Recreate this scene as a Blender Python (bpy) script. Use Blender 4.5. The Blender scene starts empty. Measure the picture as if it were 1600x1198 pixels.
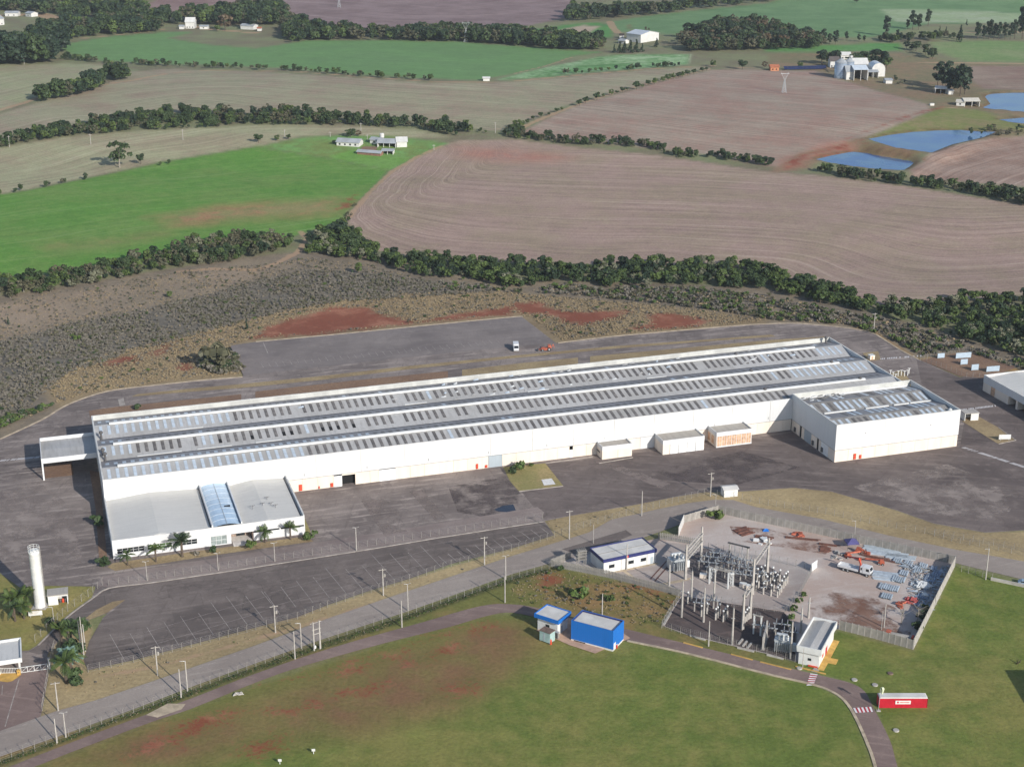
import bpy, bmesh, math, random
import numpy as np
from mathutils import Vector, Matrix
from mathutils.geometry import tessellate_polygon

random.seed(7); RNG = np.random.default_rng(11)
scene = bpy.context.scene
COL = scene.collection

# ------------------------------------------------------------------ camera, sky, sun, exposure
FOC, PITCH, CAMZ = 2401.0, math.atan(868/2401), 200.0      # focal length in pixels of the 1600 px photograph
cam_data = bpy.data.cameras.new('camera'); cam = bpy.data.objects.new('camera', cam_data); COL.objects.link(cam)
cam.location = (0, 0, CAMZ); cam.rotation_euler = (math.pi/2-PITCH, 0, 0)
cam_data.sensor_width = 36; cam_data.lens = 36*FOC/1600; cam_data.clip_start = 1; cam_data.clip_end = 20000
scene.camera = cam

SUN_EL, SUN_AZ = math.radians(25.5), math.radians(37.5)    # azimuth: sun stands behind and right of the camera
sun_dir = Vector((math.sin(SUN_AZ)*math.cos(SUN_EL), -math.cos(SUN_AZ)*math.cos(SUN_EL), math.sin(SUN_EL)))
world = bpy.data.worlds.new('World'); scene.world = world; world.use_nodes = True
wn = world.node_tree.nodes; wl = world.node_tree.links
bg = wn['Background']; sky = wn.new('ShaderNodeTexSky'); sky.sky_type = 'NISHITA'; sky.sun_disc = False
sky.sun_elevation = SUN_EL; sky.sun_rotation = math.pi-SUN_AZ
sky.altitude = 900; sky.air_density = 1.0; sky.dust_density = 1.4; sky.ozone_density = 1.0
wl.new(sky.outputs[0], bg.inputs[0]); bg.inputs[1].default_value = 0.125
sl = bpy.data.lights.new('sun', 'SUN'); sl.energy = 4.2; sl.angle = math.radians(0.55); sl.color = (1, 0.962, 0.905)
so = bpy.data.objects.new('sun', sl); COL.objects.link(so)
so.rotation_euler = (-sun_dir).to_track_quat('-Z', 'Y').to_euler(); so.location = (200, -200, 400)
vs = scene.view_settings; vs.view_transform = 'Standard'; vs.look = 'None'; vs.gamma = 1; vs.use_curve_mapping = False
vs.exposure = 0.28
scene.cycles.use_denoising = True
scene.cycles.max_bounces = 5; scene.cycles.transparent_max_bounces = 8; scene.cycles.volume_bounces = 0

# ------------------------------------------------------------------ surveying: photograph point -> place on the ground
_sp, _cp = math.sin(PITCH), math.cos(PITCH)
def ray(px, py):
    r = (px-800)/FOC; u = -(py-599)/FOC
    return r, _cp+u*_sp, -_sp+u*_cp
def at(px, py, z=0.0):
    dx, dy, dz = ray(px, py); t = (z-CAMZ)/dz
    return Vector((dx*t, dy*t, z))
def proj(p):
    dy, dz = p[1], p[2]-CAMZ
    fw = dy*_cp-dz*_sp; up = dy*_sp+dz*_cp
    return 800+FOC*p[0]/fw, 599-FOC*up/fw
THETA = math.atan2(1.0624, 3.315)                          # long axis of the warehouse
UX, UY = math.cos(THETA), math.sin(THETA)
ORG = at(160.3, 750.3, 11.9); OX, OY = ORG.x, ORG.y        # front left corner of the warehouse
def loc(px, py, z=0.0):                                    # same in warehouse coordinates
    p = at(px, py, z); dx, dy = p.x-OX, p.y-OY
    return dx*UX+dy*UY, -dx*UY+dy*UX
def wpos(u, v, z=0.0):
    return Vector((OX+u*UX-v*UY, OY+u*UY+v*UX, z))
def sstep(x, a, b):
    t = np.clip((x-a)/(b-a), 0, 1); return t*t*(3-2*t)
def gauss(x, y, cx, cy, sx, sy):
    return np.exp(-((x-cx)/sx)**2-((y-cy)/sy)**2)
def hterr(x, y):
    x = np.asarray(x, float); y = np.asarray(y, float)
    v = -(x-OX)*UY+(y-OY)*UX
    w = sstep(v, 105, 260)
    h = -5*sstep(v, 105, 215)+7*sstep(v, 230, 620)
    h = h+w*(7*gauss(x, y, -90, 1230, 300, 170)+5*gauss(x, y, 330, 800, 260, 150)+6*gauss(x, y, 260, 1080, 210, 130)
             + 7*gauss(x, y, 330, 1560, 260, 200)-3*gauss(x, y, -200, 960, 300, 60)+6*gauss(x, y, -350, 720, 160, 100))
    return h+22*sstep(y, 1700, 2700)*0.8
def ter(px, py):                                           # photograph point -> point on the terrain
    z = 0.0
    for _ in range(24):
        p = at(px, py, z); z += 0.7*(float(hterr(p.x, p.y))-z)
    return Vector((p.x, p.y, z))
def height(px, py, top):                                   # height of an upright thing from its foot and its top row
    p = ter(px, py); lo, hi = 0.0, 60.0
    for _ in range(30):
        m = (lo+hi)/2
        if proj((p.x, p.y, p.z+m))[1] > top: lo = m
        else: hi = m
    return lo

ORD = ('first second third fourth fifth sixth seventh eighth ninth tenth eleventh twelfth thirteenth fourteenth fifteenth sixteenth seventeenth eighteenth nineteenth twentieth twenty-first twenty-second twenty-third twenty-fourth twenty-fifth twenty-sixth twenty-seventh twenty-eighth twenty-ninth thirtieth').split()
# ------------------------------------------------------------------ object helpers
def tag(o, label=None, cat=None, group=None, kind=None):
    if label: o['label'] = label
    if cat: o['category'] = cat
    if group: o['group'] = group
    if kind: o['kind'] = kind
    return o
def thing(name, label, cat, p=(0, 0, 0), rz=0.0, group=None):
    o = bpy.data.objects.new(name, None); COL.objects.link(o); o.empty_display_size = 0.5
    o.location = p; o.rotation_euler = (0, 0, rz)
    return tag(o, label, cat, group)
def link(name, me, parent=None, p=None, rz=None, sc=None):
    o = bpy.data.objects.new(name, me); COL.objects.link(o)
    if parent is not None: o.parent = parent
    if p is not None: o.location = p
    if rz is not None: o.rotation_euler = (0, 0, rz)
    if sc is not None: o.scale = sc
    return o
def copy_tree(o, parent=None):
    c = o.copy(); COL.objects.link(c)
    if parent is not None: c.parent = parent
    for ch in o.children: copy_tree(ch, c)
    return c
class MB:
    """collects boxes, bars, tubes and sheets into one mesh"""
    def __init__(s): s.v = []; s.f = []
    def add(s, vs, fs):
        b = len(s.v); s.v += [tuple(q) for q in vs]; s.f += [tuple(b+i for i in f) for f in fs]; return s
    def box(s, x0, x1, y0, y1, z0, z1):
        return s.add([(x0, y0, z0), (x1, y0, z0), (x1, y1, z0), (x0, y1, z0), (x0, y0, z1), (x1, y0, z1), (x1, y1, z1), (x0, y1, z1)],
                     [(0, 3, 2, 1), (4, 5, 6, 7), (0, 1, 5, 4), (1, 2, 6, 5), (2, 3, 7, 6), (3, 0, 4, 7)])
    def cbox(s, c, dx, dy, dz): return s.box(c[0]-dx/2, c[0]+dx/2, c[1]-dy/2, c[1]+dy/2, c[2]-dz/2, c[2]+dz/2)
    def prism(s, poly, z0, z1):
        n = len(poly)
        return s.add([(x, y, z0) for x, y in poly]+[(x, y, z1) for x, y in poly],
                     [tuple(range(n-1, -1, -1)), tuple(range(n, 2*n))]+[(i, (i+1) % n, n+(i+1) % n, n+i) for i in range(n)])
    def tube(s, p0, p1, r0, r1=None, n=8, caps=True):
        r1 = r0 if r1 is None else r1
        p0 = Vector(p0); p1 = Vector(p1); d = (p1-p0)
        if d.length < 1e-6: return s
        d.normalize(); a = d.orthogonal().normalized(); b = d.cross(a)
        vs = []
        for p, r in ((p0, r0), (p1, r1)):
            for i in range(n):
                t = 2*math.pi*i/n+math.pi/n; vs.append(p+a*(r*math.cos(t))+b*(r*math.sin(t)))
        fs = [(i, (i+1) % n, n+(i+1) % n, n+i) for i in range(n)]
        if caps: fs += [tuple(range(n-1, -1, -1)), tuple(range(n, 2*n))]
        return s.add(vs, fs)
    def lathe(s, prof, c=(0, 0), n=16):
        vs = []; m = len(prof)
        for r, z in prof:
            for i in range(n):
                t = 2*math.pi*i/n; vs.append((c[0]+r*math.cos(t), c[1]+r*math.sin(t), z))
        fs = [(k*n+i, k*n+(i+1) % n, (k+1)*n+(i+1) % n, (k+1)*n+i) for k in range(m-1) for i in range(n)]
        fs.append(tuple((m-1)*n+i for i in range(n)))
        return s.add(vs, fs)
    def beam(s, p0, p1, w, h):                              # rectangular bar, h measured upright
        p0 = Vector(p0); p1 = Vector(p1); d = (p1-p0).normalized()
        side = d.cross(Vector((0, 0, 1)))
        side = side.normalized() if side.length > 1e-4 else Vector((1, 0, 0))
        up = side.cross(d)
        vs = [p+side*(a*w/2)+up*(b*h/2) for p in (p0, p1) for a, b in ((-1, -1), (1, -1), (1, 1), (-1, 1))]
        return s.add(vs, [(0, 1, 2, 3), (7, 6, 5, 4), (0, 4, 5, 1), (1, 5, 6, 2), (2, 6, 7, 3), (3, 7, 4, 0)])
    def mesh(s, name, mat, smooth=False):
        me = bpy.data.meshes.new(name); me.from_pydata(s.v, [], s.f); me.materials.append(mat)
        bm = bmesh.new(); bm.from_mesh(me); bmesh.ops.recalc_face_normals(bm, faces=bm.faces); bm.to_mesh(me); bm.free()
        if smooth:
            me.polygons.foreach_set('use_smooth', [True]*len(me.polygons))
        return me
    def build(s, name, mat, parent=None, smooth=False, p=None, rz=None):
        return link(name, s.mesh(name, mat, smooth), parent, p, rz)
def bx(x0, x1, y0, y1, z0, z1): return MB().box(x0, x1, y0, y1, z0, z1)
def sheet(name, pts, z, mat, label=None, cat=None, kind='structure', parent=None):
    pts = [Vector((p[0], p[1], z)) for p in pts]
    tris = tessellate_polygon([pts])
    me = bpy.data.meshes.new(name); me.from_pydata([tuple(p) for p in pts], [], [tuple(t) for t in tris]); me.materials.append(mat)
    bm = bmesh.new(); bm.from_mesh(me); bmesh.ops.recalc_face_normals(bm, faces=bm.faces)
    if sum(f.normal.z*f.calc_area() for f in bm.faces) < 0: bmesh.ops.reverse_faces(bm, faces=bm.faces)
    bm.to_mesh(me); bm.free()
    o = link(name, me, parent)
    if parent is None: o['kind'] = kind
    if label: o['label'] = label
    return o
def dense(pts, n=6):                                       # Catmull-Rom through the points
    P = [Vector((p[0], p[1], 0)) for p in pts]; out = []
    for i in range(len(P)-1):
        a, b, c, d = P[max(i-1, 0)], P[i], P[i+1], P[min(i+2, len(P)-1)]
        for k in range(n):
            t = k/n
            q = 0.5*((2*b)+(-a+c)*t+(2*a-5*b+4*c-d)*t*t+(-a+3*b-3*c+d)*t**3); out.append(q)
    out.append(P[-1]); return out
def strip_mesh(name, line, w, z0, z1, mat, parent=None):   # a low wall or kerb of width w along a line
    L = [Vector((p[0], p[1], 0)) for p in line]; mb = MB(); n = len(L); left = []; right = []
    for i, p in enumerate(L):
        d = (L[min(i+1, n-1)]-L[max(i-1, 0)]); d.z = 0
        d.normalize(); s = Vector((-d.y, d.x, 0))*w/2; left.append(p+s); right.append(p-s)
    vs = []
    for a, b in zip(left, right): vs += [(a.x, a.y, z0), (a.x, a.y, z1), (b.x, b.y, z1), (b.x, b.y, z0)]
    fs = [(0, 1, 2, 3)]
    for i in range(n-1):
        q = 4*i
        fs += [(q, q+4, q+5, q+1), (q+1, q+5, q+6, q+2), (q+2, q+6, q+7, q+3)]
    fs.append((4*n-4, 4*n-1, 4*n-2, 4*n-3))
    mb.add(vs, fs); o = mb.build(name, mat, parent)
    if parent is None: o['kind'] = 'structure'
    return o

# ------------------------------------------------------------------ materials
def S(r, g, b, k=0.92):
    def f(c):
        c = c/255; return (c/12.92 if c <= 0.04045 else ((c+0.055)/1.055)**2.4)*k
    return (f(r), f(g), f(b))
class NT:
    def __init__(s, name):
        s.m = bpy.data.materials.new(name); s.m.use_nodes = True; s.t = s.m.node_tree; s.n = s.t.nodes
        s.b = s.n['Principled BSDF']; s.out = s.n['Material Output']
    def node(s, t, **kw):
        q = s.n.new(t)
        for k, v in kw.items(): setattr(q, k, v)
        return q
    def put(s, a, b):
        if isinstance(a, (int, float)): b.default_value = a
        elif isinstance(a, tuple): b.default_value = a if len(a) == len(b.default_value) else tuple(a)+(1,)
        else: s.t.links.new(a, b)
    def math(s, op, a, b=0.0, clamp=False):
        q = s.node('ShaderNodeMath', operation=op, use_clamp=clamp); s.put(a, q.inputs[0]); s.put(b, q.inputs[1]); return q.outputs[0]
    def mix(s, fac, a, b, blend='MIX'):
        q = s.node('ShaderNodeMix', data_type='RGBA', blend_type=blend); q.clamp_factor = True
        s.put(fac, q.inputs[0]); s.put(a, q.inputs[6]); s.put(b, q.inputs[7]); return q.outputs[2]
    def ramp(s, x, a, b):                                   # smooth 0..1 between a and b
        q = s.node('ShaderNodeMapRange', interpolation_type='SMOOTHSTEP'); s.put(x, q.inputs[0])
        q.inputs[1].default_value = a; q.inputs[2].default_value = b; return q.outputs[0]
    def vmul(s, v, k):
        q = s.node('ShaderNodeVectorMath', operation='MULTIPLY'); s.put(v, q.inputs[0]); q.inputs[1].default_value = k; return q.outputs[0]
    def rot(s, v, ang, k=(1, 1, 1)):
        q = s.node('ShaderNodeMapping'); s.put(v, q.inputs[0]); q.inputs[2].default_value = (0, 0, ang); 
        r = s.vmul(q.outputs[0], k); return r
    def noise(s, v, scale, detail=3, rough=0.55, dist=0.0):
        q = s.node('ShaderNodeTexNoise'); s.put(v, q.inputs['Vector']); q.inputs['Scale'].default_value = scale
        q.inputs['Detail'].default_value = detail; q.inputs['Roughness'].default_value = rough; q.inputs['Distortion'].default_value = dist
        return q.outputs[0]
    def pos(s): return s.node('ShaderNodeNewGeometry').outputs['Position']
    def obj(s): return s.node('ShaderNodeTexCoord').outputs['Object']
    def rand(s): return s.node('ShaderNodeObjectInfo').outputs['Random']
    def bump(s, h, strength, dist):
        q = s.node('ShaderNodeBump'); q.inputs['Strength'].default_value = strength; q.inputs['Distance'].default_value = dist
        s.put(h, q.inputs['Height']); s.put(q.outputs[0], s.b.inputs['Normal'])
    def done(s, col, rough=0.8, metal=0.0, spec=None):
        s.put(col, s.b.inputs['Base Color']); s.put(rough, s.b.inputs['Roughness']); s.put(metal, s.b.inputs['Metallic'])
        if spec is not None: s.b.inputs['Specular IOR Level'].default_value = spec
        return s.m
def plain(name, c, rough=0.7, var=0.12, scale=0.8, metal=0.0, c2=None, streak=1.0, world_co=False, rnd=0.0):
    """weathered surface: base colour, large blotches and fine grain; streak<1 stretches the blotches upright"""
    t = NT(name); v = t.pos() if world_co else t.obj(); vv = t.vmul(v, (1, 1, streak))
    n1 = t.noise(vv, scale, 4); n2 = t.noise(vv, scale*6, 3)
    lo = tuple(x*(1-var*1.6) for x in c); hi = tuple(min(1, x*(1+var*0.9)) for x in c)
    col = t.mix(t.ramp(n1, 0.3, 0.7), lo, hi)
    if c2: col = t.mix(t.ramp(n2, 0.52, 0.75), col, c2)
    col = t.mix(t.math('MULTIPLY', t.ramp(n2, 0.25, 0.75), var), col, tuple(x*0.75 for x in c))
    if rnd:
        r = t.math('ADD', t.math('MULTIPLY', t.rand(), rnd), 1-rnd/2)
        q = t.node('ShaderNodeVectorMath', operation='SCALE'); t.put(col, q.inputs[0]); t.put(r, q.inputs[3]); col = q.outputs[0]
    return t.done(col, rough, metal)
# ------------------------------------------------------------------ the land
def poly_px(pts): return np.array([[q.x, q.y] for q in (ter(*p) for p in pts)])
def sdist(X, Y, poly, closed=True, margin=70.0):
    """distance to the outline in metres, positive inside"""
    out = np.full(X.shape, -margin)
    x0, y0 = poly.min(0)-margin; x1, y1 = poly.max(0)+margin
    idx = np.nonzero((X > x0) & (X < x1) & (Y > y0) & (Y < y1))[0]
    if len(idx) == 0: return out
    px, py = X[idx], Y[idx]; d2 = np.full(px.shape, 1e12); ins = np.zeros(px.shape, bool)
    n = len(poly)
    for i in range(n if closed else n-1):
        ax, ay = poly[i]; bx_, by_ = poly[(i+1) % n]; ex, ey = bx_-ax, by_-ay
        t = np.clip(((px-ax)*ex+(py-ay)*ey)/max(ex*ex+ey*ey, 1e-9), 0, 1)
        d2 = np.minimum(d2, (px-ax-t*ex)**2+(py-ay-t*ey)**2)
        if closed and ay != by_:
            c = (ay > py) != (by_ > py); ins ^= c & (px < ex*(py-ay)/ey+ax)
    d = np.sqrt(d2); out[idx] = np.where(ins, d, -d) if closed else -d
    return out
def rowdist(X, Y, line, wt=None):
    acc = np.zeros(X.shape); k = 14.0                       # soft minimum: rows turn the corners smoothly
    for i in range(len(line)-1):
        ax, ay = line[i]; ex, ey = line[i+1]-line[i]
        t = np.clip(((X-ax)*ex+(Y-ay)*ey)/max(ex*ex+ey*ey, 1e-9), 0, 1)
        acc += np.exp(-np.sqrt((X-ax-t*ex)**2+(Y-ay-t*ey)**2)*(wt[i] if wt else 1)/k)
    return -k*np.log(np.maximum(acc, 1e-30))

rows_py = np.concatenate([np.linspace(1900, 1215, 40), np.linspace(1208, -12, 440), np.linspace(-16, -190, 50)])
yy = np.array([at(800, p).y for p in rows_py]); yy = np.concatenate([yy, [5500, 7000, 9000]])
ss = np.concatenate([np.linspace(-1.1, -0.415, 30), np.linspace(-0.41, 0.41, 575), np.linspace(0.415, 1.1, 30)])
YY, SS = np.meshgrid(yy, ss, indexing='ij'); XX = SS*YY
NR, NC = XX.shape; X = XX.ravel(); Y = YY.ravel()

PONDS = [
 [(1275, 249), (1300, 243), (1330, 237.5), (1355, 238.5), (1400, 246), (1430, 252.5), (1422, 260), (1412, 266), (1370, 264.5), (1325, 259), (1295, 254)],
 [(1356, 217.5), (1390, 211), (1425, 206.5), (1462, 204), (1500, 203.5), (1557, 206.5), (1535, 215), (1487, 226), (1455, 239), (1400, 231)],
 [(1538, 150), (1552, 146.5), (1600, 145), (1720, 146), (1720, 178), (1600, 175.5), (1557, 171), (1532, 169.5), (1548, 163)],
 [(1560, 187), (1600, 184), (1720, 184), (1720, 194), (1600, 193), (1583, 192)]]
Z = hterr(X, Y); pond_lv = []
pond_sd = np.full(X.shape, -70.0)
for pd in PONDS:
    pw = poly_px(pd); lv = float(np.mean([hterr(a, b) for a, b in pw]))-0.3
    for _ in range(3): pw = np.array([[q.x, q.y] for q in (at(a, b, lv) for a, b in pd)])
    pond_lv.append((lv, pw)); sd = sdist(X, Y, pw, margin=30.0); pond_sd = np.maximum(pond_sd, sd)
    w = sstep(sd, -22, -6); Z = Z*(1-w)+(lv+1.1)*w
    Z = np.where(sd > -5, lv+1.1-2.2*sstep(sd, -5, 5), Z)

# colours of the regions: main tone, second tone
BROWN, BROWN2 = S(160, 138, 130), S(120, 97, 90)
STUB, STUB2 = S(152, 143, 122), S(140, 118, 105)
TANG, TANG2 = S(152, 150, 114), S(142, 128, 104)
LAWN, LAWN2 = S(102, 116, 54), S(130, 126, 70)
DRY, DRY2 = S(174, 154, 116), S(146, 128, 96)
SCR, SCR2 = S(124, 113, 98), S(140, 126, 106)
SOIL = S(142, 74, 56)
R = []                                                     # name, outline, tone, second tone, rows(line px or None), row strength, edge metres
def reg(name, pts, c1, c2, rows=None, amp=0.0, edge=4.0): R.append((name, pts, c1, c2, rows, amp, edge))
reg('meadow', [(-900, 480), (-900, -150), (2500, -150), (2500, 520), (1600, 600), (1400, 560), (800, 500), (300, 560), (-200, 640)], S(128, 132, 96), S(120, 112, 90))
# far fields
reg('ploughed_field', [(420, -2), (437, 12), (452, 30), (525, 45), (607, 51), (662, 44), (800, 46), (887, 28), (890, 10), (905, -6), (905, -60), (380, -60)], S(142, 122, 120), S(122, 102, 100), [(300, -40), (500, -10), (700, 5), (1000, -30)], 0.30)
reg('ploughed_field', [(215, 14), (250, -3), (300, -25), (400, -25), (390, 14), (330, 22), (275, 26)], S(148, 124, 118), S(128, 102, 98), [(200, -10), (400, -14)], 0.22)
reg('pale_field', [(620, -8), (905, -30), (900, -120), (300, -120), (300, -60)], S(150, 140, 128), S(140, 125, 118))
reg('green_field', [(92, 72), (130, 64), (175, 57), (250, 51), (300, 51), (262, 60), (325, 70), (400, 76), (440, 70), (475, 64), (550, 63), (650, 64), (725, 66), (800, 72), (940, 82), (895, 88), (850, 104), (800, 116), (745, 125.5), (675, 123), (560, 116), (480, 109), (400, 104), (262, 100), (160, 95), (110, 85)], S(106, 142, 86), S(104, 136, 86), [(90, 110), (400, 104), (745, 127)], 0.10)
reg('striped_field', [(775, 125), (860, 104), (940, 88), (1000, 84.5), (1078, 86), (1075, 101), (1012, 106), (900, 115), (862, 120), (800, 124)], S(92, 138, 78), S(158, 182, 140), [(780, 128), (900, 108), (1075, 95)], 0.55)
reg('green_field', [(957, 34), (1012, 25), (1100, 15), (1200, 5), (1300, -30), (1720, -30), (1720, 34), (1590, 36), (1450, 38), (1385, 55), (1350, 60), (1240, 58), (1100, 60), (1025, 52), (962, 50)], S(112, 142, 96), S(96, 128, 84), [(950, 40), (1200, 10), (1500, 0)], 0.12)
reg('pale_field', [(1376, 15), (1450, 16), (1530, 17), (1590, 22), (1650, 24), (1650, 36), (1575, 36), (1450, 36), (1400, 35)], S(146, 164, 122), S(160, 170, 140), [(1370, 40), (1650, 40)], 0.18)
reg('green_field', [(1195, 76), (1300, 71), (1405, 67), (1410, 79), (1300, 82), (1195, 82)], S(86, 138, 70), S(100, 140, 84))
reg('green_field', [(1450, 65.5), (1720, 64), (1720, 97), (1512, 96), (1465, 83)], S(112, 138, 84), S(128, 140, 96), [(1450, 99), (1700, 99)], 0.15)
reg('green_field', [(800, 51), (850, 44), (895, 38), (935, 36), (957, 40), (956, 60), (920, 59), (880, 54), (830, 55), (800, 54)], S(90, 140, 72), S(84, 128, 74))
reg('bare_field', [(845, 53), (880, 46), (912, 39.5), (937, 42), (915, 55), (880, 54)], S(180, 162, 140), S(160, 140, 120))
reg('pasture', [(1200, 84), (1330, 84), (1400, 84), (1460, 92), (1510, 100), (1720, 104), (1720, 200), (1600, 215), (1525, 222), (1455, 176), (1455, 162), (1375, 142), (1320, 125), (1275, 110), (1200, 104)], S(124, 118, 88), S(138, 116, 92))
reg('ploughed_field', [(1515, 103), (1720, 106), (1720, 143), (1600, 143), (1537, 139), (1512, 122)], S(150, 132, 116), S(134, 110, 98), [(1500, 145), (1720, 145)], 0.2)
reg('pasture', [(1425, 185), (1456, 174), (1480, 166), (1530, 172), (1560, 182), (1600, 196), (1640, 208), (1557, 204), (1500, 201), (1425, 204), (1352, 215), (1300, 236), (1262, 250), (1240, 258), (1240, 240), (1350, 214)], S(120, 128, 72), S(138, 124, 90))
# stubble fields
reg('stubble_field', [(205, 112), (262, 108), (400, 112), (562, 122), (675, 130), (745, 130), (800, 128), (870, 122), (1012, 109), (1112, 104), (1050, 119), (980, 140), (905, 158), (850, 178), (800, 202), (770, 205), (700, 194), (615, 186), (500, 178), (420, 178), (300, 172), (180, 186), (80, 204), (-30, 222), (-260, 250), (-260, 210), (0, 178), (60, 160), (165, 132)], S(152, 148, 120), S(150, 134, 114), [(-200, 245), (100, 190), (300, 165), (800, 200)], 0.30)
reg('stubble_field', [(-300, 118), (0, 101), (100, 99), (160, 101), (180, 112), (150, 126), (55, 152), (0, 174), (-300, 205)], S(154, 156, 120), S(154, 144, 118), [(-200, 195), (0, 176), (160, 130)], 0.22)
reg('stubble_field', [(-260, 275), (0, 231), (100, 214), (225, 204), (350, 198), (440, 195), (550, 197), (650, 203), (700, 213), (660, 216), (590, 212), (530, 210), (470, 213), (425, 224), (400, 228), (250, 252), (175, 269), (42, 296), (0, 304), (-260, 360)], S(162, 160, 126), S(154, 142, 116), [(-200, 360), (0, 305), (250, 253), (420, 224), (700, 214)], 0.30)
reg('stubble_field', [(815, 206), (850, 188), (905, 163), (980, 143), (1050, 123), (1112, 109), (1165, 108), (1225, 110), (1275, 111), (1320, 126), (1375, 143), (1450, 163), (1455, 173), (1425, 186), (1350, 216), (1250, 241), (1215, 262), (1150, 250), (1112, 242), (1025, 232), (900, 220), (830, 213)], S(158, 142, 126), S(154, 126, 112), [(780, 208), (1215, 272), (1500, 300)], 0.30)
reg('stubble_field', [(1720, 210), (1600, 213), (1525, 223), (1462, 241), (1420, 270), (1425, 278), (1500, 284), (1600, 292), (1720, 305)], S(158, 136, 122), S(140, 114, 100), [(1720, 200), (1600, 208), (1525, 218), (1462, 236), (1410, 272)], 0.32)
reg('ploughed_field', [(541, 345), (550, 326), (580, 300), (612, 269), (640, 251), (690, 226), (720, 219), (800, 217), (900, 230), (1025, 242), (1200, 268), (1290, 275), (1425, 292), (1600, 320), (1800, 345), (1800, 445), (1575, 462), (1450, 478), (1355, 478), (1262, 444), (1200, 426), (1025, 414), (800, 410), (675, 404), (590, 392), (560, 368)], S(162, 138, 125), S(154, 136, 116), [(650, 235), (612, 268), (580, 298), (550, 330), (548, 352), (570, 375), (600, 392), (675, 402), (800, 407), (1025, 412), (1200, 424), (1355, 476), (1450, 478), (1800, 440)], 0.30, 3.0)
reg('ploughed_field', [(720, 232), (790, 234), (880, 246), (860, 252), (780, 250), (730, 244)], S(160, 128, 114), S(166, 112, 98), None, 0.2, 30.0)
reg('pasture', [(1215, 268), (1226, 248), (1300, 224), (1350, 218), (1340, 234), (1290, 242), (1260, 262)], S(158, 122, 100), S(160, 104, 86), None, 0.0, 12.0)
reg('pasture', [(1340, 238), (1420, 250), (1450, 244), (1440, 236), (1400, 233), (1350, 224)], S(140, 112, 86), S(118, 112, 68), None, 0.0, 5.0)
reg('green_field', [(-260, 345), (0, 304), (42, 298), (175, 271), (250, 254), (400, 229), (440, 236), (510, 247), (607, 265), (578, 298), (550, 323), (532, 346), (450, 372), (380, 372), (262, 392), (145, 420), (0, 436), (-260, 470)], S(94, 138, 58), S(108, 138, 68), [(-200, 480), (0, 430), (262, 385), (530, 345)], 0.16)
reg('green_field', [(250, 338), (330, 325), (450, 314), (520, 312), (535, 318), (528, 334), (420, 340), (330, 348), (280, 352)], S(140, 134, 88), S(164, 112, 90), None, 0.0, 26.0)
reg('green_field', [(60, 382), (200, 372), (250, 366), (180, 387), (90, 397)], S(120, 136, 76), S(140, 126, 84), None, 0.0, 24.0)
reg('pasture', [(405, 229), (430, 224), (470, 215), (530, 211), (600, 212), (660, 218), (700, 224), (640, 251), (610, 265), (510, 247), (440, 236)], S(118, 134, 74), S(110, 150, 84), None, 0.0, 2.0)
reg('pasture', [(511, 246), (548, 234), (590, 241), (640, 249), (609, 265)], S(106, 148, 66), S(114, 150, 76), None, 0.0, 1.5)
# land round the works
reg('scrubland', [(-400, 520), (0, 462), (140, 440), (312, 412), (400, 400), (480, 392), (600, 400), (800, 440), (1000, 440), (1200, 450), (1370, 490), (1480, 520), (1720, 590), (1720, 640), (1560, 560), (1430, 558), (1362, 522), (1200, 508), (870, 536), (815, 496), (380, 538), (140, 622), (0, 700), (-400, 900)], SCR, SCR2, None, 0.0, 3.0)
reg('scrubland', [(-200, 600), (0, 535), (130, 502), (260, 477), (400, 442), (480, 422), (600, 427), (700, 446), (770, 456), (640, 466), (540, 471), (450, 486), (350, 512), (200, 552), (100, 588), (40, 642), (0, 668), (-200, 760)], S(110, 104, 94), S(126, 118, 104), None, 0.0, 8.0)
reg('scrubland', [(-200, 510), (0, 474), (140, 452), (312, 424), (400, 418), (470, 408), (380, 440), (250, 474), (130, 498), (0, 530), (-200, 580)], S(150, 133, 114), S(130, 118, 100), None, 0.0, 8.0)
reg('dry_grass', [(90, 640), (60, 600), (150, 560), (250, 532), (380, 500), (470, 478), (560, 462), (700, 456), (800, 456), (900, 466), (1000, 474), (1110, 486), (1200, 500), (1200, 512), (870, 540), (815, 500), (380, 545), (380, 600), (140, 625)], S(160, 140, 108), S(134, 116, 90), None, 0.0, 5.0)
reg('dry_grass', [(1330, 512), (1365, 517), (1385, 530), (1435, 560), (1510, 550), (1600, 580), (1640, 590), (1640, 600), (1590, 585), (1510, 555), (1440, 575), (1400, 556), (1362, 530)], S(176, 142, 92), S(150, 118, 76), None, 0.0, 1.5)
reg('lawn', [(-900, 1215), (0, 1200), (60, 1196), (240, 1128), (400, 1071), (600, 1006), (762, 962), (850, 958), (980, 1000), (1200, 1054), (1280, 1070), (1330, 1100), (1368, 1198), (1400, 1290), (900, 2200), (-900, 2200)], LAWN, LAWN2, None, 0.0, 2.5)
reg('lawn', [(80, 1195), (240, 1132), (400, 1075), (600, 1010), (762, 966), (840, 970), (840, 1000), (790, 1060), (700, 1105), (560, 1140), (430, 1160), (300, 1198)], S(124, 112, 68), S(126, 96, 70), None, 0.0, 14.0)
reg('lawn', [(1200, 1030), (1243, 1036), (1310, 985), (1427, 1017), (1494, 884), (1600, 912), (1800, 960), (2600, 1200), (2600, 2200), (1450, 2200), (1400, 1190), (1365, 1100), (1330, 1066)], LAWN, LAWN2, None, 0.0, 1.0)
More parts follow.
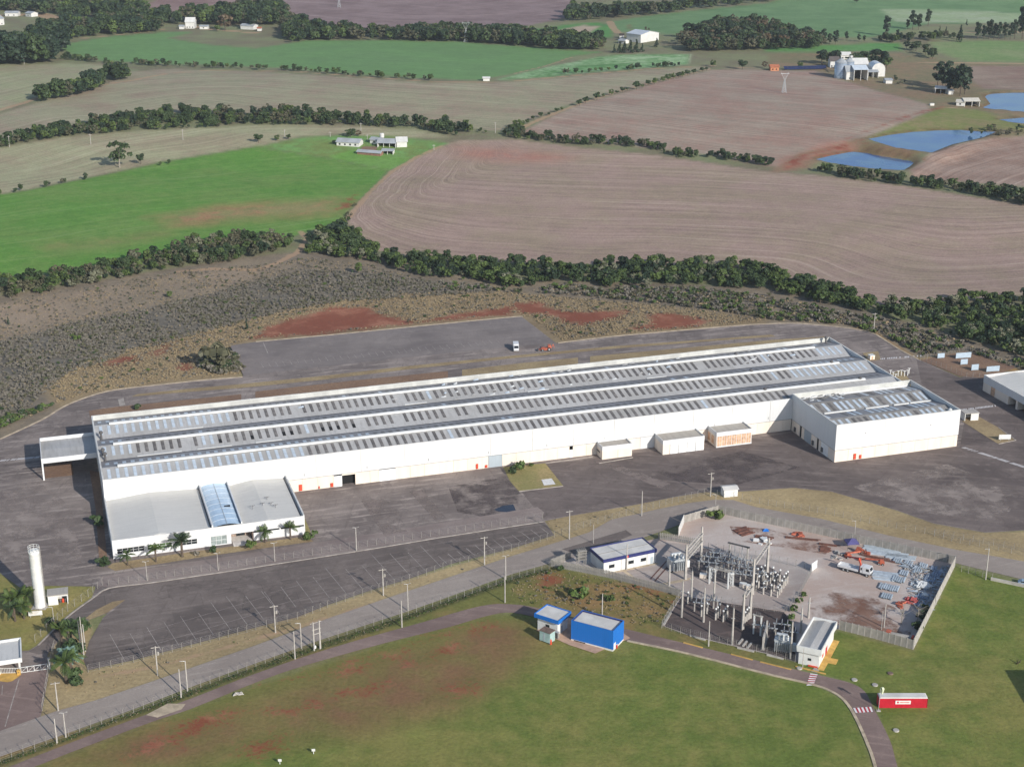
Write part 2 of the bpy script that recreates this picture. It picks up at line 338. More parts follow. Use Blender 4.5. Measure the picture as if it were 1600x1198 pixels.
reg('verge', [(-900, 1330), (0, 1180), (210, 1108), (400, 1036), (640, 954), (800, 898), (862, 884), (1063, 932), (1033, 978), (1200, 1022), (1245, 1036), (1250, 1048), (1050, 1004), (970, 982), (850, 952), (800, 945), (650, 975), (400, 1052), (120, 1158), (0, 1200), (-900, 1420)], S(112, 112, 62), S(146, 118, 80), None, 0.0, 2.0)
reg('verge', [(-60, 1215), (0, 1186), (90, 1154), (209, 1110), (299, 1076), (400, 1039), (500, 1003), (640, 957), (800, 899), (860, 884), (864, 892), (800, 910), (640, 968), (500, 1015), (400, 1050), (299, 1087), (209, 1120), (90, 1164), (0, 1197), (-60, 1228)], S(78, 80, 50), S(96, 96, 58), None, 0.0, 1.5)
reg('dry_grass', [(-20, 878), (12, 903), (30, 914), (75, 914), (150, 915), (143, 934), (110, 958), (87, 979), (60, 1006), (45, 1017), (-20, 1030), (-400, 1100), (-400, 900)], S(148, 136, 84), S(120, 122, 64), None, 0.0, 1.0)
reg('dry_grass', [(60, 1130), (66, 1109), (75, 1061), (72, 1022), (100, 975), (131, 955), (145, 985), (134, 1032), (137, 1047), (209, 1031), (299, 1007), (400, 980), (512, 945), (640, 904), (799, 857), (866, 836), (851, 814), (890, 804), (1000, 786), (1060, 772), (1115, 766), (1155, 767), (1240, 760), (1300, 766), (1400, 796), (1460, 818), (1540, 832), (1640, 828), (1640, 884), (1600, 880), (1390, 840), (1180, 795), (1075, 787), (920, 834), (800, 869), (510, 968), (400, 1008), (150, 1095)], DRY, DRY2, None, 0.0, 1.2)
A1 = np.tile(np.array(S(126, 128, 88)), (len(X), 1)); A2 = np.tile(np.array(S(120, 112, 84)), (len(X), 1))
ROW = np.zeros(len(X)); RAMP = np.zeros(len(X)); RID = np.full(len(X), -1)
for i, (nm, pts, c1, c2, rows, amp, edge) in enumerate(R):
    pw = poly_px(pts); sd = sdist(X, Y, pw)
    cell = np.maximum(edge, Y*0.004)
    w = np.clip(sd/cell+0.5, 0, 1)[:, None]
    A1 = A1*(1-w)+np.array(c1)*w; A2 = A2*(1-w)+np.array(c2)*w; w = w[:, 0]
    RAMP = RAMP*(1-w)+amp*w; RID[sd > 0] = i
    if rows:
        k = np.nonzero(sd > -30)[0]
        rd = rowdist(X[k], Y[k], poly_px(rows), [4, 4, 4, 3, 1.6, 1.2]+[1]*20 if nm == 'ploughed_field' and len(rows) > 10 else None)
        ROW[k] = np.where(sd[k] > 0, rd, ROW[k])
# bare red earth, dirt tracks
SD_RED = np.full(X.shape, -60.0); RED_POLY = []
for pts, g in [
 ([(398, 528), (415, 512), (460, 497), (520, 480), (577, 479), (590, 490), (645, 502), (640, 506), (575, 513), (475, 523)], 0.5),
 ([(648, 504), (700, 492), (775, 482), (802, 476), (806, 492), (725, 498)], 0), ([(798, 473), (837, 472), (882, 487), (940, 487), (985, 484), (962, 497), (907, 508), (882, 502), (850, 490), (812, 490)], 0.5),
 ([(1012, 492), (1050, 489), (1112, 502), (1075, 512), (1025, 515), (985, 514), (1015, 505)], 0.3), ([(164, 566), (190, 557), (212, 555), (212, 563), (176, 573)], -.5), ([(232, 550), (250, 545), (262, 536), (275, 533), (262, 545), (252, 558), (235, 558)], -1), ([(277, 567), (302, 565), (300, 575), (292, 583), (280, 578)], -.6),
 ([(1226, 250), (1250, 240), (1300, 224), (1335, 221), (1336, 232), (1300, 238), (1268, 246), (1255, 262), (1215, 268)], -5), ([(1412, 268), (1432, 256), (1450, 246), (1460, 243), (1424, 272)], -4), ([(1270, 246), (1330, 235), (1360, 236), (1330, 232), (1290, 240)], -1),
 ([(1420, 178), (1470, 166), (1490, 165), (1470, 172), (1400, 190), (1340, 212), (1320, 222), (1320, 218), (1360, 200)], -2.5),
 ([(520, 330), (548, 305), (560, 300), (548, 325)], -2), ([(1350, 225), (1340, 222), (1345, 219)], 0),
 ([(640, 1035), (690, 1012), (712, 1008), (705, 1018), (660, 1032)], -.5), ([(530, 1082), (580, 1066), (604, 1064), (590, 1080)], -1), ([(690, 1078), (735, 1060), (750, 1074), (715, 1088)], -1), ([(250, 1155), (310, 1118), (352, 1108), (380, 1110), (330, 1134), (290, 1157), (200, 1182)], -.8), ([(380, 1165), (440, 1145), (450, 1152), (430, 1172), (390, 1182)], -1), ([(480, 1060), (560, 1035), (640, 1015), (620, 1030), (540, 1056)], -2.2), ([(420, 1110), (500, 1090), (520, 1100), (450, 1120)], -2.4), ([(740, 985), (770, 972), (778, 980), (756, 992)], -1), ([(838, 915), (850, 900), (878, 896), (882, 910), (862, 920)], -1), ([(884, 926), (900, 918), (912, 922), (902, 930)], -1), ([(975, 916), (1000, 912), (1060, 934), (1058, 945), (1020, 930)], -2.5), ([(380, 1075), (520, 1040), (700, 985), (760, 968), (764, 966), (700, 990), (520, 1050)], -2.5), ([(150, 640), (180, 632), (380, 614), (380, 618), (180, 640)], -1), ([(980, 40), (986, 50), (990, 50), (984, 38)], -1)]:
    SD_RED = np.maximum(SD_RED, sdist(X, Y, poly_px(pts), margin=40.0)+g); RED_POLY.append((poly_px(pts), g))
SD_DIRT = np.full(X.shape, -60.0)
for line, w in [([(-40, 182), (0, 172), (40, 160), (60, 153)], 3.0), ([(165, 132), (205, 126), (262, 115), (330, 110), (400, 111), (475, 113), (560, 120), (675, 128), (745, 129), (800, 127.5), (880, 120), (1012, 108), (1112, 103), (1160, 106), (1195, 107)], 3.2),
 ([(1390, 96), (1460, 98), (1600, 100), (1720, 101)], 3.5), ([(800, 207), (850, 184), (920, 158), (1000, 134), (1112, 107)], 2.2), ([(545, 340), (578, 300), (612, 268), (650, 246), (690, 228)], 1.6), ([(952, 33), (958, 44), (966, 52)], 4.0), ([(800, 116), (850, 104), (895, 89)], 1.5),
 ([(398, 423), (430, 412), (465, 395), (480, 372), (470, 362)], 1.8), ([(280, 424), (330, 420), (398, 422)], 2.0), ([(85, 64), (130, 60), (210, 52), (255, 46)], 4), ([(290, 40), (330, 46), (400, 52)], 6), ([(0, 25), (60, 22), (100, 32)], 10), ([(120, 37), (190, 40)], 6), ([(1456, 166), (1480, 168), (1500, 170)], 2.5), ([(1500, 50), (1540, 52), (1600, 50)], 5),
 ([(137, 1060), (250, 1040), (450, 984), (640, 925), (800, 876), (920, 842), (1000, 818)], 0.5)]:
    SD_DIRT = np.maximum(SD_DIRT, sdist(X, Y, poly_px(line), closed=False, margin=30.0)+w)
A_MUD = np.clip(1-np.abs(pond_sd+1.0)/4.0, 0, 1)
w = (A_MUD*0.8)[:, None]; A1 = A1*(1-w)+np.array(S(96, 74, 56))*w; A2 = A2*(1-w)+np.array(S(110, 90, 62))*w

def ground_material():
    t = NT('land'); p = t.pos()
    def attr(n, out): return t.node('ShaderNodeAttribute', attribute_name=n).outputs[out]
    n1 = t.noise(p, 0.022, 5, 0.6); n2 = t.noise(p, 0.16, 4, 0.6); n3 = t.noise(p, 0.9, 5, 0.72); n0 = t.noise(p, 0.06, 5, 0.7)
    patch = t.ramp(t.math('ADD', t.math('MULTIPLY', n1, 0.65), t.math('MULTIPLY', n2, 0.35)), 0.40, 0.62)
    col = t.mix(patch, attr('tone', 'Color'), attr('tone_b', 'Color'))
    col = t.mix(t.math('MULTIPLY', t.ramp(n0, 0.5, 0.7), 0.35), col, attr('tone', 'Color')); dk = t.node('ShaderNodeVectorMath', operation='SCALE'); t.put(col, dk.inputs[0]); t.put(t.math('ADD', 0.82, t.math('MULTIPLY', n0, 0.36)), dk.inputs[3]); col = dk.outputs[0]
    # drilling rows: streaks that follow the edge of the field
    cv = t.node('ShaderNodeCombineXYZ'); sx = t.node('ShaderNodeSeparateXYZ'); t.put(p, sx.inputs[0])
    wob = t.math('MULTIPLY', t.noise(p, 0.006, 2), 9.0)
    t.put(t.math('MULTIPLY', t.math('ADD', attr('row', 'Fac'), wob), 0.5), cv.inputs[0])
    t.put(t.math('MULTIPLY', sx.outputs[0], 0.006), cv.inputs[1]); t.put(t.math('MULTIPLY', sx.outputs[1], 0.006), cv.inputs[2])
    rn = t.noise(cv.outputs[0], 1.0, 4, 0.62)
    rs = t.math('MULTIPLY', t.math('SUBTRACT', rn, 0.5), t.math('MULTIPLY', attr('rowamp', 'Fac'), 3.6))
    val = t.math('ADD', 1.0, rs)
    val = t.math('ADD', val, t.math('MULTIPLY', t.math('SUBTRACT', n3, 0.5), 1.15))
    val = t.math('ADD', val, t.math('MULTIPLY', t.math('SUBTRACT', n2, 0.5), 0.45))
    q = t.node('ShaderNodeVectorMath', operation='SCALE'); t.put(col, q.inputs[0]); t.put(t.math('MAXIMUM', val, 0.3), q.inputs[3]); col = q.outputs[0]
    # pale straw in the rows
    straw = t.math('MULTIPLY', t.ramp(rn, 0.54, 0.72), t.math('MULTIPLY', attr('rowamp', 'Fac'), 0.8))
    col = t.mix(straw, col, S(196, 184, 168))
    dirt = t.ramp(t.math('ADD', attr('sd_dirt', 'Fac'), t.math('MULTIPLY', t.math('SUBTRACT', n2, 0.5), 4.0)), -0.6, 0.8)
    col = t.mix(t.math('MULTIPLY', dirt, 0.75), col, S(176, 146, 118))
    ed = t.math('ADD', attr('sd_red', 'Fac'), t.math('ADD', t.math('MULTIPLY', t.math('SUBTRACT', n2, 0.5), 14.0), t.math('MULTIPLY', t.math('SUBTRACT', n3, 0.5), 26.0)))
    red = t.mix(t.ramp(t.noise(p, 0.09, 4, 0.6), 0.46, 0.68), SOIL, S(178, 116, 92))
    red = t.mix(t.ramp(n3, 0.4, 0.8), red, S(112, 60, 46))
    col = t.mix(t.math('MULTIPLY', t.ramp(ed, -3.0, 3.5), 0.86), col, red)
    t.bump(t.math('ADD', t.math('MULTIPLY', n3, 0.5), rn), 0.5, 0.6)
    return t.done(col, 0.95, 0.0, 0.15)
M_LAND = ground_material()
co = np.stack([X, Y, Z], 1).astype(np.float32)
def land_object(name, sel, label):
    """one field or stretch of land cut out of the sheet; its corners are shared with the neighbours"""
    ii, jj = np.divmod(sel, NC-1); a = ii*NC+jj
    quads = np.stack([a, a+1, a+NC+1, a+NC], 1); used, inv = np.unique(quads, return_inverse=True); inv = inv.reshape(-1, 4)
    me = bpy.data.meshes.new(name); me.vertices.add(len(used)); me.vertices.foreach_set('co', co[used].ravel())
    nf = len(quads); me.loops.add(nf*4); me.loops.foreach_set('vertex_index', inv.ravel().astype(np.int32))
    me.polygons.add(nf); me.polygons.foreach_set('loop_start', np.arange(0, nf*4, 4, dtype=np.int32))
    me.polygons.foreach_set('use_smooth', np.ones(nf, bool))
    for nm, arr in (('tone', A1), ('tone_b', A2)):
        at_ = me.attributes.new(nm, 'FLOAT_COLOR', 'POINT')
        at_.data.foreach_set('color', np.concatenate([arr[used], np.ones((len(used), 1))], 1).astype(np.float32).ravel())
    for nm, arr in (('row', ROW), ('rowamp', RAMP), ('sd_red', SD_RED), ('sd_dirt', SD_DIRT)):
        at_ = me.attributes.new(nm, 'FLOAT', 'POINT'); at_.data.foreach_set('value', arr[used].astype(np.float32))
    me.materials.append(M_LAND); me.update(); me.validate()
    o = link(name, me); o['kind'] = 'structure'; o['label'] = label
    return o
frid = RID.reshape(NR, NC)[:-1, :-1].ravel(); fsel = np.arange(len(frid))
LAND_LABEL = {'meadow': 'rough olive meadow and woodland floor between the distant fields', 'ploughed_field': 'brown ploughed field with curved drilling rows', 'pale_field': 'pale field near the top of the view', 'green_field': 'green sown field', 'striped_field': 'green field streaked with white rows', 'bare_field': 'small bare beige field', 'pasture': 'pasture of grass and weeds beside the farm', 'stubble_field': 'tan stubble field in rows', 'scrubland': 'grey brown scrubland behind the works', 'dry_grass': 'dry tan grass beside the asphalt', 'lawn': 'mown green lawn with worn patches', 'verge': 'rough grass verge between the two roads'}
land_object('ground', fsel[frid < 0], 'open ground reaching to the horizon')
for i, r in enumerate(R):
    sel = fsel[frid == i]
    if len(sel): land_object(r[0], sel, LAND_LABEL[r[0]])

def water_material():
    t = NT('pond_water'); p = t.pos()
    n = t.noise(t.vmul(p, (0.5, 1.4, 1)), 1.1, 3); n2 = t.noise(p, 0.05, 2)
    t.bump(n, 0.06, 0.1)
    return t.done(t.mix(t.ramp(n2, 0.35, 0.65), S(40, 84, 140), S(70, 106, 140)), 0.1, 0, 0.22)  # blue of the reflected sky is put into the base colours
M_WATER = water_material()
for k, (lv, pw) in enumerate(pond_lv):
    cen = pw.mean(0); pw = cen+(pw-cen)*(1+3.5/np.linalg.norm(pw-cen, axis=1))[:, None]
    sheet('pond', [tuple(q) for q in pw], lv, M_WATER, ['lower blue pond nearest the warehouse', 'long middle blue pond', 'upper right blue pond by the pump shed', 'narrow sliver of pond at the right edge'][k])
# ------------------------------------------------------------------ asphalt, roads, kerbs and markings of the works
def asphalt(name, c, c_light, c_dark, streak_dir=THETA, stain=0.5, crack=0.35, slab=0.22):
    t = NT(name); p = t.pos()
    big = t.noise(p, 0.035, 5, 0.62, 0.4); st = t.noise(t.rot(p, -streak_dir, (0.05, 0.5, 1)), 1.0, 4, 0.6)
    mid = t.noise(p, 0.25, 5, 0.65); fine = t.noise(p, 2.2, 3, 0.7)
    col = t.mix(t.ramp(big, 0.36, 0.66), c_dark, c)
    bk = t.node('ShaderNodeTexBrick'); t.put(t.rot(p, -THETA, (1, 1, 0)), bk.inputs['Vector']); bk.inputs['Scale'].default_value = 1.0; bk.inputs['Brick Width'].default_value = 17.0; bk.inputs['Row Height'].default_value = 7.5; bk.inputs['Mortar Size'].default_value = 0.12; bk.inputs['Bias'].default_value = 0.0
    bk.inputs['Color1'].default_value = (0, 0, 0, 1); bk.inputs['Color2'].default_value = (1, 1, 1, 1); bk.inputs['Mortar'].default_value = (0, 0, 0, 1)
    col = t.mix(t.math('MULTIPLY', bk.outputs[0], slab), col, c_light)
    st2 = t.noise(t.rot(p, -streak_dir-1.2, (0.06, 0.7, 1)), 1.0, 4, 0.65)
    col = t.mix(t.math('MULTIPLY', t.ramp(st, 0.5, 0.72), stain), col, c_light)
    col = t.mix(t.math('MULTIPLY', t.ramp(st2, 0.54, 0.74), stain*.8), col, c_dark)
    col = t.mix(t.math('MULTIPLY', t.ramp(mid, 0.52, 0.75), 0.55), col, c_light)
    col = t.mix(t.math('MULTIPLY', t.ramp(mid, 0.46, 0.28), 0.45), col, c_dark)
    vo = t.node('ShaderNodeTexVoronoi', feature='DISTANCE_TO_EDGE'); wv = t.node('ShaderNodeVectorMath', operation='ADD')
    nz = t.node('ShaderNodeTexNoise'); t.put(p, nz.inputs['Vector']); nz.inputs['Scale'].default_value = 0.2; nz.inputs['Detail'].default_value = 4
    sc = t.node('ShaderNodeVectorMath', operation='SCALE'); t.put(nz.outputs[1], sc.inputs[0]); sc.inputs[3].default_value = 9.0
    t.put(t.vmul(p, (1, 1, 0)), wv.inputs[0]); t.put(sc.outputs[0], wv.inputs[1]); t.put(wv.outputs[0], vo.inputs['Vector']); vo.inputs['Scale'].default_value = 0.13
    cr = t.math('MULTIPLY', t.ramp(vo.outputs[0], 0.05, 0.0), t.math('MULTIPLY', t.ramp(t.noise(p, 0.05, 3), 0.42, 0.6), crack))
    col = t.mix(cr, col, tuple(x*0.3 for x in c_dark))
    col = t.mix(t.math('MULTIPLY', t.ramp(fine, 0.3, 0.75), 0.35), col, tuple(x*0.6 for x in c))
    return t.done(col, 0.92, 0.0, 0.25)
M_YARD = asphalt('old_asphalt', S(140, 128, 121), S(184, 170, 160), S(102, 92, 88), stain=0.8, crack=.3)
M_PARK = asphalt('car_park_asphalt', S(120, 109, 103), S(154, 141, 132), S(92, 83, 79), stain=0.5, crack=.3)
M_REAR = asphalt('rear_asphalt', S(136, 126, 121), S(156, 146, 139), S(114, 105, 102), stain=0.4, crack=0.15)
M_ROAD = asphalt('road_asphalt', S(162, 150, 140), S(174, 162, 150), S(146, 134, 125), math.radians(22), 0.6, 0.1, .05)
M_LANE = asphalt('lane_asphalt', S(142, 122, 114), S(164, 142, 131), S(120, 101, 95), math.radians(-15), 0.6, 0.1, .0)
M_GRAVEL = asphalt('pale_gravel', S(184, 174, 166), S(196, 187, 179), S(164, 150, 142), 0.3, 0.4, 0.0, .0)
M_DARKSOIL = asphalt('dark_gravel', S(104, 92, 88), S(130, 112, 104), S(78, 68, 66), 0.3, 0.4, 0.0, .0)
M_REDGRAV = asphalt('red_gravel', S(198, 186, 177), S(208, 198, 190), S(182, 160, 147), 0.3, 0.5, 0.0, .0)
def soft_patch(name, c, c2, scale=0.12):
    t = NT(name); p = t.pos(); n = t.noise(p, scale, 5, 0.65); f = t.noise(p, 1.5, 3, .7)
    col = t.mix(t.ramp(n, .38, .64), c, c2); col = t.mix(t.math('MULTIPLY', t.ramp(f, .3, .75), .3), col, tuple(x*.7 for x in c))
    a = t.node('ShaderNodeBsdfTransparent'); mx = t.node('ShaderNodeMixShader'); m = t.noise(p, .09, 5, .7)
    t.put(t.math('MULTIPLY', t.ramp(m, .40, .62), .8), mx.inputs[0]); t.put(a.outputs[0], mx.inputs[1]); t.done(col, .92, 0, .25); t.put(t.b.outputs[0], mx.inputs[2]); t.put(mx.outputs[0], t.out.inputs[0]); return t.m
PATCH = {'front': asphalt('front_lane', S(150, 136, 129), S(168, 154, 145), S(126, 112, 107), THETA, .5, .1), 'slab': soft_patch('repair_strip', S(152, 138, 130), S(138, 124, 118), .3), 'dark': soft_patch('tar_stain', S(92, 82, 81), S(112, 101, 98)), 'pale': soft_patch('dust_film', S(170, 156, 147), S(148, 135, 128))}
M_PUD = plain('puddle_water', S(44, 46, 56), .08, .05, world_co=True)
M_KERB = plain('kerb_concrete', S(170, 160, 150), 0.9, 0.2, 0.4, world_co=True)
M_KERBTAN = plain('kerb_sandy', S(190, 172, 146), 0.9, 0.2, 0.4, world_co=True)
M_PAINT = plain('road_paint', S(170, 160, 152), 0.8, 0.3, 0.6, world_co=True, c2=S(128, 116, 111))
M_PAINTW = plain('fresh_white_paint', S(232, 228, 226), 0.7, 0.1, 0.6, world_co=True)
M_PAINTR = plain('red_paint', S(176, 52, 58), 0.7, 0.15, 0.6, world_co=True)
M_YELK = plain('yellow_kerb', S(206, 164, 84), 0.8, 0.15, 0.5, world_co=True)
def grassy(name, c1, c2, c3):
    t = NT(name); p = t.pos(); n1 = t.noise(p, 0.07, 5, 0.65); n3 = t.noise(p, 1.1, 4, 0.7)
    col = t.mix(t.ramp(n1, 0.4, 0.62), c1, c2); col = t.mix(t.math('MULTIPLY', t.ramp(n3, 0.35, 0.7), 0.6), col, c3)
    t.bump(n3, 0.5, 0.4); return t.done(col, 0.95, 0, 0.15)
M_VERGE = grassy('dry_verge', S(172, 152, 116), S(150, 130, 100), S(128, 112, 86))
M_VERGEG = grassy('green_verge', S(146, 138, 90), S(170, 150, 108), S(116, 112, 70))
M_EARTH = grassy('brown_earth', S(150, 122, 98), S(134, 108, 90), S(112, 88, 74))
def pts(l, z=0.0): return [at(a, b, z) for a, b in l]
YARD = [(-420, 890), (-420, 770), (0, 686), (65, 656), (100, 635), (140, 619), (180, 609), (250, 601), (325, 593), (379, 589), (380, 586), (360, 540), (400, 534), (525, 522.5), (650, 510), (799, 495.5), (815.4, 495), (869, 536), (950, 526.5), (1050, 517.5), (1150, 509), (1200, 506), (1250, 505.5), (1325, 512.5), (1362, 520), (1380, 530), (1407, 547), (1434, 561),
 (1500, 590), (1540, 578), (1640, 590), (1760, 620), (1760, 810), (1640, 826), (1540, 832), (1460, 818), (1400, 797), (1300, 768), (1240, 762), (1155, 768), (1100, 769), (1040, 779), (997, 788), (890, 806), (851, 814), (866, 836),
 (799, 857), (705, 881), (640, 904), (580, 922), (512, 945), (465, 964), (400, 980), (299, 1007), (209, 1031), (137, 1047), (131, 1031), (140, 1001), (161, 965), (168, 958), (140, 968), (128, 975), (100, 990), (74, 1022), (75, 1061), (66, 1109), (62, 1124), (0, 1144), (-60, 1163), (-60, 1030), (0, 1018), (45, 1016), (60, 1007), (87, 980), (110, 959), (143, 935), (150, 916), (75, 915), (30, 917), (12, 904), (-20, 880)]
yard = sheet('yard', pts(YARD), 0.05, M_YARD, 'old purple grey asphalt yard round the white warehouse')
sheet('rear_car_park', pts([(361, 540), (400, 534.2), (525, 523), (650, 510.5), (799, 496), (815, 495.4), (867, 535.5), (640, 558), (381, 587)]), 0.07, M_REAR, 'grey asphalt lot behind the warehouse below the red earth')
CARP = [(172, 919), (232, 911), (300, 901), (400, 886), (560, 861), (700, 838), (850, 815), (866, 836), (799, 857), (705, 881), (640, 904), (580, 922), (512, 945), (465, 964), (400, 980), (299, 1007), (209, 1031), (137, 1047), (131, 1031), (140, 1001), (161, 966), (193, 941), (166, 950), (130, 968), (112, 985), (90, 1000), (75, 1020), (60, 1022), (45, 1018), (60, 1008), (87, 981), (110, 960), (143, 936)]
carp = sheet('car_park', pts(CARP), 0.08, M_PARK, 'dark asphalt car park with worn white bay lines')
sheet('forecourt', pts([(-60, 1048), (40, 1046), (72, 1030), (75, 1061), (66, 1109), (60, 1124), (0, 1144), (-60, 1163)]), 0.075, M_LANE, 'asphalt forecourt outside the entrance gate')
road = sheet('road', [q for q in pts([(-500, 1310), (0, 1142), (90, 1110), (149, 1094), (239, 1064), (400, 1008), (510, 967), (600, 936), (799, 869), (920, 832), (955, 812), (1030, 795), (1075, 786), (1115, 781), (1145, 781), (1180, 792), (1285, 811), (1390, 837), (1495, 859), (1600, 877), (1850, 922), (1850, 958), (1600, 906), (1490, 879), (1390, 857), (1285, 833), (1180, 812), (1150, 803), (1122, 800), (1075, 814), (1045, 826), (960, 856), (860, 880), (800, 897), (638, 955), (500, 1000), (400, 1036), (299, 1073), (209, 1108), (90, 1151), (0, 1182), (-500, 1360)])], 0.10, M_ROAD, 'grey asphalt road passing in front of the works')
sheet('road_patch', pts([(878, 858), (978, 828), (988, 836), (905, 868)]), 0.115, M_PARK, 'dark resurfaced patch in the road')
LANE_T = [(-300, 1310), (0, 1203), (39, 1188), (119, 1157), (221, 1119), (299, 1091), (400, 1052), (525, 1010), (650, 975), (750, 947), (800, 944), (845, 951), (890, 965), (970, 981), (1050, 1000), (1200, 1036), (1286, 1056), (1329, 1067), (1351, 1080), (1364, 1104), (1390, 1155), (1403, 1200), (1440, 1320)]
LANE_B = [(-280, 1340), (20, 1212), (69, 1192), (119, 1172), (239, 1127), (299, 1107), (400, 1066), (475, 1040), (600, 1005), (700, 980), (762, 962), (800, 957), (850, 968), (905, 985), (980, 1001), (1075, 1021), (1200, 1053), (1265, 1068), (1297, 1079), (1320, 1095), (1338, 1123), (1357, 1166), (1368, 1199), (1400, 1320)]
lt = dense(pts(LANE_T), 4); lb = dense(pts(LANE_B), 4)
lane = sheet('lane', lt+lb[::-1], 0.09, M_LANE, 'narrow reddish asphalt lane curving along the lawn')
strip_mesh('kerb', [q for q in lb if q.x > at(975, 1000).x and q.y > 230], 0.75, 0.02, 0.16, M_KERBTAN, lane)
def sub(line, a, b): return [q for q in line if a <= q.x <= b]
for a, b in (((1068, 1004), (1098, 1012)), ((1142, 1022), (1176, 1031)), ((1188, 1034), (1236, 1046)), ((1243, 1041), (1290, 1053))):
    strip_mesh('yellow_kerb', pts([a, b]), 0.45, 0.02, 0.2, M_YELK, lane)
sheet('concrete_apron', pts([(228, 1117), (262, 1099), (290, 1100), (284, 1108), (246, 1121)]), 0.13, M_KERBTAN, 'pale concrete slab across the lane edge')
sheet('apron', pts([(838, 985), (858, 975), (872, 962), (893, 966), (975, 990), (985, 997), (930, 1021), (890, 1008)]), 0.14, plain('terracotta_paving', S(190, 156, 132), 0.9, 0.12, 0.5, world_co=True), 'terracotta paving round the blue buildings')
# kerbs
wk = strip_mesh('kerb', dense(pts([(60, 1008), (87, 981), (110, 960), (143, 936), (170, 919), (232, 911), (300, 901), (400, 886), (560, 861), (700, 838), (850, 815)]), 4), 0.45, 0.03, 0.2, M_KERB); wk['label'] = 'pale kerb line between yard and car park'
for ln, nm in (([(0, 686), (65, 656), (100, 635), (140, 619), (180, 609), (250, 601), (325, 593), (379, 589)], 'kerb round the rear left of the yard'), ([(400, 534), (525, 522.5), (650, 510), (799, 495.5), (815.4, 495)], 'kerb above the rear lot'), ([(872, 536), (950, 526.5), (1050, 517.5), (1150, 509), (1200, 506), (1250, 505.5), (1325, 512.5), (1362, 520), (1380, 530), (1407, 547), (1434, 561)], 'kerb along the ring road behind the warehouse')):
    k = strip_mesh('kerb', dense(pts(ln), 3), 0.8, 0.02, 0.16, M_KERBTAN); k['label'] = nm
# grass strips inside the yard
for l, m, nm in [
 ([(205, 620), (215, 616), (300, 607), (380, 600), (500, 588), (640, 572), (800, 556), (960, 541), (1100, 531), (1205, 523), (1212, 526), (1100, 534), (960, 545), (800, 560), (640, 577), (500, 594), (380, 606), (300, 612)], M_VERGE, 'thin tan grass strip between the two rear lanes'),
 ([(139, 642), (180, 636), (377, 616), (377, 627), (160, 650), (141, 652)], M_EARTH, 'brown earth strip behind the left end of the warehouse'),
 ([(399, 612), (550, 595), (700, 580), (700, 592), (399, 624)], M_EARTH, 'brown earth strip behind the middle of the warehouse'), ([(722, 578), (820, 567), (903, 559), (903, 572), (722, 590)], M_VERGE, 'dry grass strip behind the warehouse'), ([(922, 557), (1100, 541), (1210, 531), (1290, 526), (1290, 535), (1100, 554), (922, 570)], M_VERGE, 'dry grass strip behind the right end of the warehouse'),
 ([(786, 730), (852, 724), (880, 759), (811, 768), (797, 752)], M_VERGEG, 'square of dry grass in front of the warehouse'),
 ([(1348, 552), (1372, 549), (1376, 562), (1356, 565)], M_VERGE, 'small grass patch behind the warehouse end'), ([(1380, 588), (1408, 578), (1420, 592), (1450, 612), (1440, 616), (1412, 596)], M_VERGE, 'grass strip by the white posts'),
 ([(1503.5, 658.5), (1516, 650), (1529, 651), (1560, 668), (1587, 688), (1560, 694)], M_VERGE, 'kerbed grass island right of the annexe'),
 ([(176, 880), (300, 862), (478, 838), (490, 846), (475, 848), (330, 868), (180, 892), (168, 886)], M_VERGE, 'planted earth bed along the office front'), ([(478, 838), (453, 765), (457, 764), (489, 840)], M_VERGEG, 'grass edge beside the office wall'),
 ([(140, 968), (168, 957), (192, 940), (196, 937), (176, 940), (150, 953), (134, 966)], M_VERGE, 'grass island at the car park entrance'),
 ([(140, 735), (155, 738), (160, 790), (168, 880), (155, 876), (150, 800)], M_EARTH, 'shaded earth bed left of the warehouse')]:
    sheet('grass_verge', pts(l), 0.115, m, nm)
for ln in ([(811, 768), (880, 759.5)], [(1560, 694), (1587, 688), (1560, 668)], [(852, 724), (926, 714)], [(936, 724), (989, 715)]):
    k = strip_mesh('kerb', pts(ln), 0.35, 0.03, 0.2, M_KERB); k['label'] = 'short pale kerb on the yard'
# red soil compound on the right
sheet('earth_compound', pts([(1438, 563), (1470, 556), (1510, 549), (1590, 574), (1556, 586), (1538, 591), (1500, 588)]), 0.09, M_EARTH, 'bare brown earth compound with pale boards')
# drain gratings: light dashes across the yard
for (a, b, n) in (((1505, 699), (1604, 731), 46), ((1500, 641), (1556, 634), 26), ((0, 720), (62, 714), 40), ((1375, 561), (1440, 556), 24)):
    A, B_ = at(*a), at(*b); d = (B_-A); mb = MB(); sv = Vector((-d.y, d.x, 0)).normalized()*0.75; dn = d.normalized()
    for i in range(n):
        c = A+d*((i+0.5)/n)+Vector((0, 0, 0.10)); e = dn*(d.length/n*0.27); lean = dn*0.4
        if random.random() < 0.12: continue
        mb.add([c-e-sv-lean, c+e-sv-lean, c+e+sv+lean, c-e+sv+lean], [(0, 1, 2, 3)])
    o = mb.build('hatched_marking', M_PAINTW); o['kind'] = 'structure'; o['label'] = 'worn white hatched line painted across the yard'
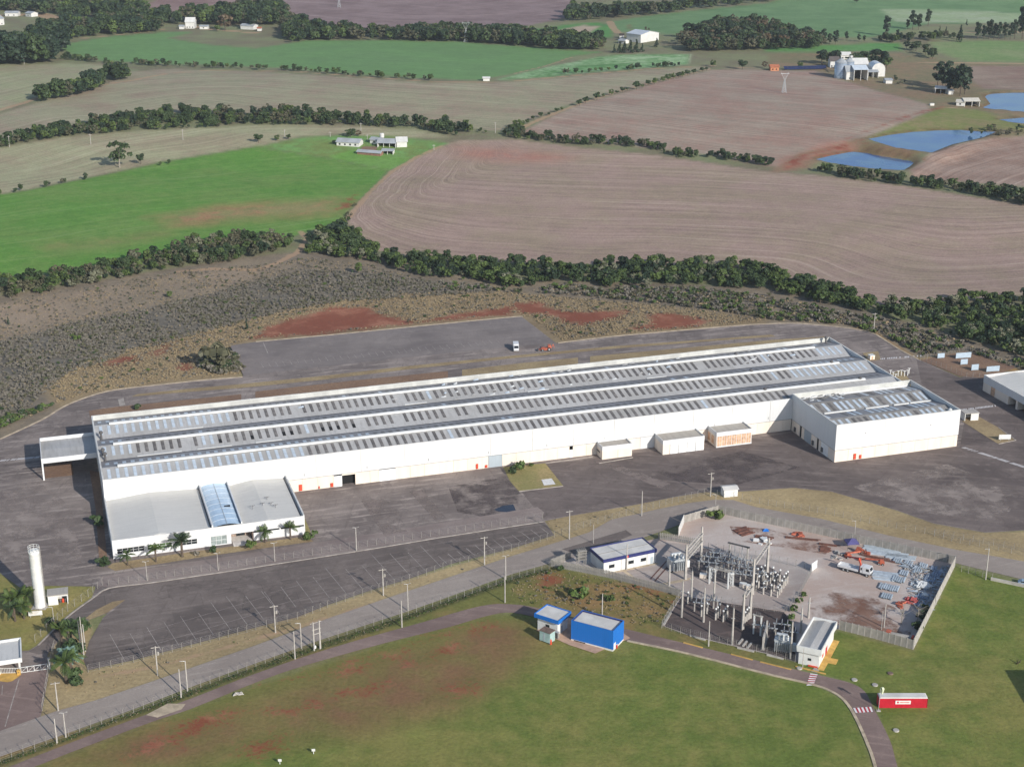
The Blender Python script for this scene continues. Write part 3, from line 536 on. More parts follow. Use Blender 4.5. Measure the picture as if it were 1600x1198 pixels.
# car park bays
def mark(a, b, w=0.12, m=M_PAINT, z=0.095, parent=None, name='bay_line'):
    A, B_ = Vector(a), Vector(b); d = (B_-A).normalized(); s = Vector((-d.y, d.x, 0))*w/2
    mb = MB(); mb.add([(p.x, p.y, z) for p in (A-s, B_-s, B_+s, A+s)], [(0, 1, 2, 3)]); return mb.build(name, m, parent if parent is not None else carp)
for (x0, y0), (x1, y1), n, ln in (((182, 1009), (420, 938), 10, 9), ((262, 905+65), (262, 970), 0, 0), ((420, 934), (670, 866), 11, 9)):
    A, B_ = at(x0, y0), at(x1, y1)
    for i in range(n):
        c = A.lerp(B_, i/max(n-1, 1)); d = (B_-A).normalized(); s = Vector((-d.y, d.x, 0)).lerp(Vector((-0.2, 1, 0)), 0.3).normalized()
        mark(c-s*ln, c+s*ln*random.uniform(0.4, 1.0), 0.13)
    for off in (-6, 3): mark(A+Vector((0, off, 0)), B_+Vector((0, off, 0)), 0.09)
for i in range(12):
    A = at(698+i*14.5, 880-i*4.2); mark(A, A+Vector((-2.6, 4.6, 0)), 0.17)
for i in range(34):
    A = at(412+i*11.2, 574.5-i*1.15); s = Vector((-0.35, 1, 0)).normalized(); o = mark(A, A+s*5, 0.14, z=0.085)
o = mark(at(411, 535), at(419, 553), 0.3, z=0.085)
# road edge line and zebra crossings
edge = dense(pts([(0, 1146), (90, 1114), (239, 1068), (400, 1012), (510, 971), (600, 940), (799, 873)]), 5)
for a, b in zip(edge[:-1], edge[1:]): mark(a, a.lerp(b, 0.93), 0.16, z=0.115, parent=road, name='edge_line')
mark(at(1015, 808), at(1024, 812), 0.2, z=0.115, parent=road, name='edge_line')
def zebra(p0, p1, q0, q1, n):
    for i in range(n):
        a, b = i/n, (i+1)/n
        A, B_, C, D = [Vector(x) for x in (p0.lerp(p1, a), p0.lerp(p1, b), q0.lerp(q1, b), q0.lerp(q1, a))]
        MB().add([(v.x, v.y, 0.12) for v in (A, B_, C, D)], [(0, 1, 2, 3)]).build('crossing_stripe', M_PAINTW if i % 2 == 0 else M_PAINTR, lane)
zebra(at(1260, 1071), at(1266, 1052), at(1271, 1070.5), at(1277.5, 1053.5), 11)
zebra(at(1333, 1106), at(1361, 1104), at(1337, 1113.5), at(1364, 1112), 9)
mark(at(1272, 1050), at(1277, 1044), 1.6, M_KERB, 0.12, lane, 'footway')
sheet('concrete_slab', pts([(846, 750), (862, 748), (868, 757), (850, 759)]), 0.2, plain('slab_white', S(220, 218, 214), 0.9, 0.1, 1, world_co=True), 'white concrete slab on the grass square')
sheet('concrete_slab', pts([(184, 624), (193, 622), (196, 633), (187, 635)]), 0.14, M_KERB, 'small pale slab behind the warehouse')
sheet('yard', pts([(786, 731), (880, 722), (1240, 676), (1300, 722), (1500, 698), (1508, 650), (1440, 600), (1432, 562), (1500, 590), (1540, 580), (1640, 592), (1760, 620), (1760, 810), (1640, 825), (1540, 831), (1460, 817), (1400, 796), (1300, 767), (1240, 761), (1155, 767), (1100, 768), (1040, 778), (997, 787), (890, 805), (852, 812), (836, 795)]), .054, asphalt('dark_yard_asphalt', S(118, 106, 101), S(150, 136, 127), S(90, 80, 77), THETA-.5, .6, .25), 'darker asphalt of the right half of the yard')
for l, m, nm in (
 ([(172, 918), (150, 915), (160, 900), (300, 878), (490, 848), (700, 815), (840, 792), (850, 800), (846, 813), (700, 836), (560, 859), (400, 884), (232, 909)], 'front', 'paler worn lane along the yard kerb'),
 ([(560, 776), (600, 771), (636, 830), (600, 836)], 'slab', 'long concrete-grey repair strip before the warehouse'), ([(640, 768), (660, 765), (700, 812), (684, 818)], 'slab', 'second grey repair strip before the warehouse'), ([(930, 722), (950, 720), (1060, 760), (1052, 768), (1040, 766)], 'slab', 'diagonal repaired trench across the right yard'),
 ([(700, 760), (790, 745), (836, 796), (760, 808), (715, 800)], 'dark', 'dark tarred area of the yard'), ([(0, 760), (60, 752), (110, 790), (130, 880), (60, 900), (0, 870)], 'pale', 'dusty pale patch at the left of the yard'), ([(1020, 735), (1160, 705), (1250, 730), (1150, 758), (1060, 752)], 'dark', 'dark stained area before the small buildings'), ([(1330, 760), (1480, 725), (1600, 770), (1560, 820), (1440, 800)], 'pale', 'dusty pale patch at the right of the yard')):
    sheet('yard_patch', pts(l), {'front': .062, 'slab': .066, 'dark': .058, 'pale': .056}[m], PATCH[m], nm)
sheet('puddle', pts([(772, 796), (786, 790), (802, 788), (806, 797), (792, 800), (778, 799)]), .078, M_PUD, 'dark puddle on the yard by the car park corner')
# forecourt lines
mark(at(30, 1060), at(8, 1135), 0.25, z=0.09, parent=road, name='edge_line'); mark(at(4, 1070), at(3, 1085), 0.2, z=0.09, parent=road, name='edge_line')
# substation ground
SUBP = [(861, 884), (892, 872), (1027, 841), (1058, 837), (1067, 817), (1122, 801), (1180, 813), (1285, 835), (1390, 858), (1492, 881), (1427, 1014), (1310, 981), (1245, 1034), (1198, 1021), (1150, 1010), (1078, 993), (1034, 977), (1064, 931), (1025, 920), (950, 901)]
sheet('substation_yard', pts(SUBP), 0.06, M_REDGRAV, 'pinkish gravel yard of the substation and storage plot')
sheet('gravel_bed', pts([(870, 884), (930, 862), (1032, 846), (1095, 853), (1180, 867), (1271, 890), (1252, 924), (1228, 955), (1160, 945), (1066, 928), (1000, 910)]), 0.075, M_GRAVEL, 'pale gravel bed of the fenced substation')
sheet('gravel_bed', pts([(1066, 931), (1110, 938), (1225, 956), (1245, 985), (1242, 1033), (1198, 1020), (1078, 992), (1036, 977)]), 0.078, M_DARKSOIL, 'dark earth strip under the lower substation poles')
sheet('gravel_bed', pts([(1072, 876), (1100, 856), (1166, 880), (1200, 884), (1225, 900), (1205, 926), (1176, 922), (1120, 908), (1085, 900)]), 0.09, asphalt('switchyard_stone', S(112, 104, 102), S(136, 126, 122), S(84, 78, 78), 0.3, 0.4, 0.0), 'dark stone bed under the switchgear')
sheet('soil_stain', pts([(1262, 940), (1300, 925), (1360, 930), (1400, 950), (1425, 985), (1418, 1005), (1370, 994), (1315, 978), (1270, 965)]), .085, soft_patch('rusty_soil', S(150, 116, 98), S(124, 86, 68), .16), 'reddish stained soil in the lower storage plot')
sheet('soil_stain', pts([(1140, 822), (1200, 826), (1260, 842), (1300, 856), (1290, 866), (1230, 856), (1150, 845)]), .085, soft_patch('rusty_soil_b', S(158, 122, 104), S(140, 100, 84), .2), 'reddish stain under the rusty beams')
sheet('concrete_path', pts([(968, 889), (973, 888), (1004, 911), (1018, 914), (1066, 905), (1080, 902), (1080, 905), (1066, 909), (1022, 917), (1001, 914)]), 0.1, M_KERBTAN, 'pale concrete path from the control building')
for x0, y0, x1, y1 in ((1016, 905, 1042, 876), (1023, 908, 1048, 880)):
    o = strip_mesh('transformer_rail', pts([(x0, y0), (x1, y1)]), 0.35, 0.06, 0.14, plain('rusty_rail', S(104, 70, 60), 0.8, 0.2, 1)); o['label'] = 'rusty rail in the substation gravel'
# ------------------------------------------------------------------ the warehouse
def cladding(name, c, rib=1.05, grime=0.34, axis=0):
    t = NT(name); v = t.obj(); sx = t.node('ShaderNodeSeparateXYZ'); t.put(v, sx.inputs[0])
    w = t.math('ADD', sx.outputs[0], sx.outputs[1])
    saw = t.math('FRACT', t.math('MULTIPLY', w, 1/rib))
    line = t.ramp(t.math('ABSOLUTE', t.math('SUBTRACT', saw, 0.5)), 0.40, 0.5)
    g1 = t.noise(t.vmul(v, (0.9, 0.9, 0.06)), 1.0, 5, 0.65); g2 = t.noise(v, 0.05, 3); pan = t.noise(t.vmul(v, (0.09, 0.09, 0.0)), 1.0, 2)
    col = t.mix(t.math('MULTIPLY', t.ramp(g1, 0.5, 0.78), grime), c, tuple(x*0.62 for x in c))
    col = t.mix(t.math('MULTIPLY', t.ramp(g2, 0.4, 0.7), grime*0.7), col, tuple(x*y for x, y in zip(c, (0.84, 0.85, 0.83))))
    col = t.mix(t.math('MULTIPLY', t.ramp(pan, 0.45, 0.6), 0.07), col, tuple(x*0.8 for x in c))
    col = t.mix(t.math('MULTIPLY', line, 0.16), col, tuple(x*0.5 for x in c))
    seam = t.ramp(t.math('ABSOLUTE', t.math('SUBTRACT', t.math('FRACT', t.math('MULTIPLY', w, 1/9.8)), 0.5)), 0.492, 0.5)
    col = t.mix(t.math('MULTIPLY', seam, 0.35), col, tuple(x*0.5 for x in c))
    t.bump(t.math('SINE', t.math('MULTIPLY', w, 6.283/0.35)), 0.25, 0.04)
    return t.done(col, 0.55, 0.0, 0.3)
def roofing(name, c, c_old, c_dark, pitch_axis='y'):
    t = NT(name); v = t.obj(); sx = t.node('ShaderNodeSeparateXYZ'); t.put(v, sx.inputs[0])
    rib = t.math('SINE', t.math('MULTIPLY', sx.outputs[0 if pitch_axis == 'y' else 1], 6.283/0.25))
    stretch = (1.1, 0.10, 1) if pitch_axis == 'y' else (0.10, 1.1, 1)
    run = t.noise(t.vmul(v, stretch), 1.0, 5, 0.65); blot = t.noise(v, 0.05, 4, 0.6); fine = t.noise(v, 1.4, 3)
    lap = t.math('FRACT', t.math('MULTIPLY', sx.outputs[1 if pitch_axis == 'y' else 0], 1/3.1)); lap = t.ramp(lap, 0.96, 1.0)
    col = t.mix(t.ramp(blot, 0.38, 0.66), c, c_old)
    col = t.mix(t.math('MULTIPLY', t.ramp(run, 0.42, 0.75), 0.6), col, c_dark)
    col = t.mix(t.math('MULTIPLY', t.ramp(fine, 0.4, 0.8), 0.25), col, c_dark)
    col = t.mix(t.math('MULTIPLY', lap, 0.3), col, c_dark)
    t.bump(rib, 0.35, 0.05)
    return t.done(col, 0.65, 0.0, 0.35)
WHITE = (0.63, 0.63, 0.625)
M_CLAD = cladding('white_cladding', WHITE)
M_CREAM = plain('cream_panel', S(236, 222, 206, 0.9), 0.85, 0.06, 0.25, streak=0.3, rnd=0.05)
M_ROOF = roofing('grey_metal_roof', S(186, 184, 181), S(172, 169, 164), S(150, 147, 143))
M_ROOF_SHADE = roofing('shaded_metal_roof', S(160, 157, 156), S(140, 137, 137), S(116, 113, 114))  # shade of the back slopes put into the roof colour; a ceiling shares it
M_ROOFL = roofing('light_metal_roof', S(214, 211, 204), S(206, 203, 196), S(190, 187, 181), 'x')
M_SKYB = plain('new_skylight', S(196, 206, 214), 0.4, 0.08, 0.5, rnd=0.12)
M_SKYD = plain('aged_skylight', S(112, 107, 103), 0.6, 0.25, 0.5, rnd=0.45, c2=S(150, 145, 140))
M_HOLE = plain('dark_opening', S(16, 16, 18), 0.9, 0.1)
M_RIDGE = plain('ridge_white', S(216, 216, 212), 0.6, 0.08, 0.15)
M_TRIM = plain('dark_trim', S(88, 86, 86), 0.7, 0.1)
M_CAP = plain('parapet_cap', S(214, 212, 206), 0.7, 0.12, 0.3)
M_DOORG = plain('grey_door', S(168, 178, 184), 0.5, 0.06, 0.6, streak=0.2)
M_DOORW = plain('white_door', S(236, 236, 234), 0.5, 0.05)
M_RED = plain('hydrant_red', S(206, 74, 46), 0.6, 0.1)
M_INNER = plain('parapet_inner', S(196, 196, 190), 0.8, 0.12, 0.2, streak=0.4)
LW, DW, HW, HB = 281.2, 57.5, 11.9, 4.3                    # length, depth, height, height of the cream base
wh = thing('warehouse', 'very long white warehouse with three ribbed grey roof spans and many skylights', 'warehouse', (OX, OY, 0), THETA)
WT = 0.3
doors = [(74.3, 78.6, 3.6, 'open'), (86.5, 92.0, 4.1, 'white'), (123.6, 128.4, 4.3, 'grey'), (71.6, 74.3, 3.9, 'white'), (152.2, 153.4, 3, 'white')]
bx(0, LW, 0, WT, HB, HW).build('wall_cladding', M_CLAD, wh)
bx(0, LW, DW-WT, DW, HB, HW).build('wall_cladding', M_CLAD, wh)
bx(0, WT, WT, DW-WT, HB, HW).build('wall_cladding', M_CLAD, wh); bx(LW-WT, LW, WT, DW-WT, HB, HW).build('wall_cladding', M_CLAD, wh)
bx(WT+.01, LW-WT-.01, WT+.004, WT+.05, HB+5, HW-.02).build('parapet_lining', M_INNER, wh); bx(WT+.06, LW-WT-.06, DW-WT-.05, DW-WT-.004, HB+4, HW-.02).build('parapet_lining', M_INNER, wh)
for a, b, c, d in ((-.06, LW+.06, -.06, WT+.1), (-.06, LW+.06, DW-WT-.1, DW+.06)): bx(a, b, c, d, HW+.003, HW+.1).build('parapet_cap', M_CAP, wh)
for a, b in ((-.06, WT+.1), (LW-WT-.1, LW+.06)): bx(a, b, WT+.11, DW-WT-.11, HW+.003, HW+.1).build('parapet_cap', M_CAP, wh)
bx(0.02, LW-.02, 0.06, WT-.02, HB-.14, HB-.01).build('drip_trim', M_TRIM, wh)
# cream base: precast panels one by one
def base_row(parent, x0, x1, y, step, gaps, depth=0.2, zt=HB-.15, axis='x', n=M_CREAM):
    x = x0
    cut = sorted(gaps)
    while x < x1-0.2:
        e = min(x+step, x1)
        for g0, g1 in cut:
            if g0 <= x+1e-6 < g1: x = g1; e = min(x+step, x1)
            if x < g0 < e: e = g0
        if e-x > 0.15:
            if axis == 'x': bx(x+.03, e-.03, y, y+depth, 0, zt).build('base_panel', n, parent)
            else: bx(y, y+depth, x+.03, e-.03, 0, zt).build('base_panel', n, parent)
        x = e
base_row(wh, 56.6, 235.2, 0.09, 4.9, [(d[0], d[1]) for d in doors])
base_row(wh, 0.1, LW, DW-.3, 9.4, []); base_row(wh, 0.3, DW-.3, 0.09, 9.4, [], axis='y'); base_row(wh, 0.3, DW-.3, LW-.29, 9.4, [], axis='y')
for a, b, h, k in doors:
    if k == 'open':
        m = MB(); m.box(a, b, 1.6, 1.7, 0, h); m.box(a, b, .3, 1.6, h, h+.1); door = m.build('doorway', M_HOLE, wh)
        bx(a, b, .09, .29, h+.1, HB-.15).build('base_panel', M_CREAM, wh)
    else:
        bx(a+.04, b-.04, 0.05, .27, 0, h-.15).build('door', M_DOORG if k == 'grey' else M_DOORW, wh)
for u, h, w in ((60.2, 2.4, 1.0), (70.4, 1.6, .9), (119.3, 2.0, .7), (122.4, 1.2, .8), (66.5, 1.0, .4)):
    bx(u, u+w, -.25, .08, 0.3, h).build('hydrant_cabinet', M_RED, wh)
for i in range(9):
    u = 62+i*20.5; bx(u, u+.14, -.04, .0, 5.2, 6.0).build('wall_lamp', M_TRIM, wh)
for i in range(12): bx(66+i*14.6, 66.12+i*14.6, -.1, -.002, HB, HW-.1).build('downpipe', M_CAP, wh)
# roof spans
EZ, RZ = 10.3, 12.0; SP = (DW-2*WT)/3; HALF = SP/2
n_sky = 0; rest_b = {'new': MB(), 'old': MB()}
sky_mesh = {}
per = 2.62; NS = int((LW-3)/per)
slope = math.atan2(RZ-EZ, HALF); SL = HALF/math.cos(slope)
for k, m in (('new', M_SKYB), ('old', M_SKYD), ('hole', M_HOLE)):
    sky_mesh[k] = {}
    for nm, ln in (('front', 5.6), ('edge', 7.2), ('back', 2.6), ('hole', 2.4)):
        mb = MB(); mb.box(-.44, .44, -ln/2, ln/2, 0, .05); mb.box(-.5, -.44, -ln/2, ln/2, 0, .08); mb.box(.44, .5, -ln/2, ln/2, 0, .08)
        sky_mesh[k][nm] = mb.mesh('skylight', m)
def on_slope(span, side, t):                                # side -1 front slope, +1 back slope; t 0 at the ridge .. 1 at the eave
    yr = WT+SP*span+HALF
    return yr+side*HALF*t, RZ+(EZ-RZ)*t
for sp in range(3):
    y0 = WT+SP*sp; yr = y0+HALF; y1 = y0+SP
    MB().add([(WT, y0, EZ), (LW-WT, y0, EZ), (LW-WT, yr, RZ), (WT, yr, RZ), (WT, y0, EZ-.1), (LW-WT, y0, EZ-.1), (LW-WT, yr, RZ-.1), (WT, yr, RZ-.1)], [(0, 1, 2, 3), (7, 6, 5, 4), (0, 4, 5, 1), (1, 5, 6, 2), (3, 7, 4, 0)]).build('roof_slope', M_ROOF, wh)
    MB().add([(WT, yr, RZ), (LW-WT, yr, RZ), (LW-WT, y1, EZ), (WT, y1, EZ), (WT, yr, RZ-.1), (LW-WT, yr, RZ-.1), (LW-WT, y1, EZ-.1), (WT, y1, EZ-.1)], [(0, 1, 2, 3), (7, 6, 5, 4), (1, 5, 6, 2), (2, 6, 7, 3), (3, 7, 4, 0)]).build('roof_slope', M_ROOF_SHADE, wh)
    # ventilated ridge cap
    a, b = (5.2, LW-12) ; mb = MB()
    mb.add([(a, yr-.75, RZ+.02), (b, yr-.75, RZ+.02), (b, yr+.75, RZ+.02), (a, yr+.75, RZ+.02), (a, yr-.7, RZ+.42), (b, yr-.7, RZ+.42), (b, yr, RZ+.62), (a, yr, RZ+.62), (b, yr+.7, RZ+.42), (a, yr+.7, RZ+.42)],
           [(0, 1, 5, 4), (4, 5, 6, 7), (7, 6, 8, 9), (9, 8, 2, 3), (0, 4, 7, 9, 3), (1, 2, 8, 6, 5)]); mb.build('ridge_cap', M_RIDGE, wh)
    if sp < 2:
        bx(WT+1, LW-1, y1-.35, y1+.35, EZ+.0, EZ+.06).build('valley_gutter', M_TRIM, wh)
    for i in range(NS):
        u = 2.3+per*i; kind = 'old'
        if sp == 0: kind = 'new' if (u < 62 or u > LW-16 or random.random() < .04) else 'old'
        if sp == 1: kind = 'new' if (u < 12 or u > LW-34 or abs(u-35) < 1.4 or random.random() < .03) else ('hole' if u > 37 and u < 85 and random.random() < .4 else 'old')
        if sp == 2: kind = 'new' if (u < 46 or u > LW-12 or abs(u-LW+36) < 1.4 or abs(u-115) < 2 or random.random() < .02) else 'old'
        # front slope
        yc, zc = on_slope(sp, -1, 0.40 if sp else 0.50)
        if n_sky < 300 and not (sp == 0 and u > 238):
            mk = kind if kind != 'hole' else 'old'
            if random.random() < 0.03 and kind == 'old':
                pass
            else:
                o = link('skylight', sky_mesh[mk]['edge' if sp == 0 else 'front'], wh, (u, yc, zc+.012)); o.rotation_euler = (slope, 0, 0); n_sky += 1
            if kind == 'hole':
                yh, zh = on_slope(sp, -1, 0.56); o = link('broken_opening', sky_mesh['hole']['hole'], wh, (u, yh, zh+.05)); o.rotation_euler = (slope, 0, 0)
        # back slope
        kb = 'new' if ((sp == 0 and u < 88) or (sp == 1 and (u < 9 or u > LW-30)) or (sp == 2 and u < 40) or random.random() < .05) else 'old'
        yc, zc = on_slope(sp, 1, 0.5); m = rest_b[kb]; h = 1.5; c, s_ = math.cos(-slope), math.sin(-slope)
        m.add([(u-.6, yc-h*c, zc-h*s_+.05), (u+.6, yc-h*c, zc-h*s_+.05), (u+.6, yc+h*c, zc+h*s_+.05), (u-.6, yc+h*c, zc+h*s_+.05)], [(0, 1, 2, 3)])
rest_b['new'].build('back_slope_skylights', M_SKYB, wh)['kind'] = 'stuff'; rest_b['old'].build('back_slope_skylights', M_SKYD, wh)['kind'] = 'stuff'
for u, sp, t_, side in ((12, 1, .93, -1), (31, 1, .93, -1), (50, 1, .93, -1), (24, 2, .9, -1), (105, 2, .9, -1), (150, 2, .95, -1), (210, 1, .9, -1), (196, 2, .95, -1)):
    yc, zc = on_slope(sp, side, t_); bx(u, u+random.uniform(7, 16), yc-.3, yc+.3, zc+.05, zc+.2).build('flashing', M_RIDGE, wh)
for i in range(46):                                         # broken sheets lying loose
    u = random.choice([random.uniform(118, 150), random.uniform(140, 215), random.uniform(60, 270)]); yc, zc = on_slope(2, random.choice([-1, -1, 1]), random.uniform(.3, .98)); s1 = random.uniform(.8, 2.4)
    mb = MB(); a = random.uniform(0, .4); mb.add([(u, yc, zc+.12), (u+s1, yc+a, zc+.15), (u+s1, yc+.9+a, zc+.5), (u, yc+.9, zc+.2)], [(0, 1, 2, 3)]); mb.build('loose_sheet', random.choice([M_ROOF, M_RIDGE, M_SKYB]), wh)
for u, v in ((LW-3, 55), (LW-48, 29), (LW-15, 28.8), (LW-52, 9.7), (LW-14, 9.7), (LW-45, 48), (2, 38.5), (2, 19.4), (1.6, 23)):
    MB().lathe([(.35, 10.4), (.35, 12.4), (.6, 12.5), (.7, 12.9), (.45, 13.3), (0.05, 13.35)], (u, v), 10).build('roof_vent', M_TRIM, wh)
# ghost of removed lettering, a little brighter than the cladding
M_GHOST = plain('ghost_lettering', (0.70, 0.70, 0.695), 0.55, 0.03)
def ring(cx, cz, r, w, a0, a1, n=20):
    mb = MB()
    for i in range(n):
        t0, t1 = a0+(a1-a0)*i/n, a0+(a1-a0)*(i+1)/n
        mb.add([(cx+r*math.cos(t0), -.012, cz+r*math.sin(t0)), (cx+r*math.cos(t1), -.012, cz+r*math.sin(t1)), (cx+(r-w)*math.cos(t1), -.012, cz+(r-w)*math.sin(t1)), (cx+(r-w)*math.cos(t0), -.012, cz+(r-w)*math.sin(t0))], [(0, 1, 2, 3)])
    return mb
ring(142.5, 8.0, 2.1, .75, .5, 6.0).build('faded_emblem', M_GHOST, wh)
mb = MB()
for i in range(10): 
    u = 146.5+i*1.75; mb.box(u, u+.35, -.013, -.003, 7.3, 9.0)
    if i % 2 == 0: mb.box(u+.36, u+1.1, -.013, -.003, 8.6, 9.0)
    if i % 3 == 0: mb.box(u+1.11, u+1.4, -.013, -.003, 7.3, 9.0)
mb.build('faded_lettering', M_GHOST, wh)

# ------------------------------------------------------------------ warehouse annexe on the right
ax0, ax1, ay0, ay1, AH = 235.2, 282.6, -31.0, -0.02, 13.4
an = thing('warehouse_annexe', 'tall white annexe with double ribbed roof joined to the right end of the warehouse', 'warehouse', (OX, OY, 0), THETA)
ay1 = 1.6
for a, b, c, d in ((ax0, ax1, ay0, ay0+.3), (ax0, ax0+.3, ay0+.3, -0.03), (ax1-.3, ax1, ay0+.3, -0.03)): bx(a, b, c, d, HB, AH).build('wall_cladding', M_CLAD, an)
bx(ax0, ax1, 0.42, 0.7, HW+.12, AH).build('wall_cladding', M_CLAD, an); bx(ax0, ax0+.3, -.03, .41, HW+.12, AH).build('wall_cladding', M_CLAD, an); bx(ax1-.3, ax1, -.03, .41, HW+.12, AH).build('wall_cladding', M_CLAD, an)
bx(ax0+.31, ax1-.31, .34, .41, 11, AH-.02).build('parapet_lining', M_INNER, an)
for a, b, c, d in ((ax0-.06, ax1+.06, ay0-.06, ay0+.4), (ax0-.06, ax1+.06, .36, .76), (ax0-.06, ax0+.4, ay0+.41, .35), (ax1-.4, ax1+.06, ay0+.41, .35)): bx(a, b, c, d, AH+.004, AH+.1).build('parapet_cap', M_CAP, an)
bx(ax0+.05, ax1-.05, ay0+.06, ay0+.28, HB-.14, HB-.01).build('drip_trim', M_TRIM, an); bx(ax0+.06, ax0+.28, ay0+.29, -.05, HB-.14, HB-.01).build('drip_trim', M_TRIM, an)
base_row(an, ax0+.1, ax1-.1, ay0+.09, 5.1, [])
base_row(an, ay0+.32, -.1, ax0+.09, 5.1, [(-14.5, -9.5), (-26.5, -21.5), (-19.8, -18.6), (-7.5, -6.2)], axis='y')
bx(ax0+.06, ax0+.25, -14.4, -9.6, 0, 4.1).build('door', M_DOORG, an); bx(ax0+.06, ax0+.25, -26.4, -21.6, 0, 4.1).build('door', M_DOORW, an)
for y in (-19.6, -7.4): bx(ax0+.12, ax0+.25, y, y+1, 0, 4.1).build('doorway', M_HOLE, an)
base_row(an, ay0+.32, -.1, ax1-.29, 9, [], axis='y')
for u, h, w in ((256.0-13.6, 2.3, .9), (258.2-13.6, 1.6, .8)): bx(u, u+w, ay0-.2, ay0+.08, .3, h).build('hydrant_cabinet', M_RED, an)
for u in (246, 271): bx(u, u+.5, ay0-.05, ay0-.002, 9.2, 9.4).build('wall_lamp', M_TRIM, an)
for y in (-3.5, -16.5, -23): bx(ax0-.35, ax0+.05, y, y+.9, .6, 2.2).build('pipe_box', M_TRIM, an)
A_E, A_R = 11.2, 12.5; SPA = (0.33-(ay0+.3))/2; HA = SPA/2; sl_a = math.atan2(A_R-A_E, HA)
sk = {}
for k, m in (('new', M_SKYB), ('old', M_SKYD)): sk[k] = MB().box(-.55, .55, -2.7, 2.7, 0, .06).mesh('skylight', m)
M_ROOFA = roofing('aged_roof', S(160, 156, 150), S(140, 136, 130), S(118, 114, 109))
for sp in range(2):
    y0 = ay0+.3+SPA*sp; yr = y0+HA; y1 = y0+SPA
    for (p0, z0, p1, z1, mm) in ((y0, A_E, yr, A_R, M_ROOFA), (yr, A_R, y1, A_E, M_ROOF_SHADE)):
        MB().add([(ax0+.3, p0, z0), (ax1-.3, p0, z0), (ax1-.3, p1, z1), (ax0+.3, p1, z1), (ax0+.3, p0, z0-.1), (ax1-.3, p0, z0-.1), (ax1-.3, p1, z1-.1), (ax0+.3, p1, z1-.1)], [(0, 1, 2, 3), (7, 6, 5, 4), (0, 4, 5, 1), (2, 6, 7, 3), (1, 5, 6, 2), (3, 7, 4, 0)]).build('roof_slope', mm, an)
    i = 0; u = ax0+2.2
    while u < ax1-1.5:
        k = 'new' if random.random() < (.72 if sp == 0 else .7) else 'old'
        if not (sp == 0 and ax0+9 < u < ax0+15):
            yc, zc = y0+HA*.5, (A_E+A_R)/2; o = link('skylight', sk[k], an, (u, yc, zc+.02)); o.rotation_euler = (sl_a, 0, 0)
        else: o = link('skylight', sk['old'], an, (u, y0+HA*.5, (A_E+A_R)/2+.02)); o.rotation_euler = (sl_a, 0, 0)
        if random.random() < .7: o = link('skylight', sk[k], an, (u+.3, yr+HA*.5, (A_E+A_R)/2+.02)); o.rotation_euler = (-sl_a, 0, 0)
        u += 2.3+random.choice([0, 0, .5])
for u, l in ((ax0+4, 12), (ax0+20, 9), (ax0+31, 6), (ax0+37.5, 8.5)): bx(u, u+l, ay0+.3+SPA-.35, ay0+.3+SPA+.3, A_E+.04, A_E+.4).build('flashing', M_RIDGE, an)
for i in range(26):
    u = ax0+random.uniform(2, 18); y = random.uniform(-6, -.5); s1 = random.uniform(.8, 2)
    MB().add([(u, y, 11.95), (u+s1, y, 12.0), (u+s1, y+.9, 12.2), (u, y+.8, 11.9)], [(0, 1, 2, 3)]).build('loose_sheet', random.choice([M_ROOFA, M_RIDGE]), an)
MB().lathe([(.6, 11.2), (.8, 12.2), (.5, 12.8), (.05, 13)], (ax1-1.8, ay0+3.5), 10).build('roof_vent', M_RIDGE, an)

# ------------------------------------------------------------------ office block in front of the left end
ox1, oy0, OH = 56.3, -31.6, 5.9
M_PLAST = plain('white_render', WHITE, 0.85, 0.05, 0.25, streak=0.4)
M_GLASSD = plain('dark_glass', S(40, 46, 50), 0.15, 0.3, 1.2)
M_GLASSG = plain('green_glass', S(74, 96, 60), 0.2, 0.3, 1.2)
M_FRAME = plain('white_frame', S(228, 228, 226), 0.5, 0.05)
M_VAULT = plain('blue_vault', S(186, 208, 226), 0.25, 0.06, 0.4)
of = thing('office_block', 'low white office block with pale roof and blue barrel skylight before the warehouse', 'building', (OX, OY, 0), THETA)
FT = .3
# facade with openings
wins = [(1.2, 8.9, 1.55, 3.1, 'dark'), (9.9, 16.9, 1.55, 3.1, 'green'), (17.8, 24.2, 1.55, 3.1, 'dark'), (28.2, 32.9, .3, 3.1, 'glass')]
def facade(x0, x1, z0, z1): bx(x0, x1, oy0, oy0+FT, z0, z1).build('facade', M_PLAST, of)
facade(0, ox1, 3.1, OH)
xs = 0
for a, b, z0, z1, k in wins:
    if a > xs: facade(xs, a, 0, 3.1)
    facade(a, b, 0, z0); xs = b
    w = MB().box(a, b, oy0+.14, oy0+.2, z0, z1).build('window', {'dark': M_GLASSD, 'green': M_GLASSG, 'glass': plain('lobby_glass', S(150, 160, 158), .2, .2)}[k], of)
    n = max(2, int((b-a)/1.5))
    for i in range(n+1):
        x = a+(b-a)*i/n; bx(max(a, x-.04), min(b, x+.04), oy0+.08, oy0+.14, z0, z1).build('mullion', M_FRAME, w)
    bx(a, b, oy0+.07, oy0+.135, (z0+z1)/2-.03, (z0+z1)/2+.03).build('transom', M_FRAME, w)
facade(32.9, 34.2, 0, 3.1)
ex0, ex1 = 34.2, 40.6                                       # recessed porch
bx(ex0, ex1, oy0+4.5, oy0+4.7, 0, 3.1).build('porch_wall', plain('porch_stone', S(170, 150, 136), .9, .3, 1.5), of); bx(ex1, ex1+.25, oy0+FT, oy0+4.7, 0, 3.1).build('porch_wall', plain('porch_dark', S(150, 132, 120), .9, .2), of)
bx(ex0-.25, ex0, oy0+FT, oy0+4.7, 0, 3.1).build('porch_wall', M_PLAST, of)
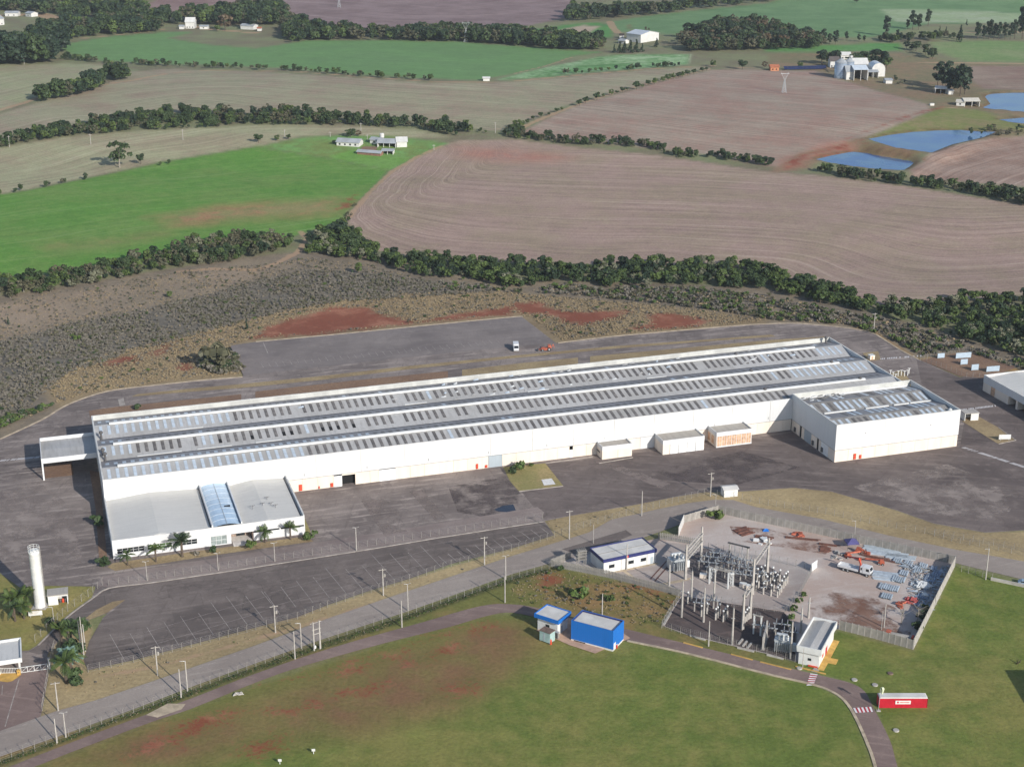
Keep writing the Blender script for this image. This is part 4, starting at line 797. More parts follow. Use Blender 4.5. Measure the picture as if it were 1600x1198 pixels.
bx(ex0+.3, ex1-.2, oy0-2.5, oy0+4.4, .06, .16).build('porch_floor', plain('porch_paving', S(212, 204, 196), .9, .1, .8), of)
bx(ex0+2, ex0+4.6, oy0+4.42, oy0+4.49, 0.2, 2.6).build('door', M_GLASSD, of)
facade(ex1+.25, ox1, 0, 2.55); 
for a, b in ((ex1+.25, 48.6), (49.0, ox1-.3)): bx(a, b, oy0+.1, oy0+.2, 2.56, 3.09).build('window', M_GLASSD, of)
facade(48.6, 49.0, 2.55, 3.1); facade(ox1-.3, ox1, 2.55, 3.1)
bx(0, FT, oy0+FT, -.04, 0, OH).build('side_wall', M_PLAST, of); bx(ox1-FT, ox1, oy0+FT, -.04, 0, OH+.25).build('side_wall', M_PLAST, of)
for a, b, c, d, z in ((-.05, ox1+.05, oy0-.05, oy0+.38, OH), (-.05, .38, oy0+.39, -.06, OH), (ox1-.38, ox1+.05, oy0+.39, -.06, OH+.25)): bx(a, b, c, d, z+.004, z+.08).build('parapet_cap', M_CAP, of)
vx0, vx1 = 29.2, 37.4
def gable(x0, x1, xr):
    z0, z1 = 5.0, 6.1
    for p0, q0, p1, q1 in ((x0, z0, xr, z1), (xr, z1, x1, z0+.3)):
        MB().add([(p0, oy0+.3, q0), (p1, oy0+.3, q1), (p1, -.05, q1), (p0, -.05, q0), (p0, oy0+.3, q0-.1), (p1, oy0+.3, q1-.1), (p1, -.05, q1-.1), (p0, -.05, q0-.1)], [(0, 1, 2, 3), (7, 6, 5, 4), (0, 4, 5, 1), (2, 6, 7, 3), (1, 5, 6, 2), (3, 7, 4, 0)]).build('roof_slope', M_ROOFL, of)
gable(FT, vx0-.4, 13.5); gable(vx1+.4, ox1-FT, 45.5)
for x in (vx0-.4, vx1): bx(x, x+.4, oy0+.3, -.05, 4.2, 6.6).build('parapet', M_PLAST, of)
for x in (vx0-.75, ox1-FT-.75): bx(x, x+.34, oy0+.32, -.07, 5.05, 5.42).build('gutter', M_TRIM, of)
nseg, nb = 10, 8
for j in range(nb):
    ya, yb = oy0+.3+(oy0*-1-.4)*j/nb, oy0+.3+(oy0*-1-.4)*(j+1)/nb
    mb = MB(); R_ = (vx1-vx0)/2; prev = None
    for i in range(nseg):
        t0, t1 = math.pi*i/nseg, math.pi*(i+1)/nseg; p = lambda t: ((vx0+vx1)/2-R_*math.cos(t), 5.3+1.15*math.sin(t))
        (xa, za), (xb, zb) = p(t0), p(t1)
        mb.add([(xa, ya+.06, za), (xb, ya+.06, zb), (xb, yb-.06, zb), (xa, yb-.06, za)], [(0, 1, 2, 3)])
    mb.build('vault_pane', M_VAULT, of, smooth=True)
    mb = MB()
    for i in range(nseg):
        t0, t1 = math.pi*i/nseg, math.pi*(i+1)/nseg; (xa, za), (xb, zb) = p(t0), p(t1); mb.beam((xa, yb, za+.02), (xb, yb, zb+.02), .3, .1)
    mb.build('vault_rib', M_SKYB, of)
bx((vx0+vx1)/2-.1, (vx0+vx1)/2+.1, oy0+.4, -.2, 6.42, 6.54).build('vault_ridge', M_DOORG, of)
bx(34.2, 36.0, -18.6, -17.9, 6.2, 6.5).build('broken_opening', M_HOLE, of)
for x, y in ((42.3, -21.5), (45.5, -20.5), (48, -21), (49, -23), (47.5, -16.5)):      # small antennas on the right roof
    mb = MB(); mb.tube((x, y, 5.7), (x, y, 7.0), .06, n=5); mb.beam((x-.8, y, 6.9), (x+.8, y, 6.9), .08, .08); mb.beam((x-.4, y-.4, 6.6), (x+.4, y+.4, 6.6), .06, .06); mb.build('antenna', M_TRIM, of)
# ------------------------------------------------------------------ canopy at the left end
cz = 7.6
(c0u, c0v), (c1u, c1v) = loc(64, 717, cz), loc(60.6, 684.4, cz)
ca = thing('loading_canopy', 'white flat loading canopy on one tall leg at the left end of the warehouse', 'canopy', (OX, OY, 0), THETA)
cu0, cv0, cv1 = c0u, c0v, c1v
bx(cu0, -.02, cv0, cv0+.25, cz-1.7, cz).build('fascia', M_PLAST, ca); bx(cu0, -.02, cv1-.25, cv1, cz-1.7, cz).build('fascia', M_PLAST, ca); bx(cu0, cu0+.25, cv0+.26, cv1-.26, cz-1.7, cz).build('fascia', M_PLAST, ca)
vm = (cv0+cv1)/2
for p0, q0, p1, q1 in ((cv0+.26, cz-1.1, vm, cz-.7), (vm, cz-.7, cv1-.26, cz-1.1)):
    MB().add([(cu0+.26, p0, q0), (-.03, p0, q0), (-.03, p1, q1), (cu0+.26, p1, q1), (cu0+.26, p0, q0-.1), (-.03, p0, q0-.1), (-.03, p1, q1-.1), (cu0+.26, p1, q1-.1)], [(0, 1, 2, 3), (7, 6, 5, 4), (0, 4, 5, 1), (2, 6, 7, 3)]).build('roof_slope', M_ROOF, ca)
bx(cu0+.0, cu0+.5, cv0+.0, cv0+.6, 0, cz-1.71).build('leg', M_PLAST, ca); bx(cu0+.0, cu0+.5, cv1-.6, cv1, 0, cz-1.71).build('leg', M_PLAST, ca)
sheet('worn_floor', [wpos(cu0+.6, cv0+1.5), wpos(-8, cv0+1.5), wpos(-8, cv1-4), wpos(cu0+.6, cv1-4)], .1, M_EARTH, 'bare tan floor under the loading canopy')
# ------------------------------------------------------------------ three small front buildings
M_ROOFS = roofing('flat_roof_grey', S(176, 170, 160), S(166, 158, 148), S(146, 138, 130))
def lean(label, px0, px1, v0, h, kind, vback=-.05):
    """flat little building against the front wall; px0/px1: base of its front left and right corners"""
    (u0, va), (u1, vb) = loc(*px0), loc(*px1); v0 = (va+vb)/2
    t = thing('front_building', label, 'building', (OX, OY, 0), THETA, 'small buildings against the warehouse front')
    z1 = h
    bx(u0, u1, v0, v0+.2, h-1.5, z1).build('fascia', M_PLAST, t); bx(u0, u0+.2, v0+.2, vback, h-1.5, z1).build('fascia', M_PLAST, t); bx(u1-.2, u1, v0+.2, vback, h-1.5, z1).build('fascia', M_PLAST, t)
    bx(u0+.2, u1-.2, v0+.2, vback, h-.6, h-.45).build('roof', M_ROOFS, t)
    bx(u0+.02, u0+.2, v0+.2, vback, 0, h-1.51).build('side_wall', M_CREAM, t); bx(u1-.2, u1-.02, v0+.2, vback, 0, h-1.51).build('side_wall', M_CREAM, t)
    return t, u0, u1, v0
t, u0, u1, v0 = lean('small cream building with two front panels, leftmost against the warehouse wall', (941, 718.5), (987, 712), 0, 4.7, '')
mid = (u0+u1)/2+.3
for a, b in ((u0+.02, mid-.05), (mid+.05, u1-.02)): bx(a, b, v0+.03, v0+.19, 0, 3.18).build('base_panel', M_CREAM, t)
bx(u0-.02, u0+.015, v0+2, v0+6, 1.6, 2.2).build('louvre', M_TRIM, t)
t, u0, u1, v0 = lean('white building with four garage doors, middle of the three at the wall', (1035.5, 711), (1100, 702.5), 0, 5.2, '')
bx(u0+.02, u0+2.6, v0+.03, v0+.19, 0, 3.68).build('base_panel', M_CREAM, t); w = (u1-.1-u0-2.7)/4
for i in range(4): bx(u0+2.7+i*w+.08, u0+2.7+(i+1)*w-.08, v0+.05, v0+.19, 0, 3.68).build('garage_door', M_DOORW, t)
bx(u0-5.2, u0-.02, v0+8, -.05, 0, 4.2).build('side_block', M_PLAST, t); bx(u0-5.0, u0-.03, v0+8.1, -.06, 4.2, 4.25).build('side_roof', M_ROOFS, t)
t, u0, u1, v0 = lean('white building with orange curtained windows, rightmost of the three at the wall', (1118.5, 699.5), (1174.5, 693), 0, 5.6, '')
M_CURT = plain('orange_glazing', S(214, 172, 138), .4, .25, .9, c2=S(236, 220, 202)); 
bx(u0+.02, u1-.02, v0+.03, v0+.19, 0, .5).build('plinth', M_PLAST, t); w = (u1-u0-.6)/7
for i in range(7):
    a = u0+.3+i*w; wd = bx(a+.08, a+w-.08, v0+.1, v0+.16, .5, 4.0).build('window', M_CURT, t)
    bx(a-.08, a+.08, v0+.04, v0+.19, .5, 4.08).build('post', M_PLAST, t); bx(a+w/2-.04, a+w/2+.04, v0+.06, v0+.1, .5, 4.0).build('mullion', M_FRAME, wd)
bx(u1-.38, u1-.22, v0+.04, v0+.19, .5, 4.08).build('post', M_PLAST, t)
for y in (v0+2, v0+5, v0+8): bx(u0-.015, u0+.015, y, y+2, .8, 3.6).build('window', M_CURT, t)
# ------------------------------------------------------------------ vegetation
def leafmat(name, c1, c2, c3=None, rough=0.6):
    t = NT(name); p = t.obj(); n = t.noise(p, 0.9, 3); r = t.rand(); n2 = t.noise(p, 3.5, 2)
    col = t.mix(r, c1, c2); col = t.mix(t.ramp(n, 0.35, 0.7), col, tuple(x*0.55 for x in c1))
    col = t.mix(t.math('MULTIPLY', t.ramp(n2, 0.5, 0.8), 0.5), col, c3 or tuple(min(1, x*1.5) for x in c2))
    t.b.inputs['Subsurface Weight'].default_value = 0.0
    t.done(col, rough, 0, 0.25); return t.m
L_DARK = leafmat('leaf_dark', S(54, 70, 44), S(76, 94, 56)); L_MID = leafmat('leaf_mid', S(70, 88, 46), S(98, 114, 60))
L_OLIVE = leafmat('leaf_olive', S(86, 88, 66), S(104, 100, 78)); L_PALE = leafmat('leaf_pale', S(112, 114, 92), S(132, 132, 108))
L_BLUE = leafmat('leaf_evergreen', S(44, 60, 44), S(60, 78, 54)); L_SCR = leafmat('scrub_twigs', S(116, 111, 101), S(138, 131, 118), S(158, 150, 136))
L_TAN = leafmat('dry_tuft', S(164, 146, 114), S(178, 160, 128), S(184, 168, 138)); L_BUSH = leafmat('green_bush', S(74, 94, 46), S(98, 116, 58)); L_BROWN = leafmat('leaf_brown', S(96, 82, 62), S(118, 100, 76))
L_PALM = leafmat('palm_leaf', S(66, 84, 44), S(88, 104, 52)); L_PALMB = leafmat('palm_leaf_blue', S(112, 140, 128), S(130, 156, 142))
M_BARK = plain('bark', S(96, 84, 72), 0.95, 0.25, 1.5); M_BARKG = plain('bark_grey', S(150, 142, 130), 0.95, 0.2, 1.5)
def quad_cloud(name, P, Nrm, size, mat, rng, asp=1.0):
    n = len(P); Nrm = Nrm/np.maximum(np.linalg.norm(Nrm, axis=1, keepdims=True), 1e-6)
    r = rng.normal(size=(n, 3)); a = np.cross(Nrm, r); a /= np.maximum(np.linalg.norm(a, axis=1, keepdims=True), 1e-6); b = np.cross(Nrm, a)
    s = size[:, None] if np.ndim(size) else size
    V = np.stack([P-a*s-b*s*asp*0.6, P+a*s*0.7-b*s*asp, P+a*s+b*s*asp*0.7, P-a*s*0.6+b*s*asp], 1).reshape(-1, 3).astype(np.float32)
    me = bpy.data.meshes.new(name); me.vertices.add(4*n); me.vertices.foreach_set('co', V.ravel())
    me.loops.add(4*n); me.loops.foreach_set('vertex_index', np.arange(4*n, dtype=np.int32)); me.polygons.add(n)
    me.polygons.foreach_set('loop_start', np.arange(0, 4*n, 4, dtype=np.int32)); me.materials.append(mat); me.update(); me.validate()
    return me
def crown(name, mat, seed, H=7.0, W=5.2, base=0.5, clumps=17, per=52, leaf=0.34, shape='dome'):
    g = np.random.default_rng(seed); P = []; N = []; zc = (H+base)/2; rz = (H-base)/2; rx = W/2
    for k in range(clumps):
        if shape == 'cone':
            f = (k+0.5)/clumps; z = base+(H-base)*f; rr = rx*(1-f)**0.85*0.75+0.12; th = g.uniform(0, 6.283)
            c = np.array([rr*math.cos(th)*g.uniform(.2, .9), rr*math.sin(th)*g.uniform(.2, .9), z]); cr = max(rr*0.75, .5)
        else:
            d = g.normal(size=3); d /= np.linalg.norm(d); d[2] = d[2]*0.95+0.05; rad = g.uniform(0.45, 0.78)
            c = np.array([d[0]*rx*rad, d[1]*rx*rad, zc+d[2]*rz*rad]); cr = g.uniform(.22, .5)*rx; c = c*np.array([g.uniform(.85, 1.2), g.uniform(.85, 1.2), 1])
            if shape == 'ragged': c *= np.array([1.25, 1.25, 1.0]); cr *= .75
        d = g.normal(size=(per, 3)); d /= np.linalg.norm(d, axis=1, keepdims=True); d[:, 2] = np.where(d[:, 2] < -0.3, -d[:, 2], d[:, 2])
        P.append(c+d*cr*g.uniform(.6, 1.08, (per, 1))*np.array([1, 1, .8])); N.append(d+g.normal(size=(per, 3))*0.55+np.array([0, 0, .25]))
    P = np.concatenate(P); N = np.concatenate(N); P[:, 2] = np.maximum(P[:, 2], base*0.5)
    return quad_cloud(name, P, N, g.uniform(.6, 1.25, len(P))*leaf, mat, g)
def trunk(name, H=4.6, r=.2, seed=0, mat=None, limbs=4):
    g = random.Random(seed); mb = MB(); a = Vector((0, 0, -.3))
    b = Vector((g.uniform(-.2, .2), g.uniform(-.2, .2), H*.55)); mb.tube(a, b, r, r*.7, 6); c = b+Vector((g.uniform(-.3, .3), g.uniform(-.3, .3), H*.45)); mb.tube(b, c, r*.7, r*.3, 6)
    for i in range(limbs):
        t = g.uniform(0, 6.28); s = b.lerp(c, g.uniform(-.3, .5)); mb.tube(s, s+Vector((math.cos(t)*1.3, math.sin(t)*1.3, g.uniform(.6, 1.4))), r*.4, r*.15, 5)
    return mb.mesh(name, mat or M_BARK)
CR = {'dark': [crown('crown', L_DARK, s) for s in (1, 2, 3)]+[crown('crown', L_BLUE, 4)], 'mid': [crown('crown', L_MID, s) for s in (5, 6)], 'olive': [crown('crown', L_OLIVE, s, shape='ragged') for s in (7, 8)], 'pale': [crown('crown', L_PALE, 9)],
      'brown': [crown('crown', L_BROWN, 10, shape='ragged')], 'cone': [crown('crown', L_BLUE, s, 12, 7.5, .4, 20, 36, .5, 'cone') for s in (11, 12)], 'euc': [crown('crown', L_BLUE, s, 14, 6.6, .6, 24, 32, .6, 'dome') for s in (13, 14)], 'bare': [crown('crown', L_DARK, 15, 12, 9.5, 1.4, 26, 30, .42, 'ragged')],
      'round': [crown('crown', L_DARK, 16, 6.5, 5.6, .8, 15, 40, .42), crown('crown', L_MID, 17, 6.5, 5.4, .8, 15, 40, .42)]}
TR = {'std': trunk('trunk', 4.6, .2, 1), 'grey': trunk('trunk', 5, .2, 2, M_BARKG), 'tall': trunk('trunk', 10, .28, 3), 'big': trunk('trunk', 8, .35, 4, M_BARKG, 7)}
HREF = {'cone': 12, 'euc': 14, 'bare': 12, 'round': 6.5}
n_trees = 0
def tree(px, py, h, kind, label, group=None, wide=1.0, name='tree', p=None):
    global n_trees
    p = ter(px, py) if p is None else p; s = h/HREF.get(kind, 7.0)
    t = thing(name, label, 'tree', (p.x, p.y, p.z), random.uniform(0, 6.28), group); t.scale = (s*wide, s*wide, s)
    link('crown', random.choice(CR[kind]), t); link('trunk', TR['tall' if kind in ('cone', 'euc') else 'big' if kind == 'bare' else 'grey' if kind in ('olive', 'pale') else 'std'], t); n_trees += 1
    return t
def T(px, py, top, kind, label, group=None, wide=1.0): return tree(px, py, max(1.5, height(px, py, top)), kind, label, group, wide)
# single trees that stand out
T(187, 262, 215, 'bare', 'large loose-crowned grey-green tree at the edge of the bright green field', None, .95); T(220, 257, 238, 'round', 'small dense conical tree right of the large loose-crowned tree', None, .7)
for i, (x, y, tp) in enumerate(((404, 223, 208), (433, 220, 210.5), (451, 218, 209))): T(x, y, tp, 'round', ORD[i]+' from left of three round trees on the boundary above the green field', 'three round trees above the green field', 1.1)
T(386, 516, 498, 'cone', 'lone dark young pine beside the rear lot kerb', None, .6); T(265, 465, 454, 'round', 'lone dark bush tree amid the grey scrub'); T(13, 507, 495, 'cone', 'lone small conifer in the scrub at the left edge', None, .7)
T(1114, 105, 93, 'round', 'big round tree at the top end of the diagonal hedgerow'); T(1160, 109, 92, 'round', 'spreading tree right of the hedgerow end'); T(1195, 107, 95, 'brown', 'thin tree by the small orange house')
for i, (x, y, tp) in enumerate(sorted(((905, 166, 154), (915, 162, 150), (932.5, 157, 143), (955, 149, 139), (972.5, 145, 135), (994.5, 140, 126), (1012.5, 134, 124), (1022.5, 132, 121), (1036, 128, 119), (1044, 126, 115), (1052, 123.5, 114), (1060, 122, 112), (1066, 120.5, 111), (1074, 118, 108.5), (1084, 116.5, 107), (1097, 113, 104), (1104, 111, 104), (845, 184, 174), (833, 188, 180), (858, 181, 175), (870, 176, 168), (878, 173, 167), (943, 152, 146), (964, 147, 141), (980, 142, 136), (808, 202, 186), (816, 198, 188), (824, 194, 185), (1004, 137, 131)))):
    T(x, y, tp, 'round', ORD[i]+' round tree from the lower left in the diagonal hedgerow', 'trees of the diagonal hedgerow', random.uniform(.95, 1.2))
for i, (x, y, tp) in enumerate(sorted(((1385, 57, 20), (1402, 60, 44), (1426, 47, 14), (1435, 47, 18), (1450, 41, 12), (1418, 46, 28)))): T(x, y, tp, 'euc', ORD[i]+' from left of the tall dark trees beside the pale far field', 'tall trees beside the pale far field', .75)
for i, (x, y, tp) in enumerate(sorted(((1527, 62, 30), (1545, 62, 26), (1560, 63, 32), (1570, 62, 31), (1585, 62, 28), (1597, 61, 2), (1606, 60, 10), (1537, 62, 36), (1553, 62, 34), (1578, 62, 33)))): T(x, y, tp, 'euc', ORD[i]+' from left of the tall dark trees in the upper right row', 'tall trees in the upper right row', .7)
for i, (x, y, tp) in enumerate(sorted(((1285, 70, 43), (1305, 70, 44), (1322, 64, 48), (1342, 66, 52), (1350, 66, 54), (1296, 70, 50)))): T(x, y, tp, 'euc', ORD[i]+' from left of the trees at the right end of the dark wooded hill', 'trees at the end of the wooded hill', .9)
for i, (x, y, tp) in enumerate(sorted(((1284, 101, 77), (1304, 101, 78), (1294, 100, 80), (1336, 102, 80), (1350, 101, 79), (1343, 104, 84), (1325, 101, 88)))): T(x, y, tp, 'dark', ORD[i]+' from left of the dark trees behind the far farm silos', 'trees behind the far farm silos', 1.15)
T(1372, 110, 76, 'dark', 'broad rounded tree right of the far farm sheds', None, 1.2); T(1384, 110, 84, 'mid', 'tree leaning against the broad tree by the far farm', None, 1.0); T(1250, 107, 96, 'round', 'round bush by the row of solar panels')
for i, (x, y, tp) in enumerate(sorted(((1416, 77, 64), (1431, 80, 62), (1446, 86, 68), (1457, 92, 74), (1424, 79, 68), (1451, 89, 76)))): T(x, y, tp, 'dark', ORD[i]+' from left of the loose row of trees above the dirt track', 'trees above the dirt track', 1.1)
for i, (x, y, tp) in enumerate(sorted(((1465, 134, 93), (1477, 140, 92), (1490, 147, 97), (1500, 150, 95), (1507, 148, 99), (1483, 146, 104), (1472, 138, 100)))): T(x, y, tp, 'euc', ORD[i]+' from left of the tall trees in the clump near the upper pond', 'tall clump near the upper pond', .95)
for i, (x, y, tp) in enumerate(sorted(((968, 83, 66), (976, 83, 65), (985, 83, 63), (994, 82, 62), (1003, 81, 68), (1026, 74, 60), (960, 83, 70)))): T(x, y, tp, 'cone', ORD[i]+' from left of the dark conifers before the far white shed', 'conifers before the far white shed', 1.0)
T(1010, 55, 41, 'olive', 'tree behind the far white shed'); T(548, 214, 200, 'dark', 'dark tree behind the near farmhouse', None, 1.6); T(560, 213, 203, 'brown', 'brown tree beside the near farmhouse', None, 1.3); T(522, 226, 219, 'dark', 'bush at the left end of the near farmhouse', None, 1.2)
T(262, 104, 95, 'round', 'round tree in the hedge under the far green field'); T(335, 107, 95, 'round', 'taller tree in the hedge under the far green field', None, .7); T(405, 110, 99, 'round', 'third round tree in the hedge under the far green field')
T(352, 48, 20, 'brown', 'broad russet tree right of the far white house', None, 1.2); T(340, 50, 37, 'mid', 'yellowish tree right of the far white house'); T(397, 46, 2, 'euc', 'very tall tree at the far wood edge'); T(1338, 5, -2, 'round', 'lone dark tree on the far green hill', None, 1.3)
for i, (x, y, tp) in enumerate(sorted(((1500, 66, 40), (1468, 50, 41), (1478, 51, 42), (1510, 40, 31)))): T(x, y, tp, 'cone', ORD[i]+' from left of the small far conifers among the upper right fields', 'small far conifers', .8)
T(1497, 62, 54, 'round', 'round bush at the edge of the upper right field')
T(1560, 214, 205, 'olive', 'spreading tree on the bank of the middle pond', None, 1.5)

# shrubs that stand alone (and lend their shape to the scrub)
def shrub_mesh(name, mat, seed, H=1.7, W=2.4, clumps=6, per=12, leaf=.3): return crown(name, mat, seed, H, W, .05, clumps, per, leaf)
SH = {'scrub': [shrub_mesh('foliage', L_SCR, 31), shrub_mesh('foliage', L_SCR, 32, 1.4, 2.0), shrub_mesh('foliage', L_OLIVE, 33, 1.8, 2.2)], 'tuft': [shrub_mesh('foliage', L_TAN, 34, .8, 1.5, 4, 10, .22), shrub_mesh('foliage', L_TAN, 35, .6, 1.8, 4, 10, .2)], 'green': [shrub_mesh('foliage', L_BUSH, 36, 2.0, 2.8, 8, 24, .26), shrub_mesh('foliage', L_MID, 37, 1.8, 2.6, 8, 24, .26)], 'dark': [shrub_mesh('foliage', L_DARK, 38, 1.9, 2.4, 8, 20, .28)]}
proto = {}
def shrub(px, py, s, kind, label, group=None, z=None, idx=0):
    p = ter(px, py); t = thing('shrub', label, 'shrub', (p.x, p.y, p.z), random.uniform(0, 6), group); t.scale = (s, s, s)
    link('foliage', SH[kind][idx], t); mb = MB(); mb.tube((0, 0, -.1), (.1, 0, .8), .06, .03, 5); mb.build('stem', M_BARK, t); return t
shrub(811, 735, 1.7, 'green', 'bright green bush on the grass square before the warehouse'); shrub(802, 741, 1.5, 'dark', 'dark bush left of the bright green bush'); shrub(830, 729, .8, 'green', 'small sapling by the warehouse wall', idx=1)
shrub(162, 886, 1.7, 'dark', 'dark round bush at the left corner of the office'); shrub(484, 843, 1.6, 'green', 'green bush at the right corner of the office', idx=1); shrub(392, 857, 1.6, 'green', 'green bush right of the office porch', idx=1); shrub(334, 864, 1.2, 'dark', 'dark bush left of the office porch'); shrub(307, 868, 1.0, 'scrub', 'reddish low shrub between the palms and the porch')
shrub(153, 822, 1.9, 'dark', 'dark bush in the shade left of the warehouse'); shrub(215, 640, 1.2, 'dark', 'dark bush behind the left end of the warehouse roof'); shrub(905, 936, 2.0, 'green', 'bright weed clump on the verge above the blue kiosk'); shrub(953, 940, 1.3, 'green', 'smaller weed clump on the verge', idx=1)
shrub(120, 532, 1.2, 'green', 'bright green shrub amid the grey scrub'); shrub(340, 575, 5.5, 'scrub', 'large grey leafless thicket left of the rear lot', idx=2); shrub(1118, 812, 2.0, 'green', 'green weeds inside the corner of the substation wall', idx=1); shrub(876, 892, .9, 'dark', 'small dark bush at the palisade wall')
for x, y, s in ((1248, 942, .8), (1240, 955, .9), (1236, 968, .9), (1256, 932, .7), (1446, 955, 1.1), (1440, 968, 1.4), (1433, 984, 1.3), (1232, 980, .9)): shrub(x, y, s, 'dark' if x > 1400 else 'green', 'overgrown weeds along the substation fence' if x < 1400 else 'dark weeds at the foot of the storage wall', 'weeds by the fence' if x < 1400 else 'weeds by the storage wall', idx=0)

def in_poly(pl, n, rng):
    lo, hi = pl.min(0), pl.max(0); out = []; c = 0
    while c < n:
        q = lo+(hi-lo)*rng.random((max(n*3, 200), 2)); k = q[sdist(q[:, 0], q[:, 1], pl) > 0]
        if len(k) == 0: break
        out.append(k); c += len(k)
    return np.concatenate(out)[:n]
def area(pl): x, y = pl[:, 0], pl[:, 1]; return abs(np.sum(x*np.roll(y, -1)-y*np.roll(x, -1)))/2
SRC = {}
def source(me):                                             # an existing plant that carries this mesh
    if me.name not in SRC: SRC[me.name] = next((o for o in bpy.data.objects if o.data == me), None)
    return SRC[me.name]
def scatter(name, label, P, meshes, idx, scl, cat=None):
    me = bpy.data.meshes.new(name); z = hterr(P[:, 0], P[:, 1])
    me.vertices.add(len(P)); me.vertices.foreach_set('co', np.column_stack([P, z]).astype(np.float32).ravel())
    for nm, ty, key, arr in (('rot', 'FLOAT_VECTOR', 'vector', np.column_stack([RNG.normal(0, .08, len(P)), RNG.normal(0, .08, len(P)), RNG.random(len(P))*6.28])), ('scl', 'FLOAT_VECTOR', 'vector', np.column_stack([scl*RNG.uniform(.85, 1.2, len(P)), scl*RNG.uniform(.85, 1.2, len(P)), scl])), ('idx', 'INT', 'value', idx.astype(np.int32))):
        a = me.attributes.new(nm, ty, 'POINT'); a.data.foreach_set(key, arr.astype(np.int32 if ty == 'INT' else np.float32).ravel())
    o = link(name, me); tag(o, label, cat, kind='stuff')
    ng = bpy.data.node_groups.new(name, 'GeometryNodeTree'); ng.interface.new_socket('Geometry', in_out='INPUT', socket_type='NodeSocketGeometry'); ng.interface.new_socket('Geometry', in_out='OUTPUT', socket_type='NodeSocketGeometry')
    N = ng.nodes; Lk = ng.links; gi = N.new('NodeGroupInput'); go = N.new('NodeGroupOutput'); jn = N.new('GeometryNodeJoinGeometry')
    def na(nm, ty): q = N.new('GeometryNodeInputNamedAttribute'); q.data_type = ty; q.inputs[0].default_value = nm; return q.outputs[0]
    rot, sc_, ix = na('rot', 'FLOAT_VECTOR'), na('scl', 'FLOAT_VECTOR'), na('idx', 'INT')
    for k, mm in enumerate(meshes):
        oi = N.new('GeometryNodeObjectInfo'); oi.inputs[0].default_value = source(mm); oi.transform_space = 'ORIGINAL'
        cp = N.new('FunctionNodeCompare'); cp.data_type = 'INT'; cp.operation = 'EQUAL'; Lk.new(ix, cp.inputs[2]); cp.inputs[3].default_value = k
        ip = N.new('GeometryNodeInstanceOnPoints'); Lk.new(gi.outputs[0], ip.inputs['Points']); Lk.new(cp.outputs[0], ip.inputs['Selection']); Lk.new(oi.outputs['Geometry'], ip.inputs['Instance']); Lk.new(rot, ip.inputs['Rotation']); Lk.new(sc_, ip.inputs['Scale'])
        Lk.new(ip.outputs[0], jn.inputs[0])
    Lk.new(jn.outputs[0], go.inputs[0]); md = o.modifiers.new('scatter', 'NODES'); md.node_group = ng
    return o
MIXES = {'dark': ['dark']*6+['mid']*2+['olive', 'pale'], 'olive': ['olive']*5+['dark']*4+['pale', 'mid', 'mid'], 'far': ['dark']*7+['mid']*2+['olive']*2, 'green': ['mid']*5+['dark']*5+['pale'], 'brownish': ['brown']*1+['dark']*6+['olive']*3, 'euc': ['euc']*3+['dark']*2}
ALLCR = [(k, m) for k in ('dark', 'mid', 'olive', 'pale', 'brown', 'euc') for m in CR[k]]
WOOD = []
def wood(pl, spacing, hmin, hmax, mix, label, single=0, single_label='', single_group=''):
    """trees of one wood; the nearest ones are single objects, the rest one mass"""
    w = poly_px(pl); n = int(area(w)/(spacing**2)); P = in_poly(w, n, RNG); P = P[np.argsort(P[:, 1])]
    keep = []; kinds = [random.choice(MIXES[mix]) for _ in P]; hs = hmin+(hmax*1.1-hmin)*RNG.random(len(P))**1.35; k0 = 0
    for i, (x, y) in enumerate(P):
        if k0 < single and -20 < proj((x, y, float(hterr(x, y))))[0] < 1620:
            tree(0, 0, hs[i], kinds[i], single_label, single_group, 1.15, p=Vector((x, y, float(hterr(x, y))))); k0 += 1
        else: keep.append(i)
    if not keep: return
    keep = np.array(keep); idx = np.array([random.choice([j for j, (k, m) in enumerate(ALLCR) if k == kinds[i]]) for i in keep])
    ref = np.array([HREF.get(kinds[i], 7.0) for i in keep]); scl = hs[keep]/ref
    scatter('wood', label, P[keep], [m for k, m in ALLCR], idx, scl)
for k, lst in CR.items():                                   # every crown shape needs one living example
    for m in lst:
        if source(m) is None:
            SRC.pop(m.name); q = {'pale': (1010, 452), 'brown': (1360, 500)}.get(k, (random.uniform(480, 1180), 428)); t = tree(q[0], q[1], 6, k, 'tree in the dark green wood belt behind the warehouse', 'trees of the wood belt'); t.children[0].data = m; SRC[m.name] = t.children[0]
wood([(480, 380), (500, 366), (535, 354), (562, 372), (590, 396), (625, 401), (675, 406), (725, 409), (800, 412), (900, 419), (950, 415), (1025, 414), (1150, 414), (1200, 426), (1237, 436), (1262, 441), (1325, 464), (1355, 476), (1360, 490), (1300, 478), (1200, 455), (1100, 447), (1012, 445), (950, 450), (887, 440), (800, 452), (750, 441), (675, 435), (625, 424), (575, 409), (475, 398)], 3.1, 2.2, 6.6, 'green', 'dark green wood belt between the scrub and the ploughed field', 110, 'tree in the dark green wood belt behind the warehouse', 'trees of the wood belt')
wood([(1355, 477), (1425, 478), (1450, 478), (1500, 468), (1600, 466), (1720, 456), (1720, 610), (1600, 560), (1525, 538), (1475, 520), (1425, 505), (1375, 494)], 3.3, 2.0, 6.2, 'green', 'dense green thicket at the right behind the ring road', 60, 'tree in the green thicket at the right behind the ring road', 'trees of the right thicket')
